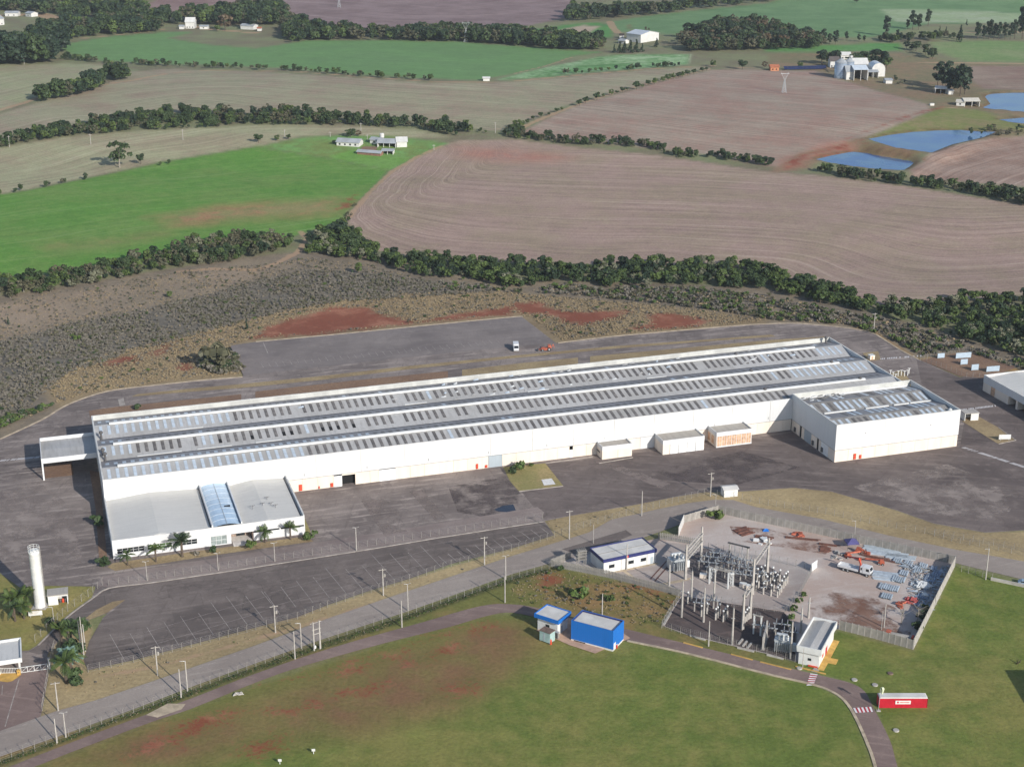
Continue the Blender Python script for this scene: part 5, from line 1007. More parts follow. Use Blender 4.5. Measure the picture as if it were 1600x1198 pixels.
wood([(-150, 455), (0, 438), (75, 433), (145, 423), (187, 413), (262, 393), (325, 378), (400, 373), (450, 376), (462, 386), (400, 404), (312, 416), (250, 424), (190, 436), (140, 446), (75, 459), (0, 470), (-150, 490)], 3.4, 2.6, 6.8, 'olive', 'olive wood strip below the bright green field', 30, 'tree in the olive wood strip below the bright green field', 'trees of the olive strip')
wood([(-100, 238), (0, 222), (87, 204), (175, 190), (225, 180), (300, 176), (400, 180), (437, 176), (500, 181), (550, 187), (615, 189), (650, 194), (725, 198), (762, 208), (758, 212), (700, 212), (650, 202), (550, 197), (400, 196), (350, 199), (225, 205), (100, 214), (0, 232), (-100, 250)], 4.4, 2.5, 8.0, 'far', 'dark wood strip between the two tan stubble fields')
wood([(788, 206), (800, 202), (837, 214), (900, 220), (975, 222), (1025, 229), (1062, 240), (1112, 242), (1150, 247), (1205, 257), (1205, 263), (1150, 254), (1112, 247), (1062, 247), (1025, 237), (975, 229), (900, 227), (837, 222), (788, 214)], 3.3, 2.0, 5.5, 'far', 'ragged hedge under the upper stubble field')
wood([(1268, 268), (1285, 267), (1350, 274), (1385, 280), (1425, 286), (1500, 293), (1600, 307), (1720, 325), (1720, 340), (1600, 322), (1500, 301), (1425, 292), (1350, 283), (1290, 274)], 3.6, 2.5, 7, 'far', 'dark hedge wood below the ponds')
wood([(55, 156), (75, 148), (110, 142), (150, 132), (163, 128), (165, 138), (130, 148), (85, 158), (60, 161)], 6, 9, 14, 'far', 'dark oval copse in the upper left stubble')
wood([(165, 118), (180, 112), (200, 116), (202, 124), (180, 128), (168, 126)], 6, 9, 13, 'far', 'small copse right of the oval copse')
wood([(-100, 118), (0, 105), (85, 99), (108, 76), (90, 70), (60, 75), (0, 85), (-100, 90)], 8, 16, 26, 'euc', 'tall dark eucalyptus wood at the upper left')
wood([(60, 75), (95, 66), (140, 58), (250, 50), (250, 43), (190, 36), (110, 40), (40, 55)], 8, 9, 15, 'far', 'dark wood behind the far green field at the left')
wood([(-100, 25), (0, 18), (110, 28), (200, 34), (250, 42), (290, 38), (235, 26), (215, 14), (235, 0), (300, -45), (-100, -45)], 10, 10, 17, 'far', 'distant dark forest at the top left')
wood([(275, 28), (330, 24), (385, 18), (420, 5), (440, 16), (452, 36), (430, 40), (390, 42), (330, 40), (300, 38)], 8, 10, 17, 'far', 'far wood right of the white house')
wood([(440, 52), (455, 38), (500, 48), (575, 56), (625, 58), (662, 52), (725, 55), (800, 58), (870, 62), (940, 70), (950, 80), (860, 78), (800, 72), (725, 66), (650, 65), (560, 63), (487, 64), (455, 68)], 6, 8, 14, 'far', 'long dark wood strip above the far green field')
wood([(885, 34), (895, 18), (930, 20), (1000, 20), (1060, 14), (1125, 7), (1200, -2), (1300, -30), (1300, -20), (1210, 4), (1125, 12), (1010, 26), (930, 32)], 9, 9, 15, 'far', 'far wood strip along the top edge')
wood([(1062, 72), (1080, 56), (1125, 44), (1175, 40), (1225, 50), (1268, 66), (1290, 72), (1270, 78), (1150, 80), (1075, 82)], 6.5, 8, 14, 'brownish', 'dark domed wood on the far hill')
wood([(1355, 66), (1385, 60), (1420, 62), (1450, 58), (1480, 56), (1500, 60), (1460, 66), (1400, 68)], 8, 4, 9, 'far', 'dark hedge across the far fields')
wood([(-60, 312), (0, 302), (20, 300), (48, 294), (50, 297), (20, 303), (0, 306), (-60, 318)], 4, 2.5, 4.5, 'far', 'bushes on the boundary at the left of the green field')
wood([(60, 294), (120, 281), (135, 278), (135, 281), (60, 297)], 5, 2, 4, 'far', 'low bushes along the green field boundary')
wood([(228, 262), (280, 250), (282, 253), (230, 264)], 6, 1.5, 3, 'far', 'low bushes right of the large loose-crowned tree')
wood([(95, 88), (160, 97), (262, 102), (400, 107), (475, 111), (562, 118), (675, 125), (675, 127), (562, 121), (475, 113), (400, 109), (262, 105), (160, 100), (95, 93)], 5.5, 3, 6, 'far', 'low hedge under the far green field')
wood([(860, 117), (900, 113), (1012, 105), (1075, 102), (1075, 104), (1012, 108), (900, 116)], 6, 2.5, 5, 'far', 'low hedge under the striped field')
wood([(535, 345), (548, 325), (556, 316), (560, 318), (552, 330), (545, 348)], 3.5, 1.5, 3, 'olive', 'scrubby corner between green and ploughed fields')
wood([(1460, 208), (1520, 205), (1600, 197), (1640, 200), (1640, 210), (1560, 215), (1545, 212)], 7, 2, 5, 'olive', 'scrub on the pond bank')
wood([(1385, 118), (1400, 122), (1440, 140), (1420, 140), (1390, 128)], 9, 1.5, 3.5, 'olive', 'scrub on the slope below the far farm')

# grey scrub, dry tufts and green bushes behind the works
def cover(name, label, pl, spacing, meshes, weights, smin, smax, clumpy=False):
    w = poly_px(pl); n = int(area(w)/spacing**2); P = in_poly(w, n, RNG)
    for rp, g in RED_POLY: P = P[sdist(P[:, 0], P[:, 1], rp)+g+RNG.normal(0, 1.5, len(P)) < 0.3]
    if clumpy:                                              # thickets and clearings
        a, b = P[:, 0], P[:, 1]; d = np.sin(a*.061+np.sin(b*.07)*1.7)*np.sin(b*.083+np.sin(a*.05)*1.9)+.5*np.sin(a*.19+b*.13); P = P[RNG.random(len(P)) < .78+.45*d]
    idx = RNG.choice(len(meshes), len(P), p=np.array(weights)/sum(weights))
    scatter(name, label, P, meshes, idx, RNG.uniform(smin, smax, len(P)))
for k, lst in SH.items():
    for m in lst:
        if source(m) is None:
            SRC.pop(m.name); t = shrub(random.uniform(60, 320), random.uniform(480, 500), 1, k, 'shrub in the grey scrub left of the rear lot', 'shrubs in the grey scrub', idx=lst.index(m)); SRC[m.name] = t.children[0]
ALL = SH['scrub']+SH['tuft']+SH['green']+SH['dark']
cover('scrub', 'grey leafless scrub covering the slope behind the works', [(-200, 600), (0, 535), (130, 502), (260, 477), (400, 442), (480, 422), (600, 427), (700, 446), (770, 456), (640, 466), (540, 471), (450, 486), (350, 512), (200, 552), (100, 588), (40, 642), (0, 668), (-200, 760)], 1.0, ALL, [5, 5, 2.5, .5, .5, .04, .05, .15], .3, .7, True)
cover('scrub', 'sparse dry scrub and grass below the olive wood strip', [(-200, 510), (0, 472), (140, 449), (312, 420), (400, 415), (480, 403), (575, 413), (625, 428), (680, 440), (600, 427), (480, 424), (400, 444), (260, 478), (130, 503), (0, 536), (-200, 600)], 1.3, ALL, [2, 2, 1.5, 5, 5, .03, .05, .12], .25, .55, True)
cover('scrub', 'thin scrub and bushes below the wood belt', [(680, 440), (750, 445), (800, 455), (887, 445), (950, 453), (1012, 449), (1100, 452), (1200, 462), (1300, 486), (1375, 498), (1425, 508), (1475, 524), (1525, 545), (1600, 566), (1700, 600), (1600, 580), (1510, 548), (1440, 556), (1385, 527), (1325, 508), (1200, 500), (1110, 484), (1000, 472), (900, 462), (800, 456), (700, 454)], 1.6, ALL, [4, 3, 3, 3, 3, 1.0, 2.0, 1.2], .35, 1.15, True)
cover('dry_tufts', 'dry grass tufts round the rear lot', [(90, 630), (70, 600), (150, 558), (250, 532), (380, 500), (470, 478), (560, 462), (700, 456), (800, 457), (900, 466), (1000, 474), (1110, 486), (1200, 500), (1150, 506), (1050, 515), (950, 523), (878, 532), (830, 497), (805, 490), (650, 506), (525, 518), (400, 529), (365, 536), (350, 560), (376, 584), (250, 597), (140, 614)], 1.0, ALL, [.5, .4, .2, 6, 6, .02, .02, .05], .32, .62)
cover('dry_tufts', 'rough grass tufts on the verges by the road', [(80, 1100), (150, 1088), (400, 1000), (640, 918), (800, 868), (866, 840), (851, 816), (890, 808), (1000, 790), (1060, 776), (1050, 782), (920, 826), (800, 862), (400, 988), (137, 1052), (80, 1070)], 1.5, ALL, [.2, .2, .1, 6, 6, .1, .1, .05], .18, .38)
cover('ditch_grass', 'dark rank grass in the ditch below the road', [(0, 1190), (90, 1157), (209, 1113), (299, 1079), (400, 1042), (500, 1007), (640, 961), (800, 903), (860, 888), (862, 892), (800, 909), (640, 968), (500, 1015), (400, 1049), (299, 1087), (209, 1119), (90, 1163), (0, 1196)], .55, ALL, [.5, .5, 1.5, 2, 2, .6, 2, 3], .1, .22)
cover('weeds', 'rough weeds on the bank above the blue buildings', [(800, 906), (860, 890), (950, 904), (1025, 924), (1058, 936), (1035, 970), (1000, 978), (960, 962), (880, 950), (800, 938)], 1.3, ALL, [1, 1, .5, 4, 4, .6, .6, .2], .18, .4)
cover('thicket', 'grey thicket left of the rear lot', [(315, 575), (322, 558), (345, 550), (368, 556), (376, 580), (340, 586)], 1.1, ALL, [6, 5, 6, 0, 0, 0, 0, 2], .9, 1.5)
cover('scrub', 'dark green scrub along the left ring road kerb', [(-60, 700), (0, 672), (60, 645), (95, 628), (60, 640), (20, 650), (-60, 675)], 1.3, ALL, [1, 1, 1, 1, 1, 2, 3, 4], .6, 1.1)

# palms
def palm_meshes(mat, seed, n=16, L=3.2, H=3.4, r=.24):
    g = random.Random(seed); mb = MB()
    for i in range(n):
        az = 6.283*i/n+g.uniform(-.2, .2); el = g.uniform(.1, 1.15); ln = L*g.uniform(.8, 1.15); pts_ = []
        for k in range(8):
            t = k/7; rr = ln*t*math.cos(el)*(1-.15*t); z = H+ln*t*math.sin(el)-2.0*t*t*(1.0-.3*el); pts_.append(Vector((rr*math.cos(az), rr*math.sin(az), z)))
        side = Vector((-math.sin(az), math.cos(az), 0))
        for k in range(7):
            a, b = pts_[k], pts_[k+1]; w = .55*math.sin(math.pi*min(.97, (k+.7)/7.4))
            for s in (-1, 1):
                for q in (0.1, .6):
                    c = a.lerp(b, q); e = a.lerp(b, min(1, q+.42)); tip = side*s*w+(b-a)*.5-Vector((0, 0, w*.6)); mb.add([c, e, e+tip, c+tip*.9], [(0, 1, 2, 3)])
            mb.tube(a, b, .04, .03, 3, False)
    fr = mb.mesh('fronds', mat); tb = MB(); 
    for k in range(5): tb.tube((0, 0, H*k/5-.1), (0, 0, H*(k+1)/5), r*(1.25 if k == 0 else 1), r*.92, 8)
    tk = tb.mesh('trunk', M_BARK); return fr, tk
PALM = [palm_meshes(L_PALM, 1), palm_meshes(L_PALM, 2), palm_meshes(L_DARK, 3, 18), palm_meshes(L_PALMB, 4, 22, 2.8, 1.2)]
def palm(px, py, s, k, label, group=None):
    p = at(px, py); t = thing('palm_tree', label, 'palm tree', (p.x, p.y, 0), random.uniform(0, 6), group); t.scale = (s, s, s); link('fronds', PALM[k][0], t); link('trunk', PALM[k][1], t); return t
palm(199.5, 883, 1.0, 0, 'slim palm at the left end of the office front, leftmost of the five'); palm(244, 878, 1.15, 1, 'bright green palm before the office windows, second from the left'); palm(285, 870, 1.55, 2, 'largest dark palm before the office, third from the left'); palm(414, 848, 1.1, 0, 'palm right of the office porch, second from the right'); palm(454, 843, 1.2, 1, 'palm near the right corner of the office, rightmost of the five')
for i, (x, y, s, k) in enumerate(((20, 962, 1.5, 0), (24, 970, 1.2, 2), (32, 958, 1.6, 1), (38, 966, 1.2, 0), (44, 952, 1.3, 1))): palm(x, y, s, k, ORD[i]+' from left of the palms in the clump beside the water tower', 'palms beside the water tower')
palm(97, 1008, 1.4, 1, 'palm at the top of the entrance bed'); palm(104, 1030, 1.7, 3, 'blue-grey fan palm in the entrance bed'); palm(104, 1066, 1.7, 1, 'large green palm at the bottom of the entrance bed'); palm(112, 1052, 1.4, 0, 'green palm between the blue palm and the large palm'); palm(125, 1000, 1.3, 2, 'dark palm at the right of the entrance bed'); palm(112, 1004, 1.3, 2, 'dark palm behind the blue-grey palm')
for x, y, s in ((126, 990, 1.5), (133, 985, 1.4), (118, 1060, 1.5), (120, 1072, 1.4), (92, 985, 1.2), (78, 975, 1.1), (112, 1018, 1.8), (122, 1022, 1.7)): shrub(x, y, s, 'dark', 'dark bush among the palms of the entrance bed', 'bushes of the entrance bed')
# ------------------------------------------------------------------ smaller buildings of the works
def axis_of(a, b):                                         # heading of the ground line a -> b
    d = at(*b)-at(*a); return math.atan2(d.y, d.x), d.length
M_BLUE = cladding('blue_cladding', S(30, 108, 190, 0.95), 0.6, 0.2); M_NAVY = plain('navy_fascia', S(44, 50, 104), .5, .1); M_ROOFW = plain('pale_roof', S(216, 212, 205, .85), .8, .08, .3)
M_CONC = plain('concrete', S(178, 172, 164), .9, .14, .6, rnd=.12); M_CONCD = plain('old_concrete', S(156, 151, 143), .9, .2, .5, streak=.4, rnd=.2); M_STEEL = plain('galvanised', S(190, 194, 196), .45, .12, 1, .3, rnd=.2)
M_REDP = plain('red_sheet', S(190, 26, 48), .5, .08, .5); M_TEAL = plain('pale_teal', S(164, 190, 186), .6, .1, .6); M_BROWNT = plain('brown_sheet', S(120, 100, 88), .8, .2, 1)
M_WPAINT = plain('white_paint', S(234, 234, 230, .8), .6, .06, .4)
def shell(t, L, W, H, wall, roof, fascia=None, fh=.9, over=0.0, rdrop=.35, door=None):
    """flat-roofed box on local x 0..L, y 0..W with parapet"""
    f = fascia or wall; hb = H-fh
    for a, b, c, d in ((0, L, 0, .2), (0, L, W-.2, W), (0, .2, .2, W-.2), (L-.2, L, .2, W-.2)): bx(a, b, c, d, 0, hb).build('wall', wall, t)
    o = over
    for a, b, c, d in ((-o-.01, L+o+.01, -o-.01, .2-o), (-o-.01, L+o+.01, W-.2+o, W+o+.01), (-o-.01, .2-o, .201-o, W-.201+o), (L-.2+o, L+o+.01, .201-o, W-.201+o)): bx(a, b, c, d, hb+.002, H).build('parapet', f, t)
    bx(.19-o, L-.19+o, .19-o, W-.19+o, hb+.1, H-rdrop).build('roof', roof, t)
# navy-banded control building
r, L = axis_of((943, 896.5), (1024, 879.5)); p = at(943, 896.5); W = (at(919.5, 885)-p).length
cb = thing('control_building', 'white control building with navy roof band beside the road', 'building', p, r)
shell(cb, L, 8.2, 4.6, M_WPAINT, M_ROOFW, M_NAVY, 1.0, .25, .3)
for x in (L*.10, L*.47, L*.71): w = bx(x, x+1.8, -.02, .0, 1.5, 2.5).build('window', M_GLASSD, cb); bx(x-.06, x+1.86, -.05, -.021, 1.42, 1.5).build('sill', M_CONC, w)
for x in (L*.33, L*.83): bx(x, x+.15, -.06, -.002, 0, 3.5).build('downpipe', M_CONC, cb)
bx(L*.9, L*.95, -.03, -.001, 0.1, 2.3).build('door', M_DOORG, cb); bx(L*.42, L*.46, -.35, -.262, 3.7, 4.5).build('red_sign', M_RED, cb); bx(-.6, L+.6, -.9, -.0, .06, .14).build('plinth', M_KERBTAN, cb); bx(.4, L-.4, 4, 4.25, 4.3, 4.36).build('roof_seam', M_CONCD, cb)
# blue hall
r, L = axis_of((892, 1000), (957.5, 1017.5)); p = at(892, 1000)
bh = thing('blue_hall', 'bright blue corrugated box building on terracotta paving', 'building', p, r); W = 6.6
for a, b, c, d in ((0, L, 0, .2), (0, L, W-.2, W), (0, .2, .2, W-.2), (L-.2, L, .2, W-.2)): bx(a, b, c, d, .5, 5.9).build('wall', M_BLUE, bh); bx(a+.02, b-.02, c+.02, d-.02, 0, .49).build('plinth', M_WPAINT, bh)
bx(.2, L-.2, .2, W-.2, 5.2, 5.5).build('roof', M_ROOFW, bh)
for a, b, c, d in ((.2, L-.2, .2, .34), (.2, L-.2, W-.34, W-.2), (.2, .34, .34, W-.34), (L-.34, L-.2, .34, W-.34)): bx(a, b, c, d, 5.51, 5.88).build('parapet_lining', M_NAVY, bh)
bx(.9, 4.2, -.02, -.001, .05, .4).build('vent', M_GLASSD, bh); bx(L+.001, L+.05, .4, 1.6, .1, 2.1).build('door', M_WPAINT, bh)
t = thing('fire_cabinet', 'small red cabinet at the right end of the blue hall', 'cabinet', at(960, 1012), r); bx(0, .7, 0, .5, 0, 1.1).build('body', M_RED, t); bx(-.03, .73, -.03, .53, 1.1, 1.16).build('lid', M_WPAINT, t); bx(.1, .6, -.02, -.001, .2, .9).build('door', M_REDP, t)
# kiosk with blue band
r, L = axis_of((840, 983), (871, 993)); p = at(840, 983)
kk = thing('blue_kiosk', 'white kiosk with overhanging blue roof band left of the blue hall', 'building', p, r)
shell(kk, L, 5.0, 4.9, M_WPAINT, M_ROOFW, M_BLUE, 1.1, .7, .25); bx(L*.4, L*.6, -.02, -.001, 1.6, 2.4).build('window', M_GLASSD, kk); bx(L+.001, L+.03, 1.5, 2.5, 0.05, 2.1).build('door', M_DOORG, kk)
p = at(843, 1001); t = thing('equipment_box', 'pale teal equipment box with brown top before the kiosk', 'box', p, r-.05)
bx(0, 3.3, 0, 2.3, .35, 3.2).build('body', M_TEAL, t); bx(-.12, 3.42, -.12, 2.42, 3.2, 3.32).build('lid', M_BROWNT, t)
for x, y in ((.1, .1), (3.0, .1), (.1, 2.0), (3.0, 2.0)): bx(x, x+.2, y, y+.2, 0, .35).build('leg', M_CONCD, t)
bx(1.2, 1.6, -.03, -.001, .6, 2.8).build('door', M_DOORG, t)
t = thing('extinguisher_trolley', 'orange extinguisher on the grass by the teal box', 'extinguisher', at(860.5, 1006)); MB().lathe([(.3, 0), (.3, 1.1), (.2, 1.35), (.06, 1.5)], n=10).build('cylinder', M_RED, t); bx(-.06, .06, -.06, .06, 1.5, 1.7).build('valve', M_TRIM, t); bx(-.35, -.25, -.3, .3, 0, .4).build('wheel', M_TRIM, t)
t = thing('control_cabinet', 'dark grey cabinet right of the teal box', 'cabinet', at(866, 997), r); bx(0, 1.1, 0, .8, .15, 1.9).build('body', M_CONCD, t); bx(-.06, 1.16, -.06, .86, 1.9, 1.98).build('lid', M_STEEL, t); bx(.1, 1, -.03, -.001, .3, 1.8).build('door', M_TRIM, t)
# white building with red doors
r, L = axis_of((1247, 1036), (1279, 1043)); p = at(1247, 1036)
wb = thing('switch_house', 'white switch house with ribbed grey roof and red doors beside the zebra crossing', 'building', p, r); W = (at(1310, 982)-at(1283, 1042)).length*.93
W = 15.5; shell(wb, L, W, 5.4, M_WPAINT, M_ROOF, M_WPAINT, 1.7, .55, 1.1)
bx(.25, L-.25, .25, W-.25, 3.9, 4.5).build('ceiling', M_ROOF_SHADE, wb); 
MB().add([(-.3, -.2, 4.5), (L/2, -.2, 5.1), (L+.3, -.2, 4.5), (-.3, W+.2, 4.5), (L/2, W+.2, 5.1), (L+.3, W+.2, 4.5)], [(0, 1, 4, 3), (1, 2, 5, 4), (0, 2, 1), (3, 4, 5), (0, 3, 5, 2)]).build('roof_sheet', M_ROOF, wb)
bx(-.06, -.001, .3, 1.5, .05, 2.1).build('door', M_REDP, wb); bx(L+.001, L+.06, 6.6, 8.4, .2, 2.4).build('door', M_REDP, wb); bx(L+.001, L+.06, 3.2, 4.4, 1.2, 2.0).build('window', M_RED, wb); bx(L*.45, L*.62, -.03, -.001, 1.5, 2.2).build('window', M_GLASSD, wb)
bx(L*.5, L*.95, -.5, -.001, .1, .35).build('step', M_RED, wb); bx(L+.01, L+1.6, -1, W, .06, .16).build('footpath', M_YELK, wb); bx(L+1.61, L+3.6, 3.3, 6, .06, .15).build('footpath', M_YELK, wb)
# red container
r, L = axis_of((1373, 1105.5), (1447.5, 1105.5)); p = at(1373, 1105.5)
ct = thing('shipping_container', 'long crimson container with pale roof and white name panel on the lawn', 'container', p, r); L = 11.7; W = 2.5
mb = MB()
n = 78
prof = []
for i in range(n): prof += [(L*i/n, 0.0 if i % 2 else .05)]
vs = [(x, y, .15) for x, y in prof]+[(x, y, 2.6) for x, y in prof]; m_ = len(prof); mb.add(vs, [(i, i+1, m_+i+1, m_+i) for i in range(m_-1)]); mb.build('side_panel', M_REDP, ct)
bx(0, L, W-.05, W, .15, 2.6).build('side_panel', M_REDP, ct); bx(0, .05, .06, W-.06, .15, 2.6).build('end_panel', M_REDP, ct); bx(L-.05, L, .06, W-.06, .15, 2.6).build('end_panel', M_REDP, ct)
bx(0, L, 0, W, .02, .14).build('floor_frame', M_REDP, ct); rf = MB(); rf.add([(0, 0, 2.61), (L, 0, 2.61), (L, W, 2.61), (0, W, 2.61), (.25, .25, 2.8), (L-.25, .25, 2.8), (L-.25, W-.25, 2.8), (.25, W-.25, 2.8)], [(4, 5, 6, 7), (0, 1, 5, 4), (1, 2, 6, 5), (2, 3, 7, 6), (3, 0, 4, 7)]); rf.build('roof', M_ROOFW, ct)
sg = bx(3.9, 7.6, -.05, -.005, 1.1, 2.05).build('name_panel', M_WPAINT, ct); bx(4.3, 4.7, -.07, -.051, 1.35, 1.85).build('emblem', M_REDP, sg)
for i in range(8): bx(4.95+i*.3, 5.12+i*.3, -.07, -.051, 1.42, 1.75).build('lettering', M_RED, sg)
t = thing('windsock_pole', 'thin pole with pale yellow windsock at the left end of the red container', 'windsock', at(1372.5, 1110)); MB().tube((0, 0, 0), (0, 0, 6.2), .07, .05, 6).build('pole', M_STEEL, t)
MB().tube((.2, 0, 6.1), (.75, .3, 6.0), .38, .33, 10, False).tube((.75, .3, 6.0), (.55, .2, 4.6), .34, .2, 10, False).build('sock', plain('sock_cloth', S(220, 226, 190), .8, .08), t); bx(-.5, .5, -.4, .4, 0, .15).build('foot', M_CONC, t)
# water tower and pump house
p = at(63, 947); wt = thing('water_tower', 'tall white cylindrical water tower at the left edge', 'water tower', p); WTH = 17.0
MB().lathe([(1.55, 0), (1.5, .4), (1.45, 3), (1.45, WTH-1.0), (1.5, WTH-.9), (1.5, WTH-.4), (1.2, WTH), (.1, WTH+.15)], n=28).build('shell', M_WPAINT, wt, smooth=True)
for z in (WTH-.1, WTH+.55, WTH+1.1):
    mb = MB()
    for i in range(20): a, b = 6.283*i/20, 6.283*(i+1)/20; mb.tube((1.5*math.cos(a), 1.5*math.sin(a), z), (1.5*math.cos(b), 1.5*math.sin(b), z), .05, n=5)
    mb.build('guard_rail', M_WPAINT, wt)
for i in range(10): a = 6.283*i/10; MB().tube((1.5*math.cos(a), 1.5*math.sin(a), WTH-.4), (1.5*math.cos(a), 1.5*math.sin(a), WTH+1.1), .05, n=5).build('rail_post', M_WPAINT, wt)
for z in range(3, 17, 3): MB().lathe([(1.455, z), (1.48, z+.05), (1.48, z+.15), (1.455, z+.2)], n=28).build('weld_band', M_WPAINT, wt)
mb = MB()
for s in (-.25, .25): mb.tube((1.6, s, .3), (1.6, s, WTH+.8), .04, n=4)
for i in range(40): mb.tube((1.6, -.25, .5+i*.41), (1.6, .25, .5+i*.41), .03, n=4)
mb.build('ladder', M_CONC, wt)
bx(-2, 2, -2, 2, .0, .15).build('footing', M_CONC, wt)
r, L = axis_of((76, 946), (101, 943)); ph = thing('pump_house', 'small white pump house with open front right of the water tower', 'shed', at(76, 946), r); L = 5.2
for a, b, c, d in ((0, L, 3.6, 3.8), (0, .2, 0, 3.6), (L-.2, L, 0, 3.6)): bx(a, b, c, d, 0, 2.9).build('wall', M_WPAINT, ph)
bx(0.2, L*.5, 0, .2, 0, 2.4).build('wall', M_WPAINT, ph); bx(.2, L-.2, 0, .2, 2.4, 2.9).build('wall', M_WPAINT, ph); bx(-.2, L+.2, -.3, 4.0, 2.9, 3.1).build('roof', M_ROOFS, ph)
for i in range(3): MB().lathe([(.3, 0), (.35, .7), (.2, 1.1), (.05, 1.2)], (L*.6+i*.7, 1.2), 10).build('pump', M_RED if i == 1 else M_TRIM, ph)
t = thing('sign_board', 'white notice board on the grass below the water tower', 'sign', at(56, 964), .2); bx(-1.8, 1.8, -.05, .05, .6, 1.9).build('board', M_WPAINT, t); bx(-1.4, -1.3, -.04, .04, 0, .6).build('post', M_STEEL, t); bx(1.3, 1.4, -.04, .04, 0, .6).build('post', M_STEEL, t)
for i in range(3): bx(-1.3, 1.1-.3*i, -.06, -.052, 1.65-.3*i, 1.75-.3*i).build('printed_line', M_KERBTAN, t)
# gatehouse and gate
(gu, gv) = loc(34, 1028, 4.4); gx0 = gu-17
gh = thing('gatehouse', 'white flat-roofed gatehouse cut by the left edge', 'building', (OX, OY, 0), THETA)
gd = 11.0
for a, b, c, d in ((gx0, gu, gv, gv+.3), (gx0, gu, gv+gd-.3, gv+gd), (gu-.3, gu, gv+.3, gv+gd-.3), (gx0, gx0+.3, gv+.3, gv+gd-.3)): bx(a, b, c, d, 3.3, 4.5).build('fascia', M_WPAINT, gh)
bx(gx0+.3, gu-.3, gv+.3, gv+gd-.3, 3.6, 3.9).build('roof', roofing('gatehouse_roof', S(206, 204, 199), S(198, 196, 191), S(182, 180, 176)), gh)
bx(gx0+1, gu-6.5, gv+2, gv+gd-1.5, 0, 3.3).build('cabin', M_WPAINT, gh); bx(gx0+3, gu-7.2, gv+1.97, gv+1.999, 1.2, 2.6).build('window', M_GLASSD, gh); bx(gu-6.1, gu-5.5, gv+1.2, gv+1.8, 0, 3.29).build('column', M_WPAINT, gh); bx(gu-1.4, gu-.9, gv+gd-2, gv+gd-1.4, 0, 3.29).build('column', M_WPAINT, gh)
A, B_ = at(33, 1052), at(75, 1046); r = math.atan2(B_.y-A.y, B_.x-A.x); L = (B_-A).length
gt = thing('sliding_gate', 'long white bar gate across the entrance drive', 'gate', A, r)
for z in (.25, 1.7): bx(0, L, -.05, .05, z, z+.12).build('rail', M_WPAINT, gt)
for i in range(5): x = L*i/4; bx(x-.06, x+.06, -.051, .051, .371, 1.699).build('stile', M_WPAINT, gt)
for i in range(int(L/.35)): MB().tube((.2+i*.35, 0, .37), (.2+i*.35, 0, 1.7), .015, n=4).build('bar', M_STEEL, gt)
for i in range(4): MB().beam((L*i/4+.1, 0, .4), (L*(i+1)/4-.1, 0, 1.65), .05, .07).build('brace', M_WPAINT, gt)
for pp, lb in ((A, 'left'), (B_, 'right')):
    t = thing('gate_post', 'white gate post at the %s end of the bar gate' % lb, 'post', pp+Vector((0.3 if lb == 'right' else -.3, .5, 0))); bx(-.2, .2, -.2, .2, 0, 3.0).build('shaft', M_WPAINT, t); bx(-.26, .26, -.26, .26, 3.0, 3.15).build('cap', M_CONC, t)
A2, B2 = at(-10, 1053), at(31, 1052); t = thing('entrance_fence', 'white picket fence beside the gatehouse', 'fence', A2, math.atan2(B2.y-A2.y, B2.x-A2.x)); l2 = (B2-A2).length
for z in (.3, 1.6): bx(0, l2, -.04, .04, z, z+.1).build('rail', M_WPAINT, t)
for i in range(int(l2/.4)): bx(i*.4, i*.4+.07, -.041, .041, 0.401, 1.599).build('picket', M_WPAINT, t)
t = thing('barrier_box', 'yellow barrier housing beside the entrance gate', 'barrier', at(30, 1054)); bx(-.4, .4, -.3, .3, 0, 1.3).build('housing', M_YELK, t); bx(-.45, .45, -.35, .35, 1.3, 1.45).build('cap', M_YELK, t); bx(-.1, .1, -.4, -.301, .8, 1.0).build('arm_stub', M_TRIM, t)
sheet('entrance_island', pts([(-20, 1062), (12, 1066), (20, 1064), (31, 1056), (32, 1050), (-20, 1054)]), .16, M_YELK, 'sandy island beside the gate')
# kiosk by the road, shelters and signs on the right of the yard
t = thing('guard_hut', 'small white hut with ribbed roof beside the road pole', 'hut', at(1131, 777), THETA-.1); L = 4.6
for a, b, c, d in ((0, L, 0, .15), (0, L, 2.9, 3.05), (0, .15, .15, 2.9), (L-.15, L, .15, 2.9)): bx(a, b, c, d, 0, 2.5).build('wall', M_WPAINT, t)
MB().add([(-.3, -.4, 2.6), (L+.3, -.4, 2.6), (L+.3, 1.5, 3.2), (-.3, 1.5, 3.2), (L+.3, 3.4, 2.7), (-.3, 3.4, 2.7), (-.3, -.4, 2.5), (L+.3, -.4, 2.5), (L+.3, 3.4, 2.6), (-.3, 3.4, 2.6)], [(0, 1, 2, 3), (3, 2, 4, 5), (6, 7, 1, 0), (5, 4, 8, 9), (0, 3, 5, 9, 6), (1, 7, 8, 4, 2), (6, 9, 8, 7)]).build('roof', M_ROOFW, t); bx(1.5, 2.4, -.02, -.001, .05, 2.1).build('door', M_DOORW, t)
t = thing('yard_shelter', 'open-sided white concrete shelter on the grass island', 'shelter', at(1507, 658), THETA-.15)
bx(0, .2, 0, 3.5, 0, 2.8).build('wall', M_WPAINT, t); bx(2.3, 5.2, 0, .2, 0, 2.8).build('wall', M_WPAINT, t); bx(5.0, 5.2, .2, 3.5, 0, 2.8).build('wall', M_WPAINT, t); bx(.2, 5.0, 3.3, 3.5, 0, 2.8).build('wall', M_WPAINT, t); bx(-.2, 5.4, -.2, 3.7, 2.8, 3.0).build('roof', M_CONC, t)
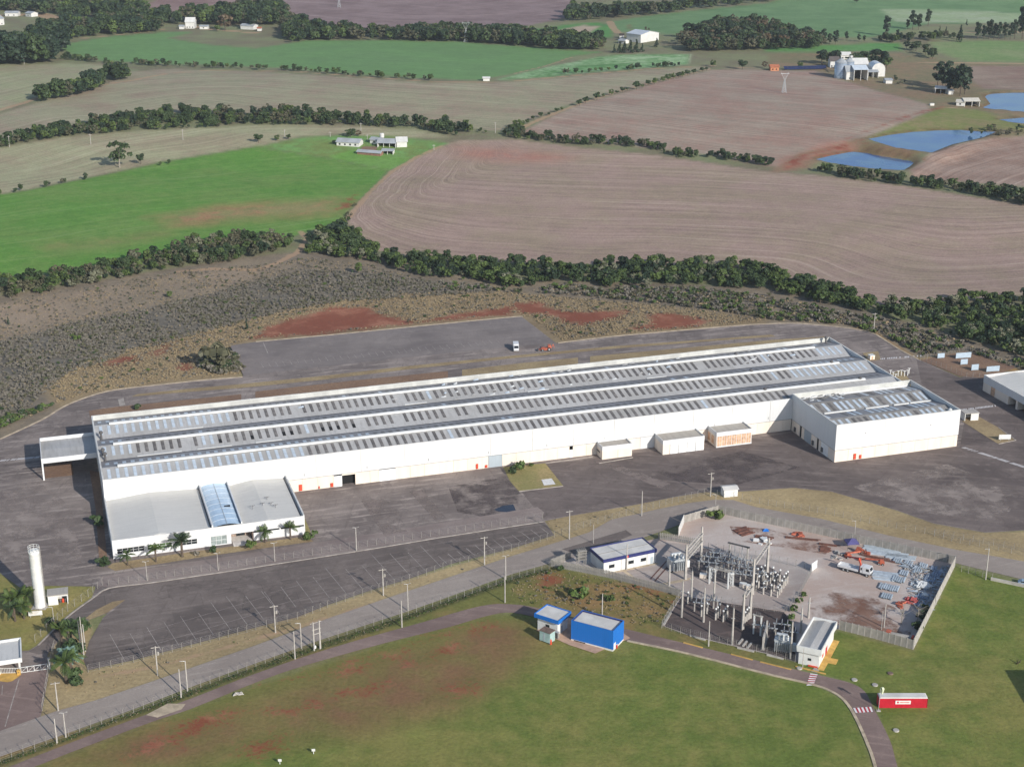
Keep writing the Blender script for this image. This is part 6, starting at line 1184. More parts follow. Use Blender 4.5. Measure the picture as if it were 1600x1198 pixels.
t = thing('sign_board', 'white blank board standing on the right grass island', 'sign', at(1569.5, 688), .05); bx(-2.1, 2.1, -.06, .06, .5, 2.2).build('board', M_WPAINT, t); bx(-1.6, -1.45, -.05, .05, 0, .5).build('post', M_STEEL, t); bx(1.45, 1.6, -.05, .05, 0, .5).build('post', M_STEEL, t)
# service building at the right edge
su, sv = loc(1535, 610); sh = thing('service_building', 'long white service building with open bays cut by the right edge', 'building', (OX, OY, 0), THETA)
sl_, sd_ = 26.0, 62.0; sy1 = sv; sy0 = sv-sd_                # its long bay front runs towards the camera
bx(su, su+.3, sy0, sy1, 3.4, 6.2).build('wall_cladding', M_CLAD, sh); bx(su+.3, su+sl_, sy1-.3, sy1, 0, 6.2).build('wall_cladding', M_CLAD, sh); bx(su+sl_-.3, su+sl_, sy0, sy1-.3, 0, 6.2).build('wall_cladding', M_CLAD, sh); bx(su+.3, su+sl_-.3, sy0, sy0+.3, 0, 6.2).build('wall_cladding', M_CLAD, sh)
y = sy1
for k, (w, kind) in enumerate(((5, 'p'), (2.6, 'o'), (4.2, 'p'), (4.2, 'p'), (4.6, 'b'), (1.2, 'p'), (4.6, 'b'), (1.2, 'p'), (4.6, 'b'), (1.2, 'p'), (4.6, 'b'), (1.2, 'p'), (4.6, 'b'), (5, 'p'))):
    if kind == 'p': bx(su+.05, su+.28, y-w+.03, y-.03, 0, 3.38).build('base_panel', M_CREAM, sh)
    elif kind == 'o': bx(su+.08, su+.28, y-w, y, 0, 3.38).build('door', M_CURT, sh)
    else: bx(su+5, su+5.2, y-w, y, 0, 3.38).build('bay_back', M_TRIM, sh); bx(su+.3, su+5, y-.02, y, 0, 3.38).build('bay_side', M_CREAM, sh)
    y -= w
xm = su+sl_/2
for p0, q0, p1, q1 in ((su+.3, 5.2, xm, 6.1), (xm, 6.1, su+sl_-.3, 5.2)):
    MB().add([(p0, sy0+.3, q0), (p1, sy0+.3, q1), (p1, sy1-.3, q1), (p0, sy1-.3, q0), (p0, sy0+.3, q0-.1), (p1, sy0+.3, q1-.1), (p1, sy1-.3, q1-.1), (p0, sy1-.3, q0-.1)], [(0, 1, 2, 3), (7, 6, 5, 4), (0, 4, 5, 1), (2, 6, 7, 3), (1, 5, 6, 2), (3, 7, 4, 0)]).build('roof_slope', M_ROOFL, sh)
bx(su-.05, su+.4, sy0, sy1+.05, 6.2, 6.3).build('parapet_cap', M_CAP, sh); bx(su+.41, su+sl_, sy1-.4, sy1+.05, 6.2, 6.3).build('parapet_cap', M_CAP, sh)
# pale blue boards in the earth compound
for x, y, w, h, lb in ((1470, 560, 3.0, 2.2, 'pale blue board at the compound corner by the fence'), (1505, 560, 6.6, 2.5, 'widest pale blue board at the top of the earth compound'), (1506, 570, 3.0, 2.4, 'pale blue board in the middle of the earth compound'), (1523, 579, 3.0, 2.6, 'pale blue board nearest in the earth compound'), (1551, 581, 5.5, 2.4, 'pale blue board beside the service building')):
    t = thing('screen_board', lb, 'board', at(x, y), THETA-.1, 'pale blue boards in the earth compound'); bx(-w/2, w/2, -.08, .08, .3, h).build('panel', plain('pale_blue_sheet', S(188, 206, 220, .8), .5, .06), t)
    for s in (-w/2+.2, w/2-.3): bx(s, s+.1, -.06, .06, 0, .3).build('leg', M_STEEL, t)
# white posts by the warehouse end
for i, (x, y) in enumerate(((1391, 587), (1395, 590), (1399, 593), (1403, 588), (1408, 587), (1413, 588), (1418, 587), (1420, 584))):
    t = thing('white_post', 'white post in the group behind the warehouse end', 'post', at(x, y), 0, 'white posts behind the warehouse end'); bx(-.12, .12, -.12, .12, 0, 2.2).build('shaft', M_WPAINT, t); bx(-.6, .6, -.08, .08, 2.2, 2.36).build('cap', M_WPAINT, t)
t = thing('utility_box', 'cream utility box on the small grass patch behind the warehouse end', 'box', at(1361, 561), THETA); bx(-1, 1, -1, 1, 0, 1.7).build('body', M_CREAM, t); bx(-1.1, 1.1, -1.1, 1.1, 1.7, 1.85).build('lid', M_WPAINT, t); bx(-.4, .4, -1.03, -1.001, .2, 1.4).build('door', M_CURT, t)
# fire hydrant tank bits and small white things
for x, y, lb in ((490, 1177, 'small white marker post on the lawn, left one'), (437.5, 1193, 'small white marker post at the bottom edge of the lawn')):
    t = thing('marker_post', lb, 'marker', at(x, y)); bx(-.07, .07, -.07, .07, 0, 1.2).build('post', M_WPAINT, t); bx(-.4, .4, -.05, .05, .7, 1.3).build('plate', M_WPAINT, t)
for x, y, lb in ((1335, 1062, 'square concrete cover beside the lane bend'), (1367, 1070, 'round concrete cover above the container'), (1391, 1052, 'mossy round cover on the lawn'), (1400, 1141, 'round concrete cover below the container'), (1249, 1044, 'small concrete cover by the switch house')):
    t = MB().lathe([(.75, .0), (.75, .2), (.7, .26), (.05, .27)], n=12).build('manhole_cover', M_CONC if 'mossy' not in lb else M_BROWNT); t.location = at(x, y); tag(t, lb, 'manhole')
t = thing('dead_shrub', 'small brown leafless shrub on the lawn at the right edge', 'shrub', at(1589, 1037))
for i in range(9): a = random.uniform(0, 6.28); MB().tube((0, 0, 0), (math.cos(a)*.9, math.sin(a)*.9, random.uniform(.8, 1.7)), .09, .03, 5).build('branch', M_BARK, t)
for i in range(9):
    p = at(366+i*1.6+random.uniform(-1, 1), 1086-i*.25+random.uniform(-1.2, 1.2)); o = MB().add(*(lambda v: (v, [(0, 1, 2), (0, 2, 3), (0, 3, 1), (4, 2, 1), (4, 3, 2), (4, 1, 3)]))([(0, 0, random.uniform(.5, .8)), (.5, 0, .2), (-.3, .5, .25), (-.3, -.5, .2), (0, 0, -.1)])).build('rock', M_CONC); o.location = p; o.rotation_euler = (0, 0, i); tag(o, 'rock in the small heap beside the lane', 'rock', 'rock heap beside the lane')

p = at(1572, 1047)+Vector((10.2, -13.3, 0)); t = thing('store_building', 'white store just outside the right edge that throws its shadow on the lawn', 'building', p, 0); bx(0, 22, -16, 0, 0, 7.2).build('wall', M_WPAINT, t); bx(-.3, 22.3, -16.3, .3, 7.2, 8).build('roof', M_ROOFW, t)
for y in (-13, -8, -3.5): w = bx(-.06, -.002, y, y+1.8, 2.2, 3.6).build('window', M_GLASSD, t); bx(-.1, -.061, y-.1, y+1.9, 2.1, 2.2).build('sill', M_CONC, w)
bx(3, 6.5, -16.08, -16.002, 0, 3.6).build('door', M_DOORG, t)
# ------------------------------------------------------------------ poles, fences, walls
POLE = {}
def pole_mesh(H, r0, r1): return MB().tube((0, 0, 0), (0, 0, H), r0, r1, 8).mesh('shaft', M_CONC)
def upole(px, py, top, label, arm='cross', rz=THETA, group=None):
    H = height(px, py, top); p = at(px, py)
    t = thing('utility_pole' if arm in ('cross', 'none') else 'street_lamp', label, 'pole' if arm in ('cross', 'none') else 'street lamp', p, rz, group)
    link('shaft', pole_mesh(H, .2 if H > 6.5 else .12, .12 if H > 6.5 else .07), t)
    if arm == 'cross':
        bx(-1.1, 1.1, .12, .24, H-.55, H-.40).build('crossarm', M_CONC, t)
        for x in (-.95, 0.45, .95): MB().lathe([(.05, H-.4), (.1, H-.33), (.07, H-.25), (.1, H-.2), (.03, H-.1)], (x, .18), 6).build('insulator', M_TRIM, t)
        if random.random() < .5: MB().lathe([(.3, H-2.6), (.33, H-1.8), (.2, H-1.7), (.03, H-1.65)], (.5, .1), 10).build('transformer_can', M_CONCD, t)
    elif arm == 'lamp2':
        for s in (-1, 1): a = MB().tube((0, 0, H-.1), (s*.6, 0, H+.1), .04, .03, 5).build('arm', M_STEEL, t); MB().cbox((s*.75, 0, H+.11), .42, .2, .1).build('luminaire', M_CONC, a)
    elif arm == 'lamp1':
        a = MB().tube((0, 0, H-.1), (-.9, 0, H+.1), .04, .03, 5).build('arm', M_STEEL, t); MB().cbox((-1.1, 0, H+.1), .5, .22, .1).build('luminaire', M_CONC, a)
    return t
for a in [
 (246.5, 1055, 1009, 'concrete pole on the dry verge left of the H-frame, nearest the gate palms', 'cross'), (430.5, 988, 945, 'concrete pole on the verge below the car park, second from the left', 'cross'), (599, 930, 888, 'concrete pole on the verge below the middle of the car park', 'cross'), (757, 882, 838, 'concrete pole at the right end of the car park verge', 'cross'),
 (91, 1110, 1065, 'concrete pole right of the forecourt', 'cross'), (103, 1151, 1113, 'pole with orange mark on the lower road edge at the left', 'lamp2'), (89, 1160, 1122, 'shorter pole beside the pole with the orange mark', 'none'), (293, 1079, 1032, 'lamp post of the close pair across the road, taller one', 'lamp1'), (283, 1089, 1045, 'bare post of the close pair across the road', 'none'),
 (471, 1012, 973, 'lamp post just left of the H-frame', 'lamp1'), (461, 1029, 986, 'bare post leftmost beside the H-frame', 'none'), (637.5, 954, 912, 'lamp post on the lower road edge above the verge pole', 'lamp2'), (628, 979.5, 938, 'bare post between lane and road in the middle', 'none'), (790, 905, 868, 'lamp post on the road edge left of the substation wall', 'lamp2'), (789, 941, 900, 'bare post on the verge left of the kiosk', 'none'),
 (889.5, 842.5, 797, 'concrete pole on the dry grass above the control building', 'cross'), (927, 849, 819, 'thick pole rising behind the control building roof', 'none'), (1002.5, 806, 767, 'lamp post on the road verge left of the guard hut', 'none'), (1110, 775, 738, 'concrete pole just left of the guard hut', 'cross'), (1117.5, 800, 772, 'lamp post at the substation wall corner', 'lamp1'),
 (1335, 840, 813, 'lamp post standing on the road verge above the purple tent', 'lamp1'), (1540, 905, 857, 'lamp post on the road edge right of the storage wall', 'lamp1'), (1365, 519, 489, 'lone pole behind the ring road beside the thicket', 'cross'), (940.6, 968, 927, 'thin mast on the verge above the blue hall', 'none'), (979, 890, 849, 'concrete pole before the control building front', 'none'),
 (85, 977, 948, 'lamp post beside the entrance drive kerb', 'lamp1'), (230, 907, 877, 'lamp post before the bright palm, on the yard kerb', 'lamp2'), (341, 891, 864, 'lamp post on the yard kerb below the porch', 'lamp2'), (429.5, 877, 848, 'lamp post on the yard kerb below the right palms', 'lamp2'), (557, 860, 824, 'lamp post on the kerb right of the office', 'lamp2'),
 (1107, 1009, 970, 'thin lamp post before the lower substation fence', 'none'), (1254, 1043, 1012, 'thin post beside the switch house door', 'none')]:
    upole(*a)
for x, y, tp, w_ in ((127, 1020, 969, 'left'), (131, 1024, 963, 'tallest middle'), (133.5, 1017, 975, 'right')): upole(x, y, tp, w_+' bare pole of the tight trio at the right of the entrance bed', 'none', group='three bare poles by the entrance bed')
# H-frame
A, B_ = at(491, 1016), at(500.5, 1013); H = height(491, 1016, 972); r = math.atan2(B_.y-A.y, B_.x-A.x); L = (B_-A).length
t = thing('h_frame_pole', 'double-pole H-frame with two crossbars beside the road', 'pole', A, r)
for x in (0, L): MB().tube((x, 0, 0), (x, 0, H), .26, .16, 8).build('shaft', M_CONC, t)
for z in (H*.72, H*.56): bx(-.3, L+.3, -.08, .08, z, z+.16).build('crossbar', M_CONC, t)
bx(-.7, L+.7, .2, .34, H-.5, H-.34).build('crossarm', M_CONC, t); bx(-.15, .35, -.5, -.25, .8, 1.6).build('meter_box', M_WPAINT, t)
# wire fences
POST = MB().tube((0, 0, -.1), (0, 0, 2.0), .07, .055, 5).tube((0, 0, 2.0), (.25, -.2, 2.35), .06, .05, 5).mesh('post', M_CONCD)
M_WIRE = plain('fence_wire', S(150, 148, 146), .6, .1)
def fence(label, line, spacing=2.7, h=2.0, post=POST, wires=(.25, .75, 1.25, 1.75, 2.2), extra=None):
    L = [at(a, b) if not isinstance(a, Vector) else a for a, b in line]; base = L[0].copy(); t = thing('fence', label, 'fence', base); P = []
    for a, b in zip(L[:-1], L[1:]):
        n = max(1, round((b-a).length/spacing))
        for i in range(n): P.append(a.lerp(b, i/n))
    P.append(L[-1]); mb = MB()
    for i, q in enumerate(P):
        d = P[min(i+1, len(P)-1)]-P[max(i-1, 0)]; link('post', post, t, q-base, math.atan2(d.y, d.x))
    for a, b in zip(P[:-1], P[1:]):
        for z in wires: mb.tube(a-base+Vector((0, 0, z)), b-base+Vector((0, 0, z)), .012, n=3, caps=False)
        if extra:
            m = 5
            for j in range(m): q0 = a.lerp(b, j/m)-base; mb.tube(q0+Vector((0, 0, .1)), q0+Vector((0, 0, 1.9)), .01, n=3, caps=False)
    mb.build('wire', M_WIRE, t); return t
fence('wire fence with angled posts along the yard kerb above the car park', [(170, 915), (232, 906), (300, 896), (400, 881), (560, 856), (700, 834), (848, 811)])
fence('wire fence on the dry verge below the car park', [(138, 1050), (209, 1035), (299, 1011), (400, 984), (465, 967), (512, 949), (580, 926), (640, 908), (705, 885), (799, 861), (866, 840)])
fence('wire fence on the grass wedge right of the car park', [(866, 840), (900, 828), (1000, 800), (1060, 784), (1110, 770), (1131, 781)])
fence('wire fence from the guard hut along the dry bank', [(1146, 778), (1200, 790), (1290, 803), (1400, 826), (1520, 846), (1600, 862), (1680, 876)])
fence('wire fence in the ditch along the lower road edge', [(0, 1189), (90, 1156), (209, 1113), (299, 1079), (400, 1041), (500, 1005), (638, 960), (750, 923), (800, 905), (858, 888)])
fence('wire fence beside the entrance drive', [(55, 1003), (82, 977), (106, 955), (138, 932), (160, 914)])
fence('short wire fence running up from the forecourt', [(66, 1110), (74, 1064), (82, 1022), (85, 1012)], 2.2)
fence('wire fence right of the storage wall along the road', [(1502, 893), (1535, 901), (1550, 905)], 2.4); 
w = strip_mesh('low_wall', pts([(1548, 906), (1600, 917), (1680, 934)]), .4, 0, .9, M_CONC); tag(w, 'low pale wall along the road at the right edge', 'wall', kind='thing')
fence('post fence round the left side of the earth compound', [(1438, 564), (1470, 556), (1510, 549)], 2.0); fence('post fence on the right side of the earth compound', [(1512, 550), (1560, 566), (1592, 577)], 2.2); fence('post fence on the lower side of the earth compound', [(1440, 565), (1470, 575), (1510, 589), (1540, 590)], 2.4)
fence('old fence at the storage wall foot along the verge', [(1460, 838), (1500, 849), (1560, 860), (1600, 868)], 3.0)
# substation fences: concrete palisade, precast wall, inner mesh
PICK = MB().add([(-.1, -.05, 0), (.1, -.05, 0), (.1, .05, 0), (-.1, .05, 0), (-.1, -.05, 2.15), (.1, -.05, 2.15), (.1, .05, 2.15), (-.1, .05, 2.15), (0, -.05, 2.4), (0, .05, 2.4)], [(0, 1, 5, 4), (1, 2, 6, 5), (2, 3, 7, 6), (3, 0, 4, 7), (4, 5, 8), (6, 7, 9), (5, 6, 9, 8), (7, 4, 8, 9)]).mesh('picket', M_CONCD)
def palisade(label, line, step=.5, sc=1.0):
    L = [at(a, b) for a, b in line]; base = L[0].copy(); t = thing('palisade_fence', label, 'fence', base)
    for a, b in zip(L[:-1], L[1:]):
        d = b-a; n = max(1, round(d.length/step)); r = math.atan2(d.y, d.x)
        for i in range(n): link('picket', PICK, t, a.lerp(b, i/n)-base, r, (1.6, 1, sc))
        for z in (.5, 1.7): MB().beam(a-base+Vector((0, 0, z)), b-base+Vector((0, 0, z)), .08, .14).build('rail', M_CONCD, t)
    return t
palisade('grey concrete palisade along the grass bank below the control building', [(861, 885), (905, 893), (950, 902), (1025, 921), (1064, 932)], .47)
palisade('grey concrete palisade along the road left of the control building', [(861, 884), (893, 872)], .5)
palisade('grey concrete palisade right of the control building', [(1029, 842), (1056, 846), (1096, 853)], .55)
def precast(label, line, seg=2.4, h=2.6, mat=M_CONCD, vertical=True):
    L = [at(a, b) for a, b in line]; base = L[0].copy(); t = thing('concrete_wall', label, 'wall', base)
    for a, b in zip(L[:-1], L[1:]):
        d = b-a; n = max(1, round(d.length/seg)); r = math.atan2(d.y, d.x); l = d.length/n
        pm = bx(.13, l-.13, -.05, .05, 0, h).mesh('panel', mat); po = bx(-.12, .12, -.1, .1, 0, h+.12).mesh('post', M_CONC)
        for i in range(n+1):
            if i < n: link('panel', pm, t, a.lerp(b, i/n)-base, r)
            link('post', po, t, a.lerp(b, i/n)-base, r)
    return t
precast('precast concrete wall along the road above the storage plot', [(1122, 801.5), (1180, 814), (1285, 836), (1390, 859), (1491, 881)])
precast('tall smooth concrete wall on the lawn side of the storage plot', [(1492, 884), (1460, 948), (1427, 1014)], 3.0, 3.2, M_CONC)
precast('grey slatted concrete wall along the lawn below the storage plot', [(1311, 983), (1370, 998), (1426, 1014)], 1.6, 2.7)
precast('white concrete wall corner at the substation entrance', [(1060, 838), (1068, 818)], 2.2, 3.0, M_WPAINT); precast('precast wall from the entrance corner to the road bend', [(1069, 817), (1095, 809), (1121, 801.5)], 2.2, 2.6)
fence('mesh fence on the upper side of the inner substation', [(1095, 856), (1130, 862), (1180, 871), (1230, 882), (1270, 891)], 2.6, extra=True)
fence('mesh fence with long shadows on the right side of the inner substation', [(1268, 895), (1262, 906), (1253, 923), (1241, 942), (1229, 955)], 1.9, extra=True)
fence('mesh fence of the lower pole strip along the lane', [(1034, 981), (1078, 994), (1110, 1001), (1150, 1011), (1198, 1022), (1242, 1034)], 2.6, extra=True); fence('mesh fence on the left end of the lower pole strip', [(1035, 979), (1048, 956), (1060, 938)], 2.2, extra=True)
fence('mesh fence between the switchyard and the lower pole strip', [(1066, 933), (1110, 940), (1160, 949), (1226, 958)], 2.6, extra=True)
for a, b in (((1078, 993.5), (1102, 1000.5)), ((1152, 1012.5), (1178, 1018.5)), ((1198, 1023.5), (1224, 1030))):
    k = strip_mesh('kerb', pts([a, b]), .3, 0, .4, M_CONC); k['label'] = 'white plinth under the lower substation fence'
k = strip_mesh('kerb', pts([(1048, 958), (1037, 977)]), .5, 0, .4, M_CONC); k['label'] = 'concrete plinth at the left end of the pole strip'
t = thing('gate_leaf', 'white panel gate at the inner substation corner', 'gate', at(1268, 893), .9); bx(0, 3.2, -.06, .06, .1, 2.6).build('panel', M_WPAINT, t); bx(-.25, 0, -.12, .12, 0, 2.8).build('post', M_WPAINT, t); bx(2.9, 3.1, -.09, -.061, 1.1, 1.3).build('handle', M_TRIM, t)
# ------------------------------------------------------------------ substation equipment
def gantry(a, b, ha, label, beams=(.8, .58), lattice=True):
    A, B_ = at(*a), at(*b); r = math.atan2(B_.y-A.y, B_.x-A.x); L = (B_-A).length; t = thing('gantry', label, 'gantry', A, r)
    for x in (0, L): MB().tube((x, 0, 0), (x, 0, ha), .5, .28, 4).build('column', M_CONC, t)
    for f in beams:
        z = ha*f
        for s in (-.45, .45): bx(.2, L-.2, s-.12, s+.12, z, z+.35).build('girder', M_CONC, t)
        n = max(3, int(L/1.2))
        for i in range(n+1): bx(.2+(L-.5)*i/n, .3+(L-.5)*i/n, -.33, .33, z+.05, z+.3).build('strut', M_CONC, t)
    for i in range(3): MB().lathe([(.12, ha*beams[-1]-1.2), (.16, ha*beams[-1]-1.0), (.1, ha*beams[-1]-.6), (.16, ha*beams[-1]-.3), (.05, ha*beams[-1])], (L*(.25+.25*i), 0), 8).build('insulator', M_TRIM, t)
    return t
gantry((1070.8, 905), (1095, 876), 10.9, 'left concrete gantry with twin girders beside the white transformer'); gantry((1175.7, 928), (1198.5, 894), 10.9, 'right concrete gantry over the white insulators', (.83,)); gantry((1160, 983), (1171.7, 965.5), 10.6, 'concrete gantry in the lower pole strip', (.9,))
A, B_ = at(1139, 874), at(1167, 881); r = math.atan2(B_.y-A.y, B_.x-A.x); L = (B_-A).length
t = thing('busbar_frame', 'low frame with dark crossbar behind the switchgear', 'frame', A, r)
for x in (0, L): bx(x-.2, x+.2, -.2, .2, 0, 5.2).build('column', M_CONC, t)
bx(-.6, L+.6, -.22, .22, 5.2, 5.55).build('crossbar', plain('dark_steel', S(92, 88, 86), .6, .1), t)
for x in (L*.3, L*.7): bx(x-.08, x+.08, -.08, .08, 0, 5.19).build('hanger', M_STEEL, t)
def cpole(px, py, top, label, group=None):
    H = height(px, py, top); t = thing('concrete_pole', label, 'pole', at(px, py), 0, group); MB().tube((0, 0, 0), (0, 0, H), .34, .2, 8).build('shaft', M_CONC, t); MB().tube((0, 0, H), (0, 0, H+1.0), .05, .02, 5).build('spike', M_STEEL, t); bx(-.45, .45, -.1, .1, H*.72, H*.72+.16).build('bracket', M_STEEL, t); return t
for x, y, tp, lb in ((1045.4, 917, 882, 'short white pole on the gravel left of the left gantry'), (1065, 964, 908, 'tall pole at the left end of the lower strip'), (1099, 971.6, 918, 'tall pole second from the left in the lower strip'), (1114.7, 950, 894, 'tall pole at the edge of the gravel above the lower strip'), (1080, 938, 892, 'dark slim pole just below the left gantry'), (1143.6, 1006.7, 950, 'tall double pole behind the lane fence'), (1251, 988, 949, 'pole left of the switch house roof'), (1263, 965, 933, 'pole at the upper left corner of the switch house'), (1234.7, 1028.6, 971, 'tall pole with round drum left of the switch house')): cpole(x, y, tp, lb)
INS = {'stub': bx(-.22, .22, -.22, .22, 0, 2.2).mesh('pedestal', M_CONC), 'ins': MB().lathe([(.16, 2.2), (.24, 2.35), (.15, 2.5), (.24, 2.65), (.15, 2.8), (.24, 2.95), (.15, 3.1), (.2, 3.3)], n=8).mesh('insulator', M_TRIM), 'head': MB().lathe([(.18, 3.3), (.28, 3.4), (.3, 3.62), (.2, 3.8), (.05, 3.85)], n=10).mesh('head', M_WPAINT), 'arm': bx(-.9, .9, -.12, .12, 2.2, 2.36).mesh('arm', M_STEEL)}
def inspost(px, py, s, label, group, arm=False):
    t = thing('instrument_transformer', label, 'insulator', at(px, py), random.uniform(.2, .5), group); t.scale = (s, s, s)
    for k in ('stub', 'ins', 'head')+(('arm',) if arm else ()): link(INS[k].name.split('.')[0], INS[k], t)
for i, (x, y) in enumerate(((460, 1070), (590, 1100), (700, 1120), (735, 1080), (768, 1032), (640, 1012), (520, 972), (380, 960), (340, 1015), (805, 962), (835, 918), (868, 878), (620, 822), (580, 885), (500, 900), (440, 860), (700, 900), (740, 850), (660, 880), (420, 800), (480, 760), (360, 840))):
    inspost(1150+.0918*x, 830+.0918*y, random.uniform(.85, 1.1), 'white-headed insulator post right of the right gantry', 'insulator posts right of the right gantry', i % 3 == 0)
for x, y in ((558, 845), (592, 812), (625, 862), (660, 828), (575, 828), (642, 845), (820, 872), (850, 842), (835, 856), (310, 700), (430, 815), (480, 790)):
    inspost(1020+.1753*x, 820+.1753*y, random.uniform(.9, 1.1), 'black and white insulator post in the lower pole strip', 'insulator posts of the lower strip')
def disconnector(px, py, rz, label, group, L=5.2):
    t = thing('disconnector', label, 'switchgear', at(px, py), rz, group)
    for x in (0, L): bx(x-.15, x+.15, -.15, .15, 0, 2.7).build('column', M_CONC, t)
    bx(-.5, L+.5, -.14, .14, 2.7, 2.95).build('beam', M_STEEL, t)
    for i in range(3):
        x = L*(.1+.4*i)
        for s in (-.9, .9): MB().lathe([(.09, 2.95), (.17, 3.1), (.09, 3.25), (.17, 3.4), (.09, 3.55), (.15, 3.7)], (x, s), 7).build('insulator', M_TRIM, t)
        bx(x-.05, x+.05, -1.1, 1.1, 3.7, 3.8).build('blade', M_STEEL, t); bx(x-.1, x+.1, -1.0, 1.0, 2.955, 3.0).build('base_bar', M_STEEL, t)
for x, y, rz in ((1092, 890, -.28), (1100, 882, -.28), (1110, 876, -.28), (1118, 889, -.28), (1127, 882, -.28), (1138, 893, -.28), (1147, 886, -.28), (1154, 898, -.28), (1104, 899, -.28), (1165, 904, -.28), (1128, 903, -.28), (1146, 909, -.28)): disconnector(x, y, rz, 'disconnector switch on two legs in the dark stone bed', 'disconnectors of the switchyard')
for x, y, rz in ((1177, 990, -.25), (1190, 994, -.25), (1210, 988, -.25), (1222, 1000, -.25), (1100, 950, -.25), (1085, 955, -.25)): disconnector(x, y, rz, 'disconnector switch in the lower pole strip', 'disconnectors of the lower strip', 3.6)
def portal(a, b, h, label):
    A, B_ = at(*a), at(*b); r = math.atan2(B_.y-A.y, B_.x-A.x); L = (B_-A).length; t = thing('support_portal', label, 'frame', A, r)
    for x in (0, L): bx(x-.18, x+.18, -.18, .18, 0, h).build('column', M_WPAINT, t)
    bx(-.4, L+.4, -.2, .2, h, h+.3).build('beam', M_CONC, t)
    for x in (L*.25, L*.5, L*.75): MB().lathe([(.1, h+.3), (.18, h+.5), (.1, h+.7), (.18, h+.9), (.12, h+1.1)], (x, 0), 7).build('insulator', M_TRIM, t)
portal((1108, 912), (1137, 920), 5.2, 'pale portal frame before the switchyard'); portal((1177, 990), (1188, 993), 5.6, 'small portal in the lower strip beside the blast wall'); portal((1117, 908), (1144, 916), 4.6, 'shorter pale portal behind the first portal')
for (x, y), lb in (((1112, 908), 'white lattice support left under the portal'), ((1142, 916), 'white lattice support right of the portal')):
    t = thing('lattice_support', lb, 'support', at(x, y), .3)
    for s in (-.6, .6):
        for q in (-.6, .6): MB().tube((s, q, 0), (s*.6, q*.6, 4.0), .07, n=4).build('leg', M_WPAINT, t)
    for z in (1, 2, 3): MB().beam((-.55, -.55, z), (.55, .55, z+.8), .07, .07).beam((.55, -.55, z), (-.55, .55, z+.8), .07, .07).build('brace', M_WPAINT, t)
    bx(-.6, .6, -.6, .6, 4.0, 4.2).build('head_plate', M_WPAINT, t)
def transformer(px, py, rz, s, label, mat):
    t = thing('power_transformer', label, 'transformer', at(px, py), rz); t.scale = (s, s, s)
    bx(0, 4.2, 0, 2.4, .5, 3.2).build('tank', mat, t); bx(-.1, 4.3, -.1, 2.5, 3.2, 3.35).build('lid', mat, t)
    for i in range(8): bx(.2+i*.5, .35+i*.5, -.9, -.02, .7, 2.9).build('radiator_fin', mat, t); 
    for i in range(8): bx(.2+i*.5, .35+i*.5, 2.42, 3.2, .7, 2.9).build('radiator_fin', mat, t)
    c = MB().tube((.3, 1.2, 4.4), (3.0, 1.2, 4.4), .45, n=12).build('conservator', mat, t); bx(.8, .95, 1.1, 1.3, 3.36, 4.0).build('bracket', M_STEEL, c); bx(2.4, 2.55, 1.1, 1.3, 3.36, 4.0).build('bracket', M_STEEL, c)
    for i in range(3): MB().lathe([(.18, 3.36), (.26, 3.6), (.16, 3.8), (.26, 4.0), (.14, 4.3), (.2, 4.6), (.04, 4.9)], (1.0+i*1.1, .4), 8).build('bushing', M_WPAINT, t)
    for i in range(3): MB().lathe([(.12, 3.36), (.2, 3.6), (.1, 3.8), (.16, 4.0), (.04, 4.2)], (1.0+i*1.1, 2.1), 8).build('bushing', M_TRIM, t)
    bx(4.31, 5.2, .4, 1.8, .6, 2.4).build('control_box', M_WPAINT, t); bx(0, .3, -.2, 2.6, .1, .5).build('skid', M_TRIM, t); bx(3.9, 4.2, -.2, 2.6, .1, .5).build('skid', M_TRIM, t)
transformer(1049, 895, .35, 1.15, 'white transformer with conservator left of the left gantry', M_STEEL); transformer(1209, 1018, -.28, 1.05, 'silvery transformer with fins before the switch house', M_STEEL)
t = thing('blast_wall', 'free-standing concrete blast wall left of the silvery transformer', 'wall', at(1191.5, 1015.5), math.atan2((at(1199, 990)-at(1191.5, 1015.5)).y, (at(1199, 990)-at(1191.5, 1015.5)).x)); 
bx(0, 6.5, -.2, .2, 0, 3.8).build('slab', M_CONC, t); bx(6.51, 7.2, -.2, .2, 0, 5.0).build('slab', M_CONC, t); bx(-.2, 7.4, -.5, .5, 0, .2).build('footing', M_CONCD, t)
for i, (x, y) in enumerate(((1157, 1003), (1164, 1006), (1171, 1009))):
    t = MB().box(-.25, .25, -1.6, 1.6, 0, .35).build('foundation_beam', M_CONC); t.location = at(x, y); t.rotation_euler = (0, 0, -.5); tag(t, 'concrete foundation beam in the empty transformer pit', 'beam', 'foundation beams in the empty pit')
for x, y, lb in ((1155, 918, 'cream crate left of the right gantry'), (1166, 921, 'cream crate touching the right gantry foot'), (1093, 903, 'white equipment cover beside the left gantry')):
    t = thing('equipment_crate', lb, 'crate', at(x, y), -.3); bx(0, 1.9, 0, 1.3, .1, 1.2).build('body', M_CREAM, t); bx(-.05, 1.95, -.05, 1.35, 1.2, 1.28).build('lid', M_WPAINT, t); bx(.1, .3, .1, 1.2, 0, .1).build('skid', M_TRIM, t)
t = thing('scaffold_rack', 'dark switch rack behind the palisade left of the control building', 'rack', at(904, 887), .3)
for x in (0, 2.2):
    for y in (0, 1.6): bx(x-.08, x+.08, y-.08, y+.08, 0, 5.2).build('leg', M_CONCD, t)
for z in (2.4, 3.4, 4.4, 5.1): bx(-.3, 2.5, -.2, 1.8, z, z+.1).build('shelf', M_CONCD, t)
for i in range(4): MB().lathe([(.1, 5.2), (.18, 5.5), (.1, 5.7), (.16, 6.0), (.04, 6.2)], (.2+i*.6, .8), 7).build('insulator', M_TRIM, t)

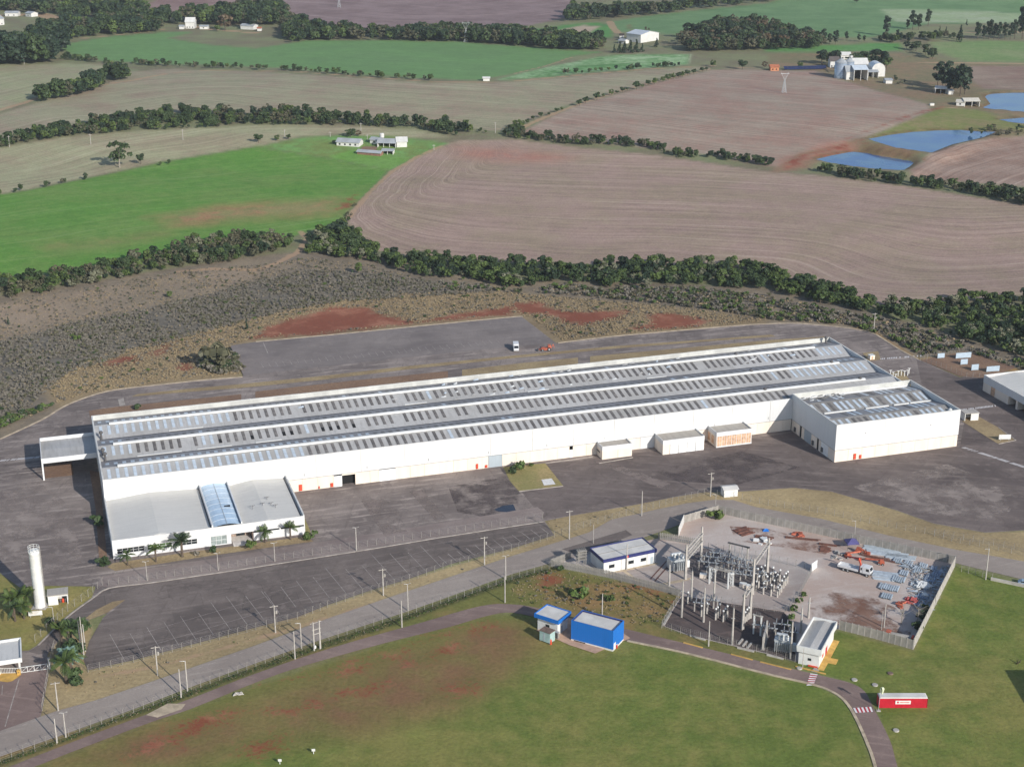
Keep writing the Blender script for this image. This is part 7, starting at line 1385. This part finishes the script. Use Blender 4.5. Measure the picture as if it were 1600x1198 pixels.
# ------------------------------------------------------------------ storage plot
M_TRW = plain('truck_white', S(236, 236, 236, .75), .4, .04, .8); M_TYRE = plain('tyre', S(34, 32, 32), .9, .1, 2); M_ORANGE = plain('machine_orange', S(186, 98, 72), .7, .25, .9, c2=S(120, 70, 56)); M_RUST = plain('rusty_steel', S(112, 74, 62), .9, .3, .7, rnd=.3); M_MAROON = plain('crane_maroon', S(120, 40, 40), .6, .12, .9); M_WIN = plain('vehicle_glass', S(30, 34, 40), .15, .1)
def wheel(t, x, y, r=.5, w=.32):
    o = MB().tube((x, y-w/2, r), (x, y+w/2, r), r, n=16).build('wheel', M_TYRE, t); MB().tube((x, y-w/2-.015, r), (x, y+w/2+.015, r), r*.5, n=12).build('rim', M_STEEL, o)
A, B_ = at(1309, 890), at(1354, 902); r = math.atan2(B_.y-A.y, B_.x-A.x)
tk = thing('crane_truck', 'white flatbed lorry with folded red loader crane on the storage plot', 'truck', A, r)
bx(0, 9.6, .35, 2.05, .75, 1.0).build('chassis', M_TRIM, tk); bx(-.2, 5.9, 0, 2.4, 1.05, 1.25).build('bed', M_TRW, tk)
for y in (0, 2.33): bx(-.2, 5.9, y, y+.07, 1.25, 1.75).build('side_board', M_TRW, tk)
bx(-.2, -.13, .08, 2.32, 1.25, 1.75).build('tail_board', M_TRW, tk)
cabp = [(7.3, 1.0), (9.5, 1.0), (9.6, 1.9), (9.25, 2.9), (7.3, 2.95)]
def cab(x0, pr, w=2.35):
    n = len(pr); v = [(x, .02, z) for x, z in pr]+[(x, w, z) for x, z in pr]; return MB().add(v, [tuple(range(n)), tuple(range(2*n-1, n-1, -1))]+[(i, (i+1) % n, n+(i+1) % n, n+i) for i in range(n)])
c = cab(0, cabp).build('cab', M_TRW, tk); MB().add([(9.615, .25, 1.95), (9.615, 2.1, 1.95), (9.29, 2.1, 2.8), (9.29, .25, 2.8)], [(0, 1, 2, 3)]).build('windscreen', M_WIN, c); bx(8.3, 9.2, 0, .018, 1.85, 2.6).build('side_window', M_WIN, c); bx(9.55, 9.68, .1, 2.25, .7, 1.1).build('bumper', M_TRIM, c)
c2_ = bx(6.55, 7.25, .05, 2.3, 1.0, 2.9).build('crew_cab', M_TRW, tk); bx(6.7, 7.1, .03, .049, 1.85, 2.6).build('side_window', M_WIN, c2_)
cr = MB().tube((6.2, 1.2, 1.0), (6.2, 1.2, 3.2), .3, .25, 10).build('crane_column', M_RED, tk); MB().beam((6.2, 1.2, 3.1), (5.4, 1.5, 4.6), .35, .4).build('crane_boom', M_RED, cr); MB().beam((5.4, 1.5, 4.6), (1.8, 1.8, 4.0), .3, .35).build('crane_jib', M_MAROON, cr)
for x in (1.6, 2.9, 8.6):
    for y in (.25, 2.15): wheel(tk, x, y)
t = thing('shade_tent', 'purple peaked shade tent at the road wall', 'tent', at(1330, 856), .1); M_TENT = plain('tent_purple', S(84, 80, 128), .8, .1, .8)
MB().add([(-1.8, -1.8, 2.2), (1.8, -1.8, 2.2), (1.8, 1.8, 2.2), (-1.8, 1.8, 2.2), (0, 0, 3.3), (-1.8, -1.8, 1.9), (1.8, -1.8, 1.9), (1.8, 1.8, 1.9), (-1.8, 1.8, 1.9)], [(0, 1, 4), (1, 2, 4), (2, 3, 4), (3, 0, 4), (5, 6, 1, 0), (6, 7, 2, 1), (7, 8, 3, 2), (8, 5, 0, 3)]).build('canopy', M_TENT, t)
for x in (-1.7, 1.7):
    for y in (-1.7, 1.7): MB().tube((x, y, 0), (x, y, 2.0), .05, n=5).build('leg', M_TRIM, t)
# dismantled orange lifting machine
def lift(px, py, rz, label, L=6.5):
    t = thing('lifting_machine', label, 'machinery', at(px, py), rz); t.scale = (.85, .85, .85)
    bx(0, 2.0, 0, 1.5, .35, 1.1).build('chassis', M_ORANGE, t); bx(.3, 1.5, .2, 1.3, 1.1, 1.9).build('turret', M_ORANGE, t)
    b = MB().beam((1.2, .75, 1.7), (L, .75, 1.2), .4, .5).build('boom', M_ORANGE, t); MB().beam((L-.2, .75, 1.2), (L+1.4, .4, .6), .3, .3).build('jib', M_RUST, b); bx(L+1.2, L+2.3, 0, 1.1, .1, 1.0).build('basket', M_ORANGE, b)
    for x in (.35, 1.65):
        for y in (0, 1.5): wheel(t, x, y, .4, .3)
lift(1323, 873, .45, 'orange boom lift lying left of the crane truck sheets'); lift(1382, 881, 2.75, 'orange boom lift at the end of the dark trusses'); lift(1336, 863, -.5, 'orange machine right of the purple tent', 2.8)
for i in range(7):
    A = at(1342+i*5, 867+i*1.2); t = MB(); d = Vector((random.uniform(2.5, 5), random.uniform(-3.2, -1.4), 0))
    for s in (0, .5): t.beam((0, s, .2+s*.3), (d.x, d.y+s, .3+s*.3), .14, .14)
    for k in range(4): t.beam((d.x*k/4, d.y*k/4, .2), (d.x*(k+1)/4, d.y*(k+1)/4+.5, .4), .08, .08)
    o = t.build('truss_piece', M_RUST); o.location = A; tag(o, 'dark rusty truss piece lying between the orange lifts', 'truss', 'truss pieces between the orange lifts')
SHEET_M = [plain('sheet_blue', S(182, 192, 200, .85), .45, .14, .8, .15, rnd=.25), plain('sheet_pale', S(196, 206, 212, .8), .4, .1, .8, .3, rnd=.2), plain('sheet_slate', S(150, 163, 182, .8), .45, .14, .8, .15, rnd=.2)]
def stack(px, py, rz, L, n, w, label, group, mat, ribs=True, lay=2):
    """bundle of long metal troughs lying side by side"""
    t = thing('sheet_bundle', label, 'metal sheets', at(px, py), rz, group)
    for i in range(n):
        x = i*w; dx = random.uniform(-.3, .3); mb = MB()
        for k in range(lay):
            z = .06+k*.14; mb.add([(dx, x, z), (dx, x+w*.15, z+.12), (dx, x+w*.7, z+.12), (dx, x+w*.85, z), (L+dx, x, z), (L+dx, x+w*.15, z+.12), (L+dx, x+w*.7, z+.12), (L+dx, x+w*.85, z)], [(0, 1, 5, 4), (1, 2, 6, 5), (2, 3, 7, 6)])
        mb.build('sheet', mat, t)
    for x in (L*.2, L*.8): bx(x, x+.15, -.1, n*w+.1, 0, .06).build('batten', M_RUST, t)
lg = 'bundles of long sheets by the road wall'
stack(1349, 857.5, -.26, 11, 5, .55, 'long pale sheets nearest the road wall', lg, SHEET_M[1]); stack(1352, 865, -.26, 12, 6, .5, 'long pale blue sheets behind the orange lift', lg, SHEET_M[0]); stack(1385, 872, -.22, 8.5, 5, .6, 'pale sheets at the right of the orange lift end', lg, SHEET_M[1])
stack(1361, 900, -.3, 7.5, 9, .42, 'pale blue long sheets before the truck nose', lg, SHEET_M[0]); stack(1364, 905, -.25, 6.5, 3, .4, 'lowest row of pale sheets before the truck nose', lg, SHEET_M[1])
for x, y, n, L, mi, lb in ((1417, 901, 4, 3.2, 0, 'bundle of ribbed sheets at the left of the scrap, upper one'), (1412, 912, 6, 3.6, 1, 'bundle of ribbed sheets second down at the left'), (1402, 926, 9, 3.6, 0, 'widest bundle of ribbed sheets above the lowest bundle'), (1392, 938, 5, 3.2, 1, 'lowest left bundle of ribbed sheets'), (1459, 911, 5, 4.6, 2, 'slate blue bundle beside the tall wall'), (1467, 905, 4, 4.6, 2, 'slate blue bundle touching the tall wall'), (1450, 923, 4, 3.0, 2, 'slate bundle right of the white heap'), (1449, 938, 5, 3.4, 2, 'slate bundle halfway down the tall wall'), (1445, 951, 5, 2.8, 2, 'lowest slate bundle at the tall wall'), (1447, 890, 4, 3.4, 0, 'blue bundle near the upper wall corner'), (1436, 897, 3, 5.0, 1, 'narrow pale bundle in the middle of the scrap'), (1462, 893, 3, 2.6, 2, 'small slate bundle under the wall corner'), (1424, 886, 4, 3.4, 0, 'blue bundle at the top of the scrap'), (1407, 881, 4, 2.8, 1, 'pale bundle left of the scrap top')):
    stack(x, y, 1.15 if mi != 2 or L < 4 else 1.1, L, n, .62, lb, 'sheet bundles in the scrap area', SHEET_M[mi], lay=3)
scrap = MB(); scrapb = MB()
pl = np.array([[q.x, q.y] for q in (at(*a) for a in ((1398, 877), (1440, 884), (1482, 886), (1470, 915), (1452, 960), (1428, 948), (1418, 925), (1424, 900)))])
for k, (x, y) in enumerate(in_poly(pl, 420, RNG)):
    a = random.uniform(0, 6.28); l = random.uniform(.3, 1.3); w = random.uniform(.1, .5); c, s = math.cos(a), math.sin(a); z = .1+random.uniform(0, .35); m = scrap if k % 3 else scrapb
    m.add([(x-c*l, y-s*l, z), (x+c*l, y+s*l, z+random.uniform(-.05, .25)), (x+c*l-s*w, y+s*l+c*w, z+random.uniform(-.05, .3)), (x-c*l-s*w, y-s*l+c*w, z+.05)], [(0, 1, 2, 3)])
tag(scrap.build('scrap_metal', SHEET_M[0]), 'litter of bent grey metal scrap between the bundles', kind='stuff'); tag(scrapb.build('scrap_metal', M_CONCD), 'litter of dull scrap between the bundles', kind='stuff')
def heap(px, py, n, sp, mat, name, label, cat):
    t = thing(name, label, cat, at(px, py))
    for i in range(n):
        a = random.uniform(0, 6.28); d = sp*math.sqrt(random.random()); mb = MB(); l, w = random.uniform(.4, 1.1), random.uniform(.3, .7); mb.box(-l, l, -w, w, 0, random.uniform(.15, .4)); o = mb.build('piece', mat, t, p=(math.cos(a)*d, math.sin(a)*d, max(0, .9*(1-d/sp))), rz=a*2); o.rotation_euler.x = random.uniform(-.4, .4)
heap(1443, 916, 34, 2.2, M_WPAINT, 'rubble_heap', 'heap of white foam pieces amid the sheets', 'heap'); heap(1424, 940, 16, 1.8, plain('faded_red', S(196, 96, 88), .7, .2), 'red_scrap_heap', 'heap of faded red parts below the bundles', 'heap'); heap(1409, 946, 8, 1.4, M_ORANGE, 'orange_scrap_heap', 'heap of orange parts left of the red heap', 'heap'); heap(1444, 931, 3, .6, M_WPAINT, 'white_drum', 'white lump right of the foam heap', 'heap')
def pile(px, py, n, L, rz, label, name='steel_pile'):
    t = thing(name, label, 'steel beams', at(px, py), rz)
    for i in range(n): bx(random.uniform(-.4, 0), L+random.uniform(-1, .6), i*.42, i*.42+.26, .05, .05+random.choice([.25, .4])).build('beam', M_RUST, t)
pile(1161, 838, 12, 4.6, .55, 'stack of rusty beams near the road wall, upper left'); pile(1180, 840, 4, 5, -.35, 'thin row of rusty beams right of the stack'); pile(1228, 841, 3, 10, -.22, 'long rusty beams along the road wall'); pile(1280, 851, 3, 6, -.3, 'rusty bars left of the purple tent'); pile(1282, 862, 9, 2.6, -.2, 'dark rusty pile left of the orange lifts')
for x, y, lb in ((1196, 829, 'small blue tarpaulin by the road wall'),): 
    t = MB().add([(-1, -.8, .05), (1, -.8, .05), (1.1, .9, .05), (-.9, .8, .05), (-.2, -.1, .8), (.5, .2, .7)], [(0, 1, 5, 4), (1, 2, 5), (2, 3, 4, 5), (3, 0, 4)]).build('tarpaulin', M_BLUE); t.location = at(x, y); tag(t, lb, 'tarpaulin')
heap(1247, 836, 10, 1.8, M_ORANGE, 'orange_scrap_heap', 'heap of orange parts at the road wall', 'heap'); heap(1308, 868, 9, 2.4, M_CONC, 'rubble_heap', 'pale rubble left of the orange lift', 'heap'); heap(1190, 846, 7, 2.4, M_WPAINT, 'rubble_heap', 'scattered white pieces by the rusty beams', 'heap')
A = at(1389, 1000); r = math.atan2((at(1422, 1007)-A).y, (at(1422, 1007)-A).x); t = thing('tank_trailer', 'long grey tank body with orange ends behind the slatted wall', 'tank', at(1391, 999), r)
MB().tube((0, 0, 1.2), (5.4, 0, 1.2), 1.1, n=14).build('tank', M_CONCD, t); bx(.5, 1, -1, 1, 0, .5).build('saddle', M_RUST, t); bx(4.2, 4.7, -1, 1, 0, .5).build('saddle', M_RUST, t); bx(5.41, 5.9, -.9, .9, .4, 2.3).build('end_frame', M_RED, t); bx(-1.2, -.01, -.7, .7, .4, 2.6).build('end_frame', M_ORANGE, t)
for x, y in ((1408, 975), (1433, 972)):
    H = height(x, y, y-36); t = thing('bare_tree', 'bare grey tree at the right end of the storage plot', 'tree', at(x, y), 0, 'bare trees of the storage plot'); mb = MB().tube((0, 0, 0), (.2, 0, H*.6), .16, .1, 6); mb.build('trunk', M_BARKG, t); mb = MB()
    for i in range(26): a = random.uniform(0, 6.28); z = H*random.uniform(.25, .62); l = random.uniform(1.5, 3.4); mb.tube((.1, 0, z), (math.cos(a)*l, math.sin(a)*l, z+random.uniform(.5, 2.4)), .05, .015, 4)
    mb.build('crown', M_BARKG, t)
for x, y, tp, lb in ((1381, 980, 943, 'slim mast in the storage plot, right of the switch house'), (1377, 984, 955, 'shorter mast left of the slim mast')): upole(x, y, tp, lb, 'none')
# vehicles elsewhere
t = thing('white_van', 'white box van parked on the rear lot', 'van', at(806.5, 548), math.pi/2+.06); W = 2.2
bx(0, 3.8, -W/2, W/2, .5, 2.9).build('box_body', M_TRW, t); cpr = [(-1.7, .5), (-.05, .5), (-.05, 2.3), (-.6, 2.35), (-1.5, 1.45), (-1.75, 1.2)]
n = len(cpr); MB().add([(x, -W/2+.06, z) for x, z in cpr]+[(x, W/2-.06, z) for x, z in cpr], [tuple(range(n)), tuple(range(2*n-1, n-1, -1))]+[(i, (i+1) % n, n+(i+1) % n, n+i) for i in range(n)]).build('cab', M_TRW, t); MB().add([(-.68, -.9, 2.31), (-.68, .9, 2.31), (-1.47, .9, 1.53), (-1.47, -.9, 1.53)], [(0, 1, 2, 3)]).build('windscreen', M_WIN, t)
for x in (-1.1, 2.7):
    for y in (-.95, .95): wheel(t, x, y, .38, .25)
t = thing('orange_loader', 'orange tractor loader beside the white van', 'tractor', at(846, 549), .12); bx(0, 2.6, 0, 1.7, .5, 1.3).build('bonnet', M_ORANGE, t); bx(2.6, 4.0, 0, 1.7, .5, 1.1).build('deck', M_TRIM, t); bx(2.7, 3.9, .15, 1.55, 1.1, 2.5).build('cab', M_ORANGE, t); bx(-1.6, -1.0, -.1, 1.8, .1, .8).build('bucket', M_TRIM, t); MB().beam((-1.2, .3, .5), (1.4, .3, 1.4), .15, .2).beam((-1.2, 1.4, .5), (1.4, 1.4, 1.4), .15, .2).build('loader_arm', M_ORANGE, t); MB().beam((4.0, .85, 1.0), (4.9, .85, 2.6), .2, .25).beam((4.9, .85, 2.6), (5.4, .85, 1.2), .18, .2).build('digger_arm', M_ORANGE, t)
for x, rr in ((.5, .5), (3.2, .75)):
    for y in (0, 1.7): wheel(t, x, y, rr, .35)
t = thing('car', 'pale blue car driving on the road at the right edge', 'car', at(1590, 914), -.3); pr = [(0, .45), (4.1, .45), (4.15, .85), (3.2, 1.0), (2.6, 1.45), (1.0, 1.48), (.2, 1.0), (0, .9)]; n = len(pr); M_CAR = plain('car_blue', S(150, 172, 190, .8), .3, .05)
MB().add([(x, 0, z) for x, z in pr]+[(x, 1.7, z) for x, z in pr], [tuple(range(n)), tuple(range(2*n-1, n-1, -1))]+[(i, (i+1) % n, n+(i+1) % n, n+i) for i in range(n)]).build('body', M_CAR, t); MB().add([(3.17, .15, 1.04), (3.17, 1.55, 1.04), (2.64, 1.55, 1.43), (2.64, .15, 1.43)], [(0, 1, 2, 3)]).build('windscreen', M_WIN, t); bx(.7, 2.6, -.015, -.001, 1.02, 1.38).build('side_window', M_WIN, t)
for x in (.8, 3.3):
    for y in (.05, 1.65): wheel(t, x, y, .32, .22)
# ------------------------------------------------------------------ farms and lines in the distance
M_TIN = plain('farm_tin', S(176, 180, 182, .8), .5, .1, .2); M_FWALL = plain('farm_wall', S(232, 230, 224, .75), .8, .06, .3); M_TILE = plain('clay_tile', S(178, 110, 80), .9, .15, .4); M_SOLAR = plain('solar_panel', S(44, 52, 84), .25, .1, .3); M_FDARK = plain('farm_dark', S(70, 62, 56), .9, .2, .4)
def house(px0, px1, W, H, rise, label, roof=M_TIN, wall=M_FWALL, name='farmhouse', open_front=False, cat='house', wins=3, base=None):
    """gabled building; px0-px1 is the foot of its long front wall"""
    A, B_ = ter(*px0), ter(*px1); z = min(A.z, B_.z)-.1; r = math.atan2(B_.y-A.y, B_.x-A.x); L = (B_-A).length; t = thing(name, label, cat, (A.x, A.y, z), r)
    if open_front:
        n = max(2, int(L/4))
        for i in range(n+1): bx(L*i/n-.15, L*i/n+.15, 0, .3, 0, H).build('post', wall, t)
        bx(0, L, W-.3, W, 0, H).build('wall', M_FDARK, t); bx(0, .3, .3, W-.3, 0, H).build('wall', wall, t); bx(L-.3, L, .3, W-.3, 0, H).build('wall', wall, t)
    else:
        for a, b, c, d in ((0, L, 0, .3), (0, L, W-.3, W), (0, .3, .3, W-.3), (L-.3, L, .3, W-.3)): bx(a, b, c, d, 0, H).build('wall', wall, t)
        for i in range(wins): x = L*(i+.6)/(wins+.3); w = bx(x-.6, x+.6, -.06, -.005, .9, 2.0).build('window', M_GLASSD, t)
    o = .6; e = .15
    for y0, z0, y1, z1 in ((-o, H-rise*o*2/W, W/2, H+rise), (W/2, H+rise, W+o, H-rise*o*2/W)):
        MB().add([(-o, y0, z0), (L+o, y0, z0), (L+o, y1, z1), (-o, y1, z1), (-o, y0, z0+e), (L+o, y0, z0+e), (L+o, y1, z1+e), (-o, y1, z1+e)], [(3, 2, 1, 0), (4, 5, 6, 7), (0, 1, 5, 4), (2, 3, 7, 6), (1, 2, 6, 5), (3, 0, 4, 7)]).build('roof', roof, t)
    MB().add([(.01, .01, H), (.01, W-.01, H), (.01, W/2, H+rise-.02), (L-.01, .01, H), (L-.01, W-.01, H), (L-.01, W/2, H+rise-.02)], [(0, 1, 2), (5, 4, 3)]).build('gable', wall, t)
    return t
house((526, 227.5), (561, 230), 8, 3, 1.8, 'long white farmhouse with grey roof, left of the near farm', wins=4)
house((590, 230), (618, 231), 9, 3.2, 2, 'open grey-roofed shed in the middle of the near farm', open_front=True, name='farm_shed', cat='shed'); house((620, 230.5), (636, 230), 9, 4, 2.2, 'bright white gabled barn at the right of the near farm', name='farm_barn', cat='barn', wins=0, roof=M_FWALL); house((578, 224), (592, 226), 6, 3, 1.2, 'small white house behind the near farm shed', wins=1)
house((558, 241), (594, 244.5), 5, 2.2, 1, 'long low shed with red base in front of the near farm', name='farm_shed', cat='shed', wall=plain('brick_base', S(140, 104, 88), .9, .15), wins=0); house((597, 241.5), (614, 242), 6, 2.6, .8, 'small open shed in front of the near farm', name='farm_shed', open_front=True, cat='shed')
p = ter(597, 222); t = thing('farm_tank', 'white water tank on legs at the near farm', 'tank', p); MB().lathe([(1.5, 3.2), (1.5, 5.4), (1.2, 5.8), (.1, 5.9)], n=14).build('tank', M_FWALL, t)
for x in (-1, 1):
    for y in (-1, 1): bx(x-.12, x+.12, y-.12, y+.12, 0, 3.2).build('leg', M_CONC, t)
sheet('farm_yard', [(q.x, q.y) for q in (ter(*a) for a in ((565, 231), (575, 226), (590, 228), (588, 238), (563, 238)))], float(ter(577, 232).z)+.35, M_EARTH, 'red earth yard between the near farm buildings')
# far farm with silos
def silo(px, py, r, h, label, group=None):
    t = thing('grain_silo', label, 'silo', ter(px, py), 0, group); MB().lathe([(r, -.5), (r, h)], n=24).build('shell', plain('silo_steel', S(172, 186, 200, .85), .35, .08, .4, .5), t, smooth=True); MB().lathe([(r+.15, h), (r*.5, h+r*.35), (.4, h+r*.6), (.3, h+r*.75)], n=24).build('cone_roof', M_TIN, t)
    for z in np.arange(1, h, 1.6): MB().lathe([(r+.02, z), (r+.1, z+.1), (r+.02, z+.2)], n=24).build('hoop', M_TIN, t)
silo(1313, 122, 5.2, 13, 'large steel grain silo at the left of the far farm'); silo(1325, 122, 4.2, 13.5, 'second silo behind the small white gable')
house((1322, 125), (1334, 125), 10, 7, 4, 'small white gabled mill house beside the silos', name='mill_house', cat='house', wins=1); house((1334, 126), (1355, 126), 16, 9, 2.5, 'tall open machinery shed of the far farm', open_front=True, name='machinery_shed', cat='shed', roof=plain('bright_tin', S(214, 224, 232, .8), .4, .06, .3)); house((1333, 113), (1356, 113), 14, 7, 4, 'white barn behind the machinery shed', name='farm_barn', cat='barn', roof=M_FWALL, wins=0)
house((1356, 122), (1372, 122), 10, 5, 1.2, 'low blue-grey lean-to right of the machinery shed', open_front=True, name='lean_to', cat='shed')
A = ter(1360, 121); t = thing('arched_barn', 'arched white tin barn at the right of the far farm', 'barn', A, .02); mb = MB(); mb2 = MB(); L = 11; D = 20; RR = 9
for i in range(12):
    a0, a1 = math.pi*i/12, math.pi*(i+1)/12; p_ = lambda a: (L/2+2-L/2*math.cos(a), 6+5*math.sin(a)); (xa, za), (xb, zb) = p_(a0), p_(a1); mb.add([(xa, 4, za), (xb, 4, zb), (xb, D, zb), (xa, D, za)], [(0, 1, 2, 3)]); mb2.add([(L/2+2, 4.05, 6), (xa, 4.05, za), (xb, 4.05, zb)], [(0, 1, 2)])
mb.build('arched_roof', plain('bright_tin_b', S(220, 228, 234, .8), .4, .06), t, smooth=True); mb2.build('gable', M_FWALL, t); bx(2, L+2, 4, 4.3, -.5, 6).build('wall', M_FWALL, t); bx(2, 2.3, 4.3, D, -.5, 6).build('wall', M_FWALL, t); bx(L+1.7, L+2, 4.3, D, -.5, 6).build('wall', M_FWALL, t)
house((1297, 106), (1311, 106), 9, 6, 3, 'two-storey white farmhouse left of the silos', wins=3, roof=plain('dark_tile', S(92, 84, 80), .9, .1)); house((1314, 93), (1329, 93), 9, 4, 2, 'white house with pale roof behind the far farm trees', roof=M_FWALL)
A, B_ = ter(1314, 117), ter(1322, 92); t = thing('grain_elevator', 'slanted grain elevator leaning over the silos', 'conveyor', A, 0); d = B_-A
MB().beam((2, 0, 8), (9, 6, 13), .8, .9).build('leg_casing', M_TIN, t); bx(8.3, 9.7, 5.3, 6.7, 0, 13.5).build('tower', M_TIN, t); bx(8, 10, 5, 7, 13.5, 15).build('head', M_FWALL, t)
A, B_ = ter(1226, 110), ter(1292, 109); t = thing('solar_array', 'long row of dark solar panels beside the far farm', 'solar panels', A, math.atan2(B_.y-A.y, B_.x-A.x)); L = (B_-A).length
for i in range(int(L/3.4)): x = i*3.4; o = MB().add([(x, 0, .6), (x+3.3, 0, .6), (x+3.3, 4, 2.8), (x, 4, 2.8), (x, 0, .52), (x+3.3, 0, .52), (x+3.3, 4, 2.72), (x, 4, 2.72)], [(0, 1, 2, 3), (7, 6, 5, 4), (0, 4, 5, 1), (2, 6, 7, 3), (1, 5, 6, 2), (3, 7, 4, 0)]).build('solar_panel', M_SOLAR, t)
for i in range(int(L/6.8)): bx(i*6.8+1, i*6.8+1.15, 2, 2.15, -.5, 1.6).build('post', M_STEEL, t)
house((1204, 111), (1217, 111), 7, 3.4, 1.6, 'small orange-brown house left of the solar panels', roof=M_TILE, wall=plain('ochre_wall', S(196, 130, 92), .8, .1), wins=2)
house((979, 65), (1001, 67.5), 26, 8, 2.5, 'big white metal shed at the upper middle', name='metal_shed', cat='shed', wins=0, roof=plain('shed_roof', S(206, 212, 218, .8), .5, .06, .2)); house((966, 68), (975, 69), 7, 3, 1.4, 'small house left of the big white shed', roof=M_TIN, wins=1); house((968, 60), (974, 60), 6, 3, 1.2, 'tiny shed up the slope from the big white shed', roof=M_FDARK, wins=0, name='farm_shed', cat='shed')
house((290, 45), (304, 45), 11, 7, 4, 'white two-storey house among the far trees', wins=3, roof=M_FWALL); house((312, 46), (325, 46), 8, 3, 1, 'low pale house right of the white house', wins=1); house((376, 46), (396, 47), 10, 4, 1.5, 'pale sheds at the right end of the far trees', name='farm_shed', cat='shed', wins=0); house((0, 40), (7, 39), 12, 7, 3, 'white house at the upper left edge', wins=1); house((8, 26), (28, 26), 10, 4, 1.5, 'long pale building at the upper left', wins=2); house((40, 26), (49, 27), 9, 4, 1.5, 'small pale house right of the long pale building', wins=1); house((280, 46), (287, 46), 7, 3, 1, 'tiny pale hut left of the white house', wins=0); house((402, 49), (408, 49), 6, 3, 1, 'pink hut at the edge of the ploughed field', wins=0, roof=M_TILE)
house((1461, 146), (1478, 147), 8, 4, 1.5, 'white-roofed shed under the tall clump', name='farm_shed', cat='shed', open_front=True, roof=M_FWALL); house((1482, 148), (1489, 148), 6, 3, 1, 'small white hut right of the white-roofed shed', name='hut', cat='shed', wins=0); house((1494, 165), (1507, 166), 8, 3, 1.2, 'low cream hut left of the pond house', wins=1, roof=plain('cream_tin', S(212, 206, 192, .8), .6, .08)); house((1507, 166), (1530, 166.5), 10, 4, 1.6, 'open cream-roofed pond house at the upper pond', open_front=True, name='pond_house', cat='shed', roof=plain('cream_tin_b', S(214, 208, 194, .8), .6, .08))
house((1384, 131), (1394, 131), 7, 3, 1, 'ruined grey shed below the far farm', name='farm_shed', cat='shed', wins=0); house((755, 127), (765, 127), 5, 2.4, .8, 'small cream hut at the corner of the far green field', wins=0, roof=M_FWALL)
t = thing('water_trough', 'small white trough on the grass right of the stubble field', 'trough', ter(1456, 165)); bx(-1.5, 1.5, -1, 1, 0, 1.6).build('body', M_FWALL, t); bx(-1.3, 1.3, -.8, .8, 1.6, 1.7).build('cover', M_TIN, t)
# pylons
def pylon(px, py, top, label):
    H = height(px, py, top); t = thing('pylon', label, 'pylon', ter(px, py), .15); b = H*.10; w = .17
    for s in (-1, 1):
        for q in (-1, 1): MB().beam((s*b, q*b, 0), (s*H*.02, q*H*.02, H*.62), w, w).build('leg', M_STEEL, t)
        MB().beam((s*H*.02, 0, H*.62), (s*H*.17, 0, H*.95), w, w).build('fork', M_STEEL, t); MB().beam((s*H*.17, 0, H*.95), (s*H*.15, 0, H), w, w).build('horn', M_STEEL, t); MB().beam((s*H*.02, 0, H*.62), (s*H*.05, 0, H*.93), w*.7, w*.7).build('fork_brace', M_STEEL, t)
    MB().beam((-H*.22, 0, H*.93), (H*.22, 0, H*.93), w*1.6, w*1.6).build('crossarm', M_STEEL, t)
    mb = MB()
    for k in range(6):
        z0, z1 = H*.62*k/6, H*.62*(k+1)/6; r0 = b+(H*.02-b)*k/6; r1 = b+(H*.02-b)*(k+1)/6
        for q in (-1, 1): mb.beam((-r0, q*r0, z0), (r1, q*r1, z1), w*.6, w*.6); mb.beam((r0, q*r0, z0), (-r1, q*r1, z1), w*.6, w*.6); mb.beam((q*r0, -r0, z0), (q*r1, r1, z1), w*.6, w*.6)
    mb.build('bracing', M_STEEL, t)
pylon(1225, 145, 113, 'lattice pylon standing in the upper stubble field'); pylon(728, 66, 34, 'lattice pylon on the crest of the far green field'); pylon(530, 12, -14, 'lattice pylon in the far ploughed field at the top edge')
for x, y, tp, lb in ((142, 226, 209, 'thin white pole in the left tan stubble field'), (286, 219, 202, 'thin white pole in the middle of the tan stubble field'), (774, 208, 191, 'white pole pair at the hedge corner'), (38, 101, 88, 'pole at the foot of the eucalyptus wood'), (564, 205, 192, 'thin pole above the near farm'), (574, 221, 210, 'thin pole beside the near farmhouse'), (516, 214, 206, 'thin pole left of the near farmhouse'), (678, 235, 226, 'thin pole on the track right of the near farm'), (445, 214, 202, 'thin pole above the green field boundary'), (15, 230, 212, 'thin pole at the left end of the wood strip')):
    H = height(x, y, tp); t = thing('field_pole', lb, 'pole', ter(x, y)); MB().tube((0, 0, 0), (0, 0, H), .22, .14, 6).build('shaft', M_CONC, t); bx(-1, 1, -.08, .08, H-.8, H-.6).build('crossarm', M_CONC, t)
# ------------------------------------------------------------------ the air
hz = MB().box(-11000, 11000, -900, 9600, -14, 262); 
hm = bpy.data.materials.new('haze_air'); hm.use_nodes = True; hn = hm.node_tree.nodes; hn.remove(hn['Principled BSDF'])
pv = hn.new('ShaderNodeVolumePrincipled'); pv.inputs['Color'].default_value = (0.86, 0.92, 1.0, 1); pv.inputs['Density'].default_value = 0.00005; pv.inputs['Anisotropy'].default_value = 0.15
hm.node_tree.links.new(pv.outputs[0], hn['Material Output'].inputs['Volume'])
hz.build('haze', hm)['kind'] = 'stuff'
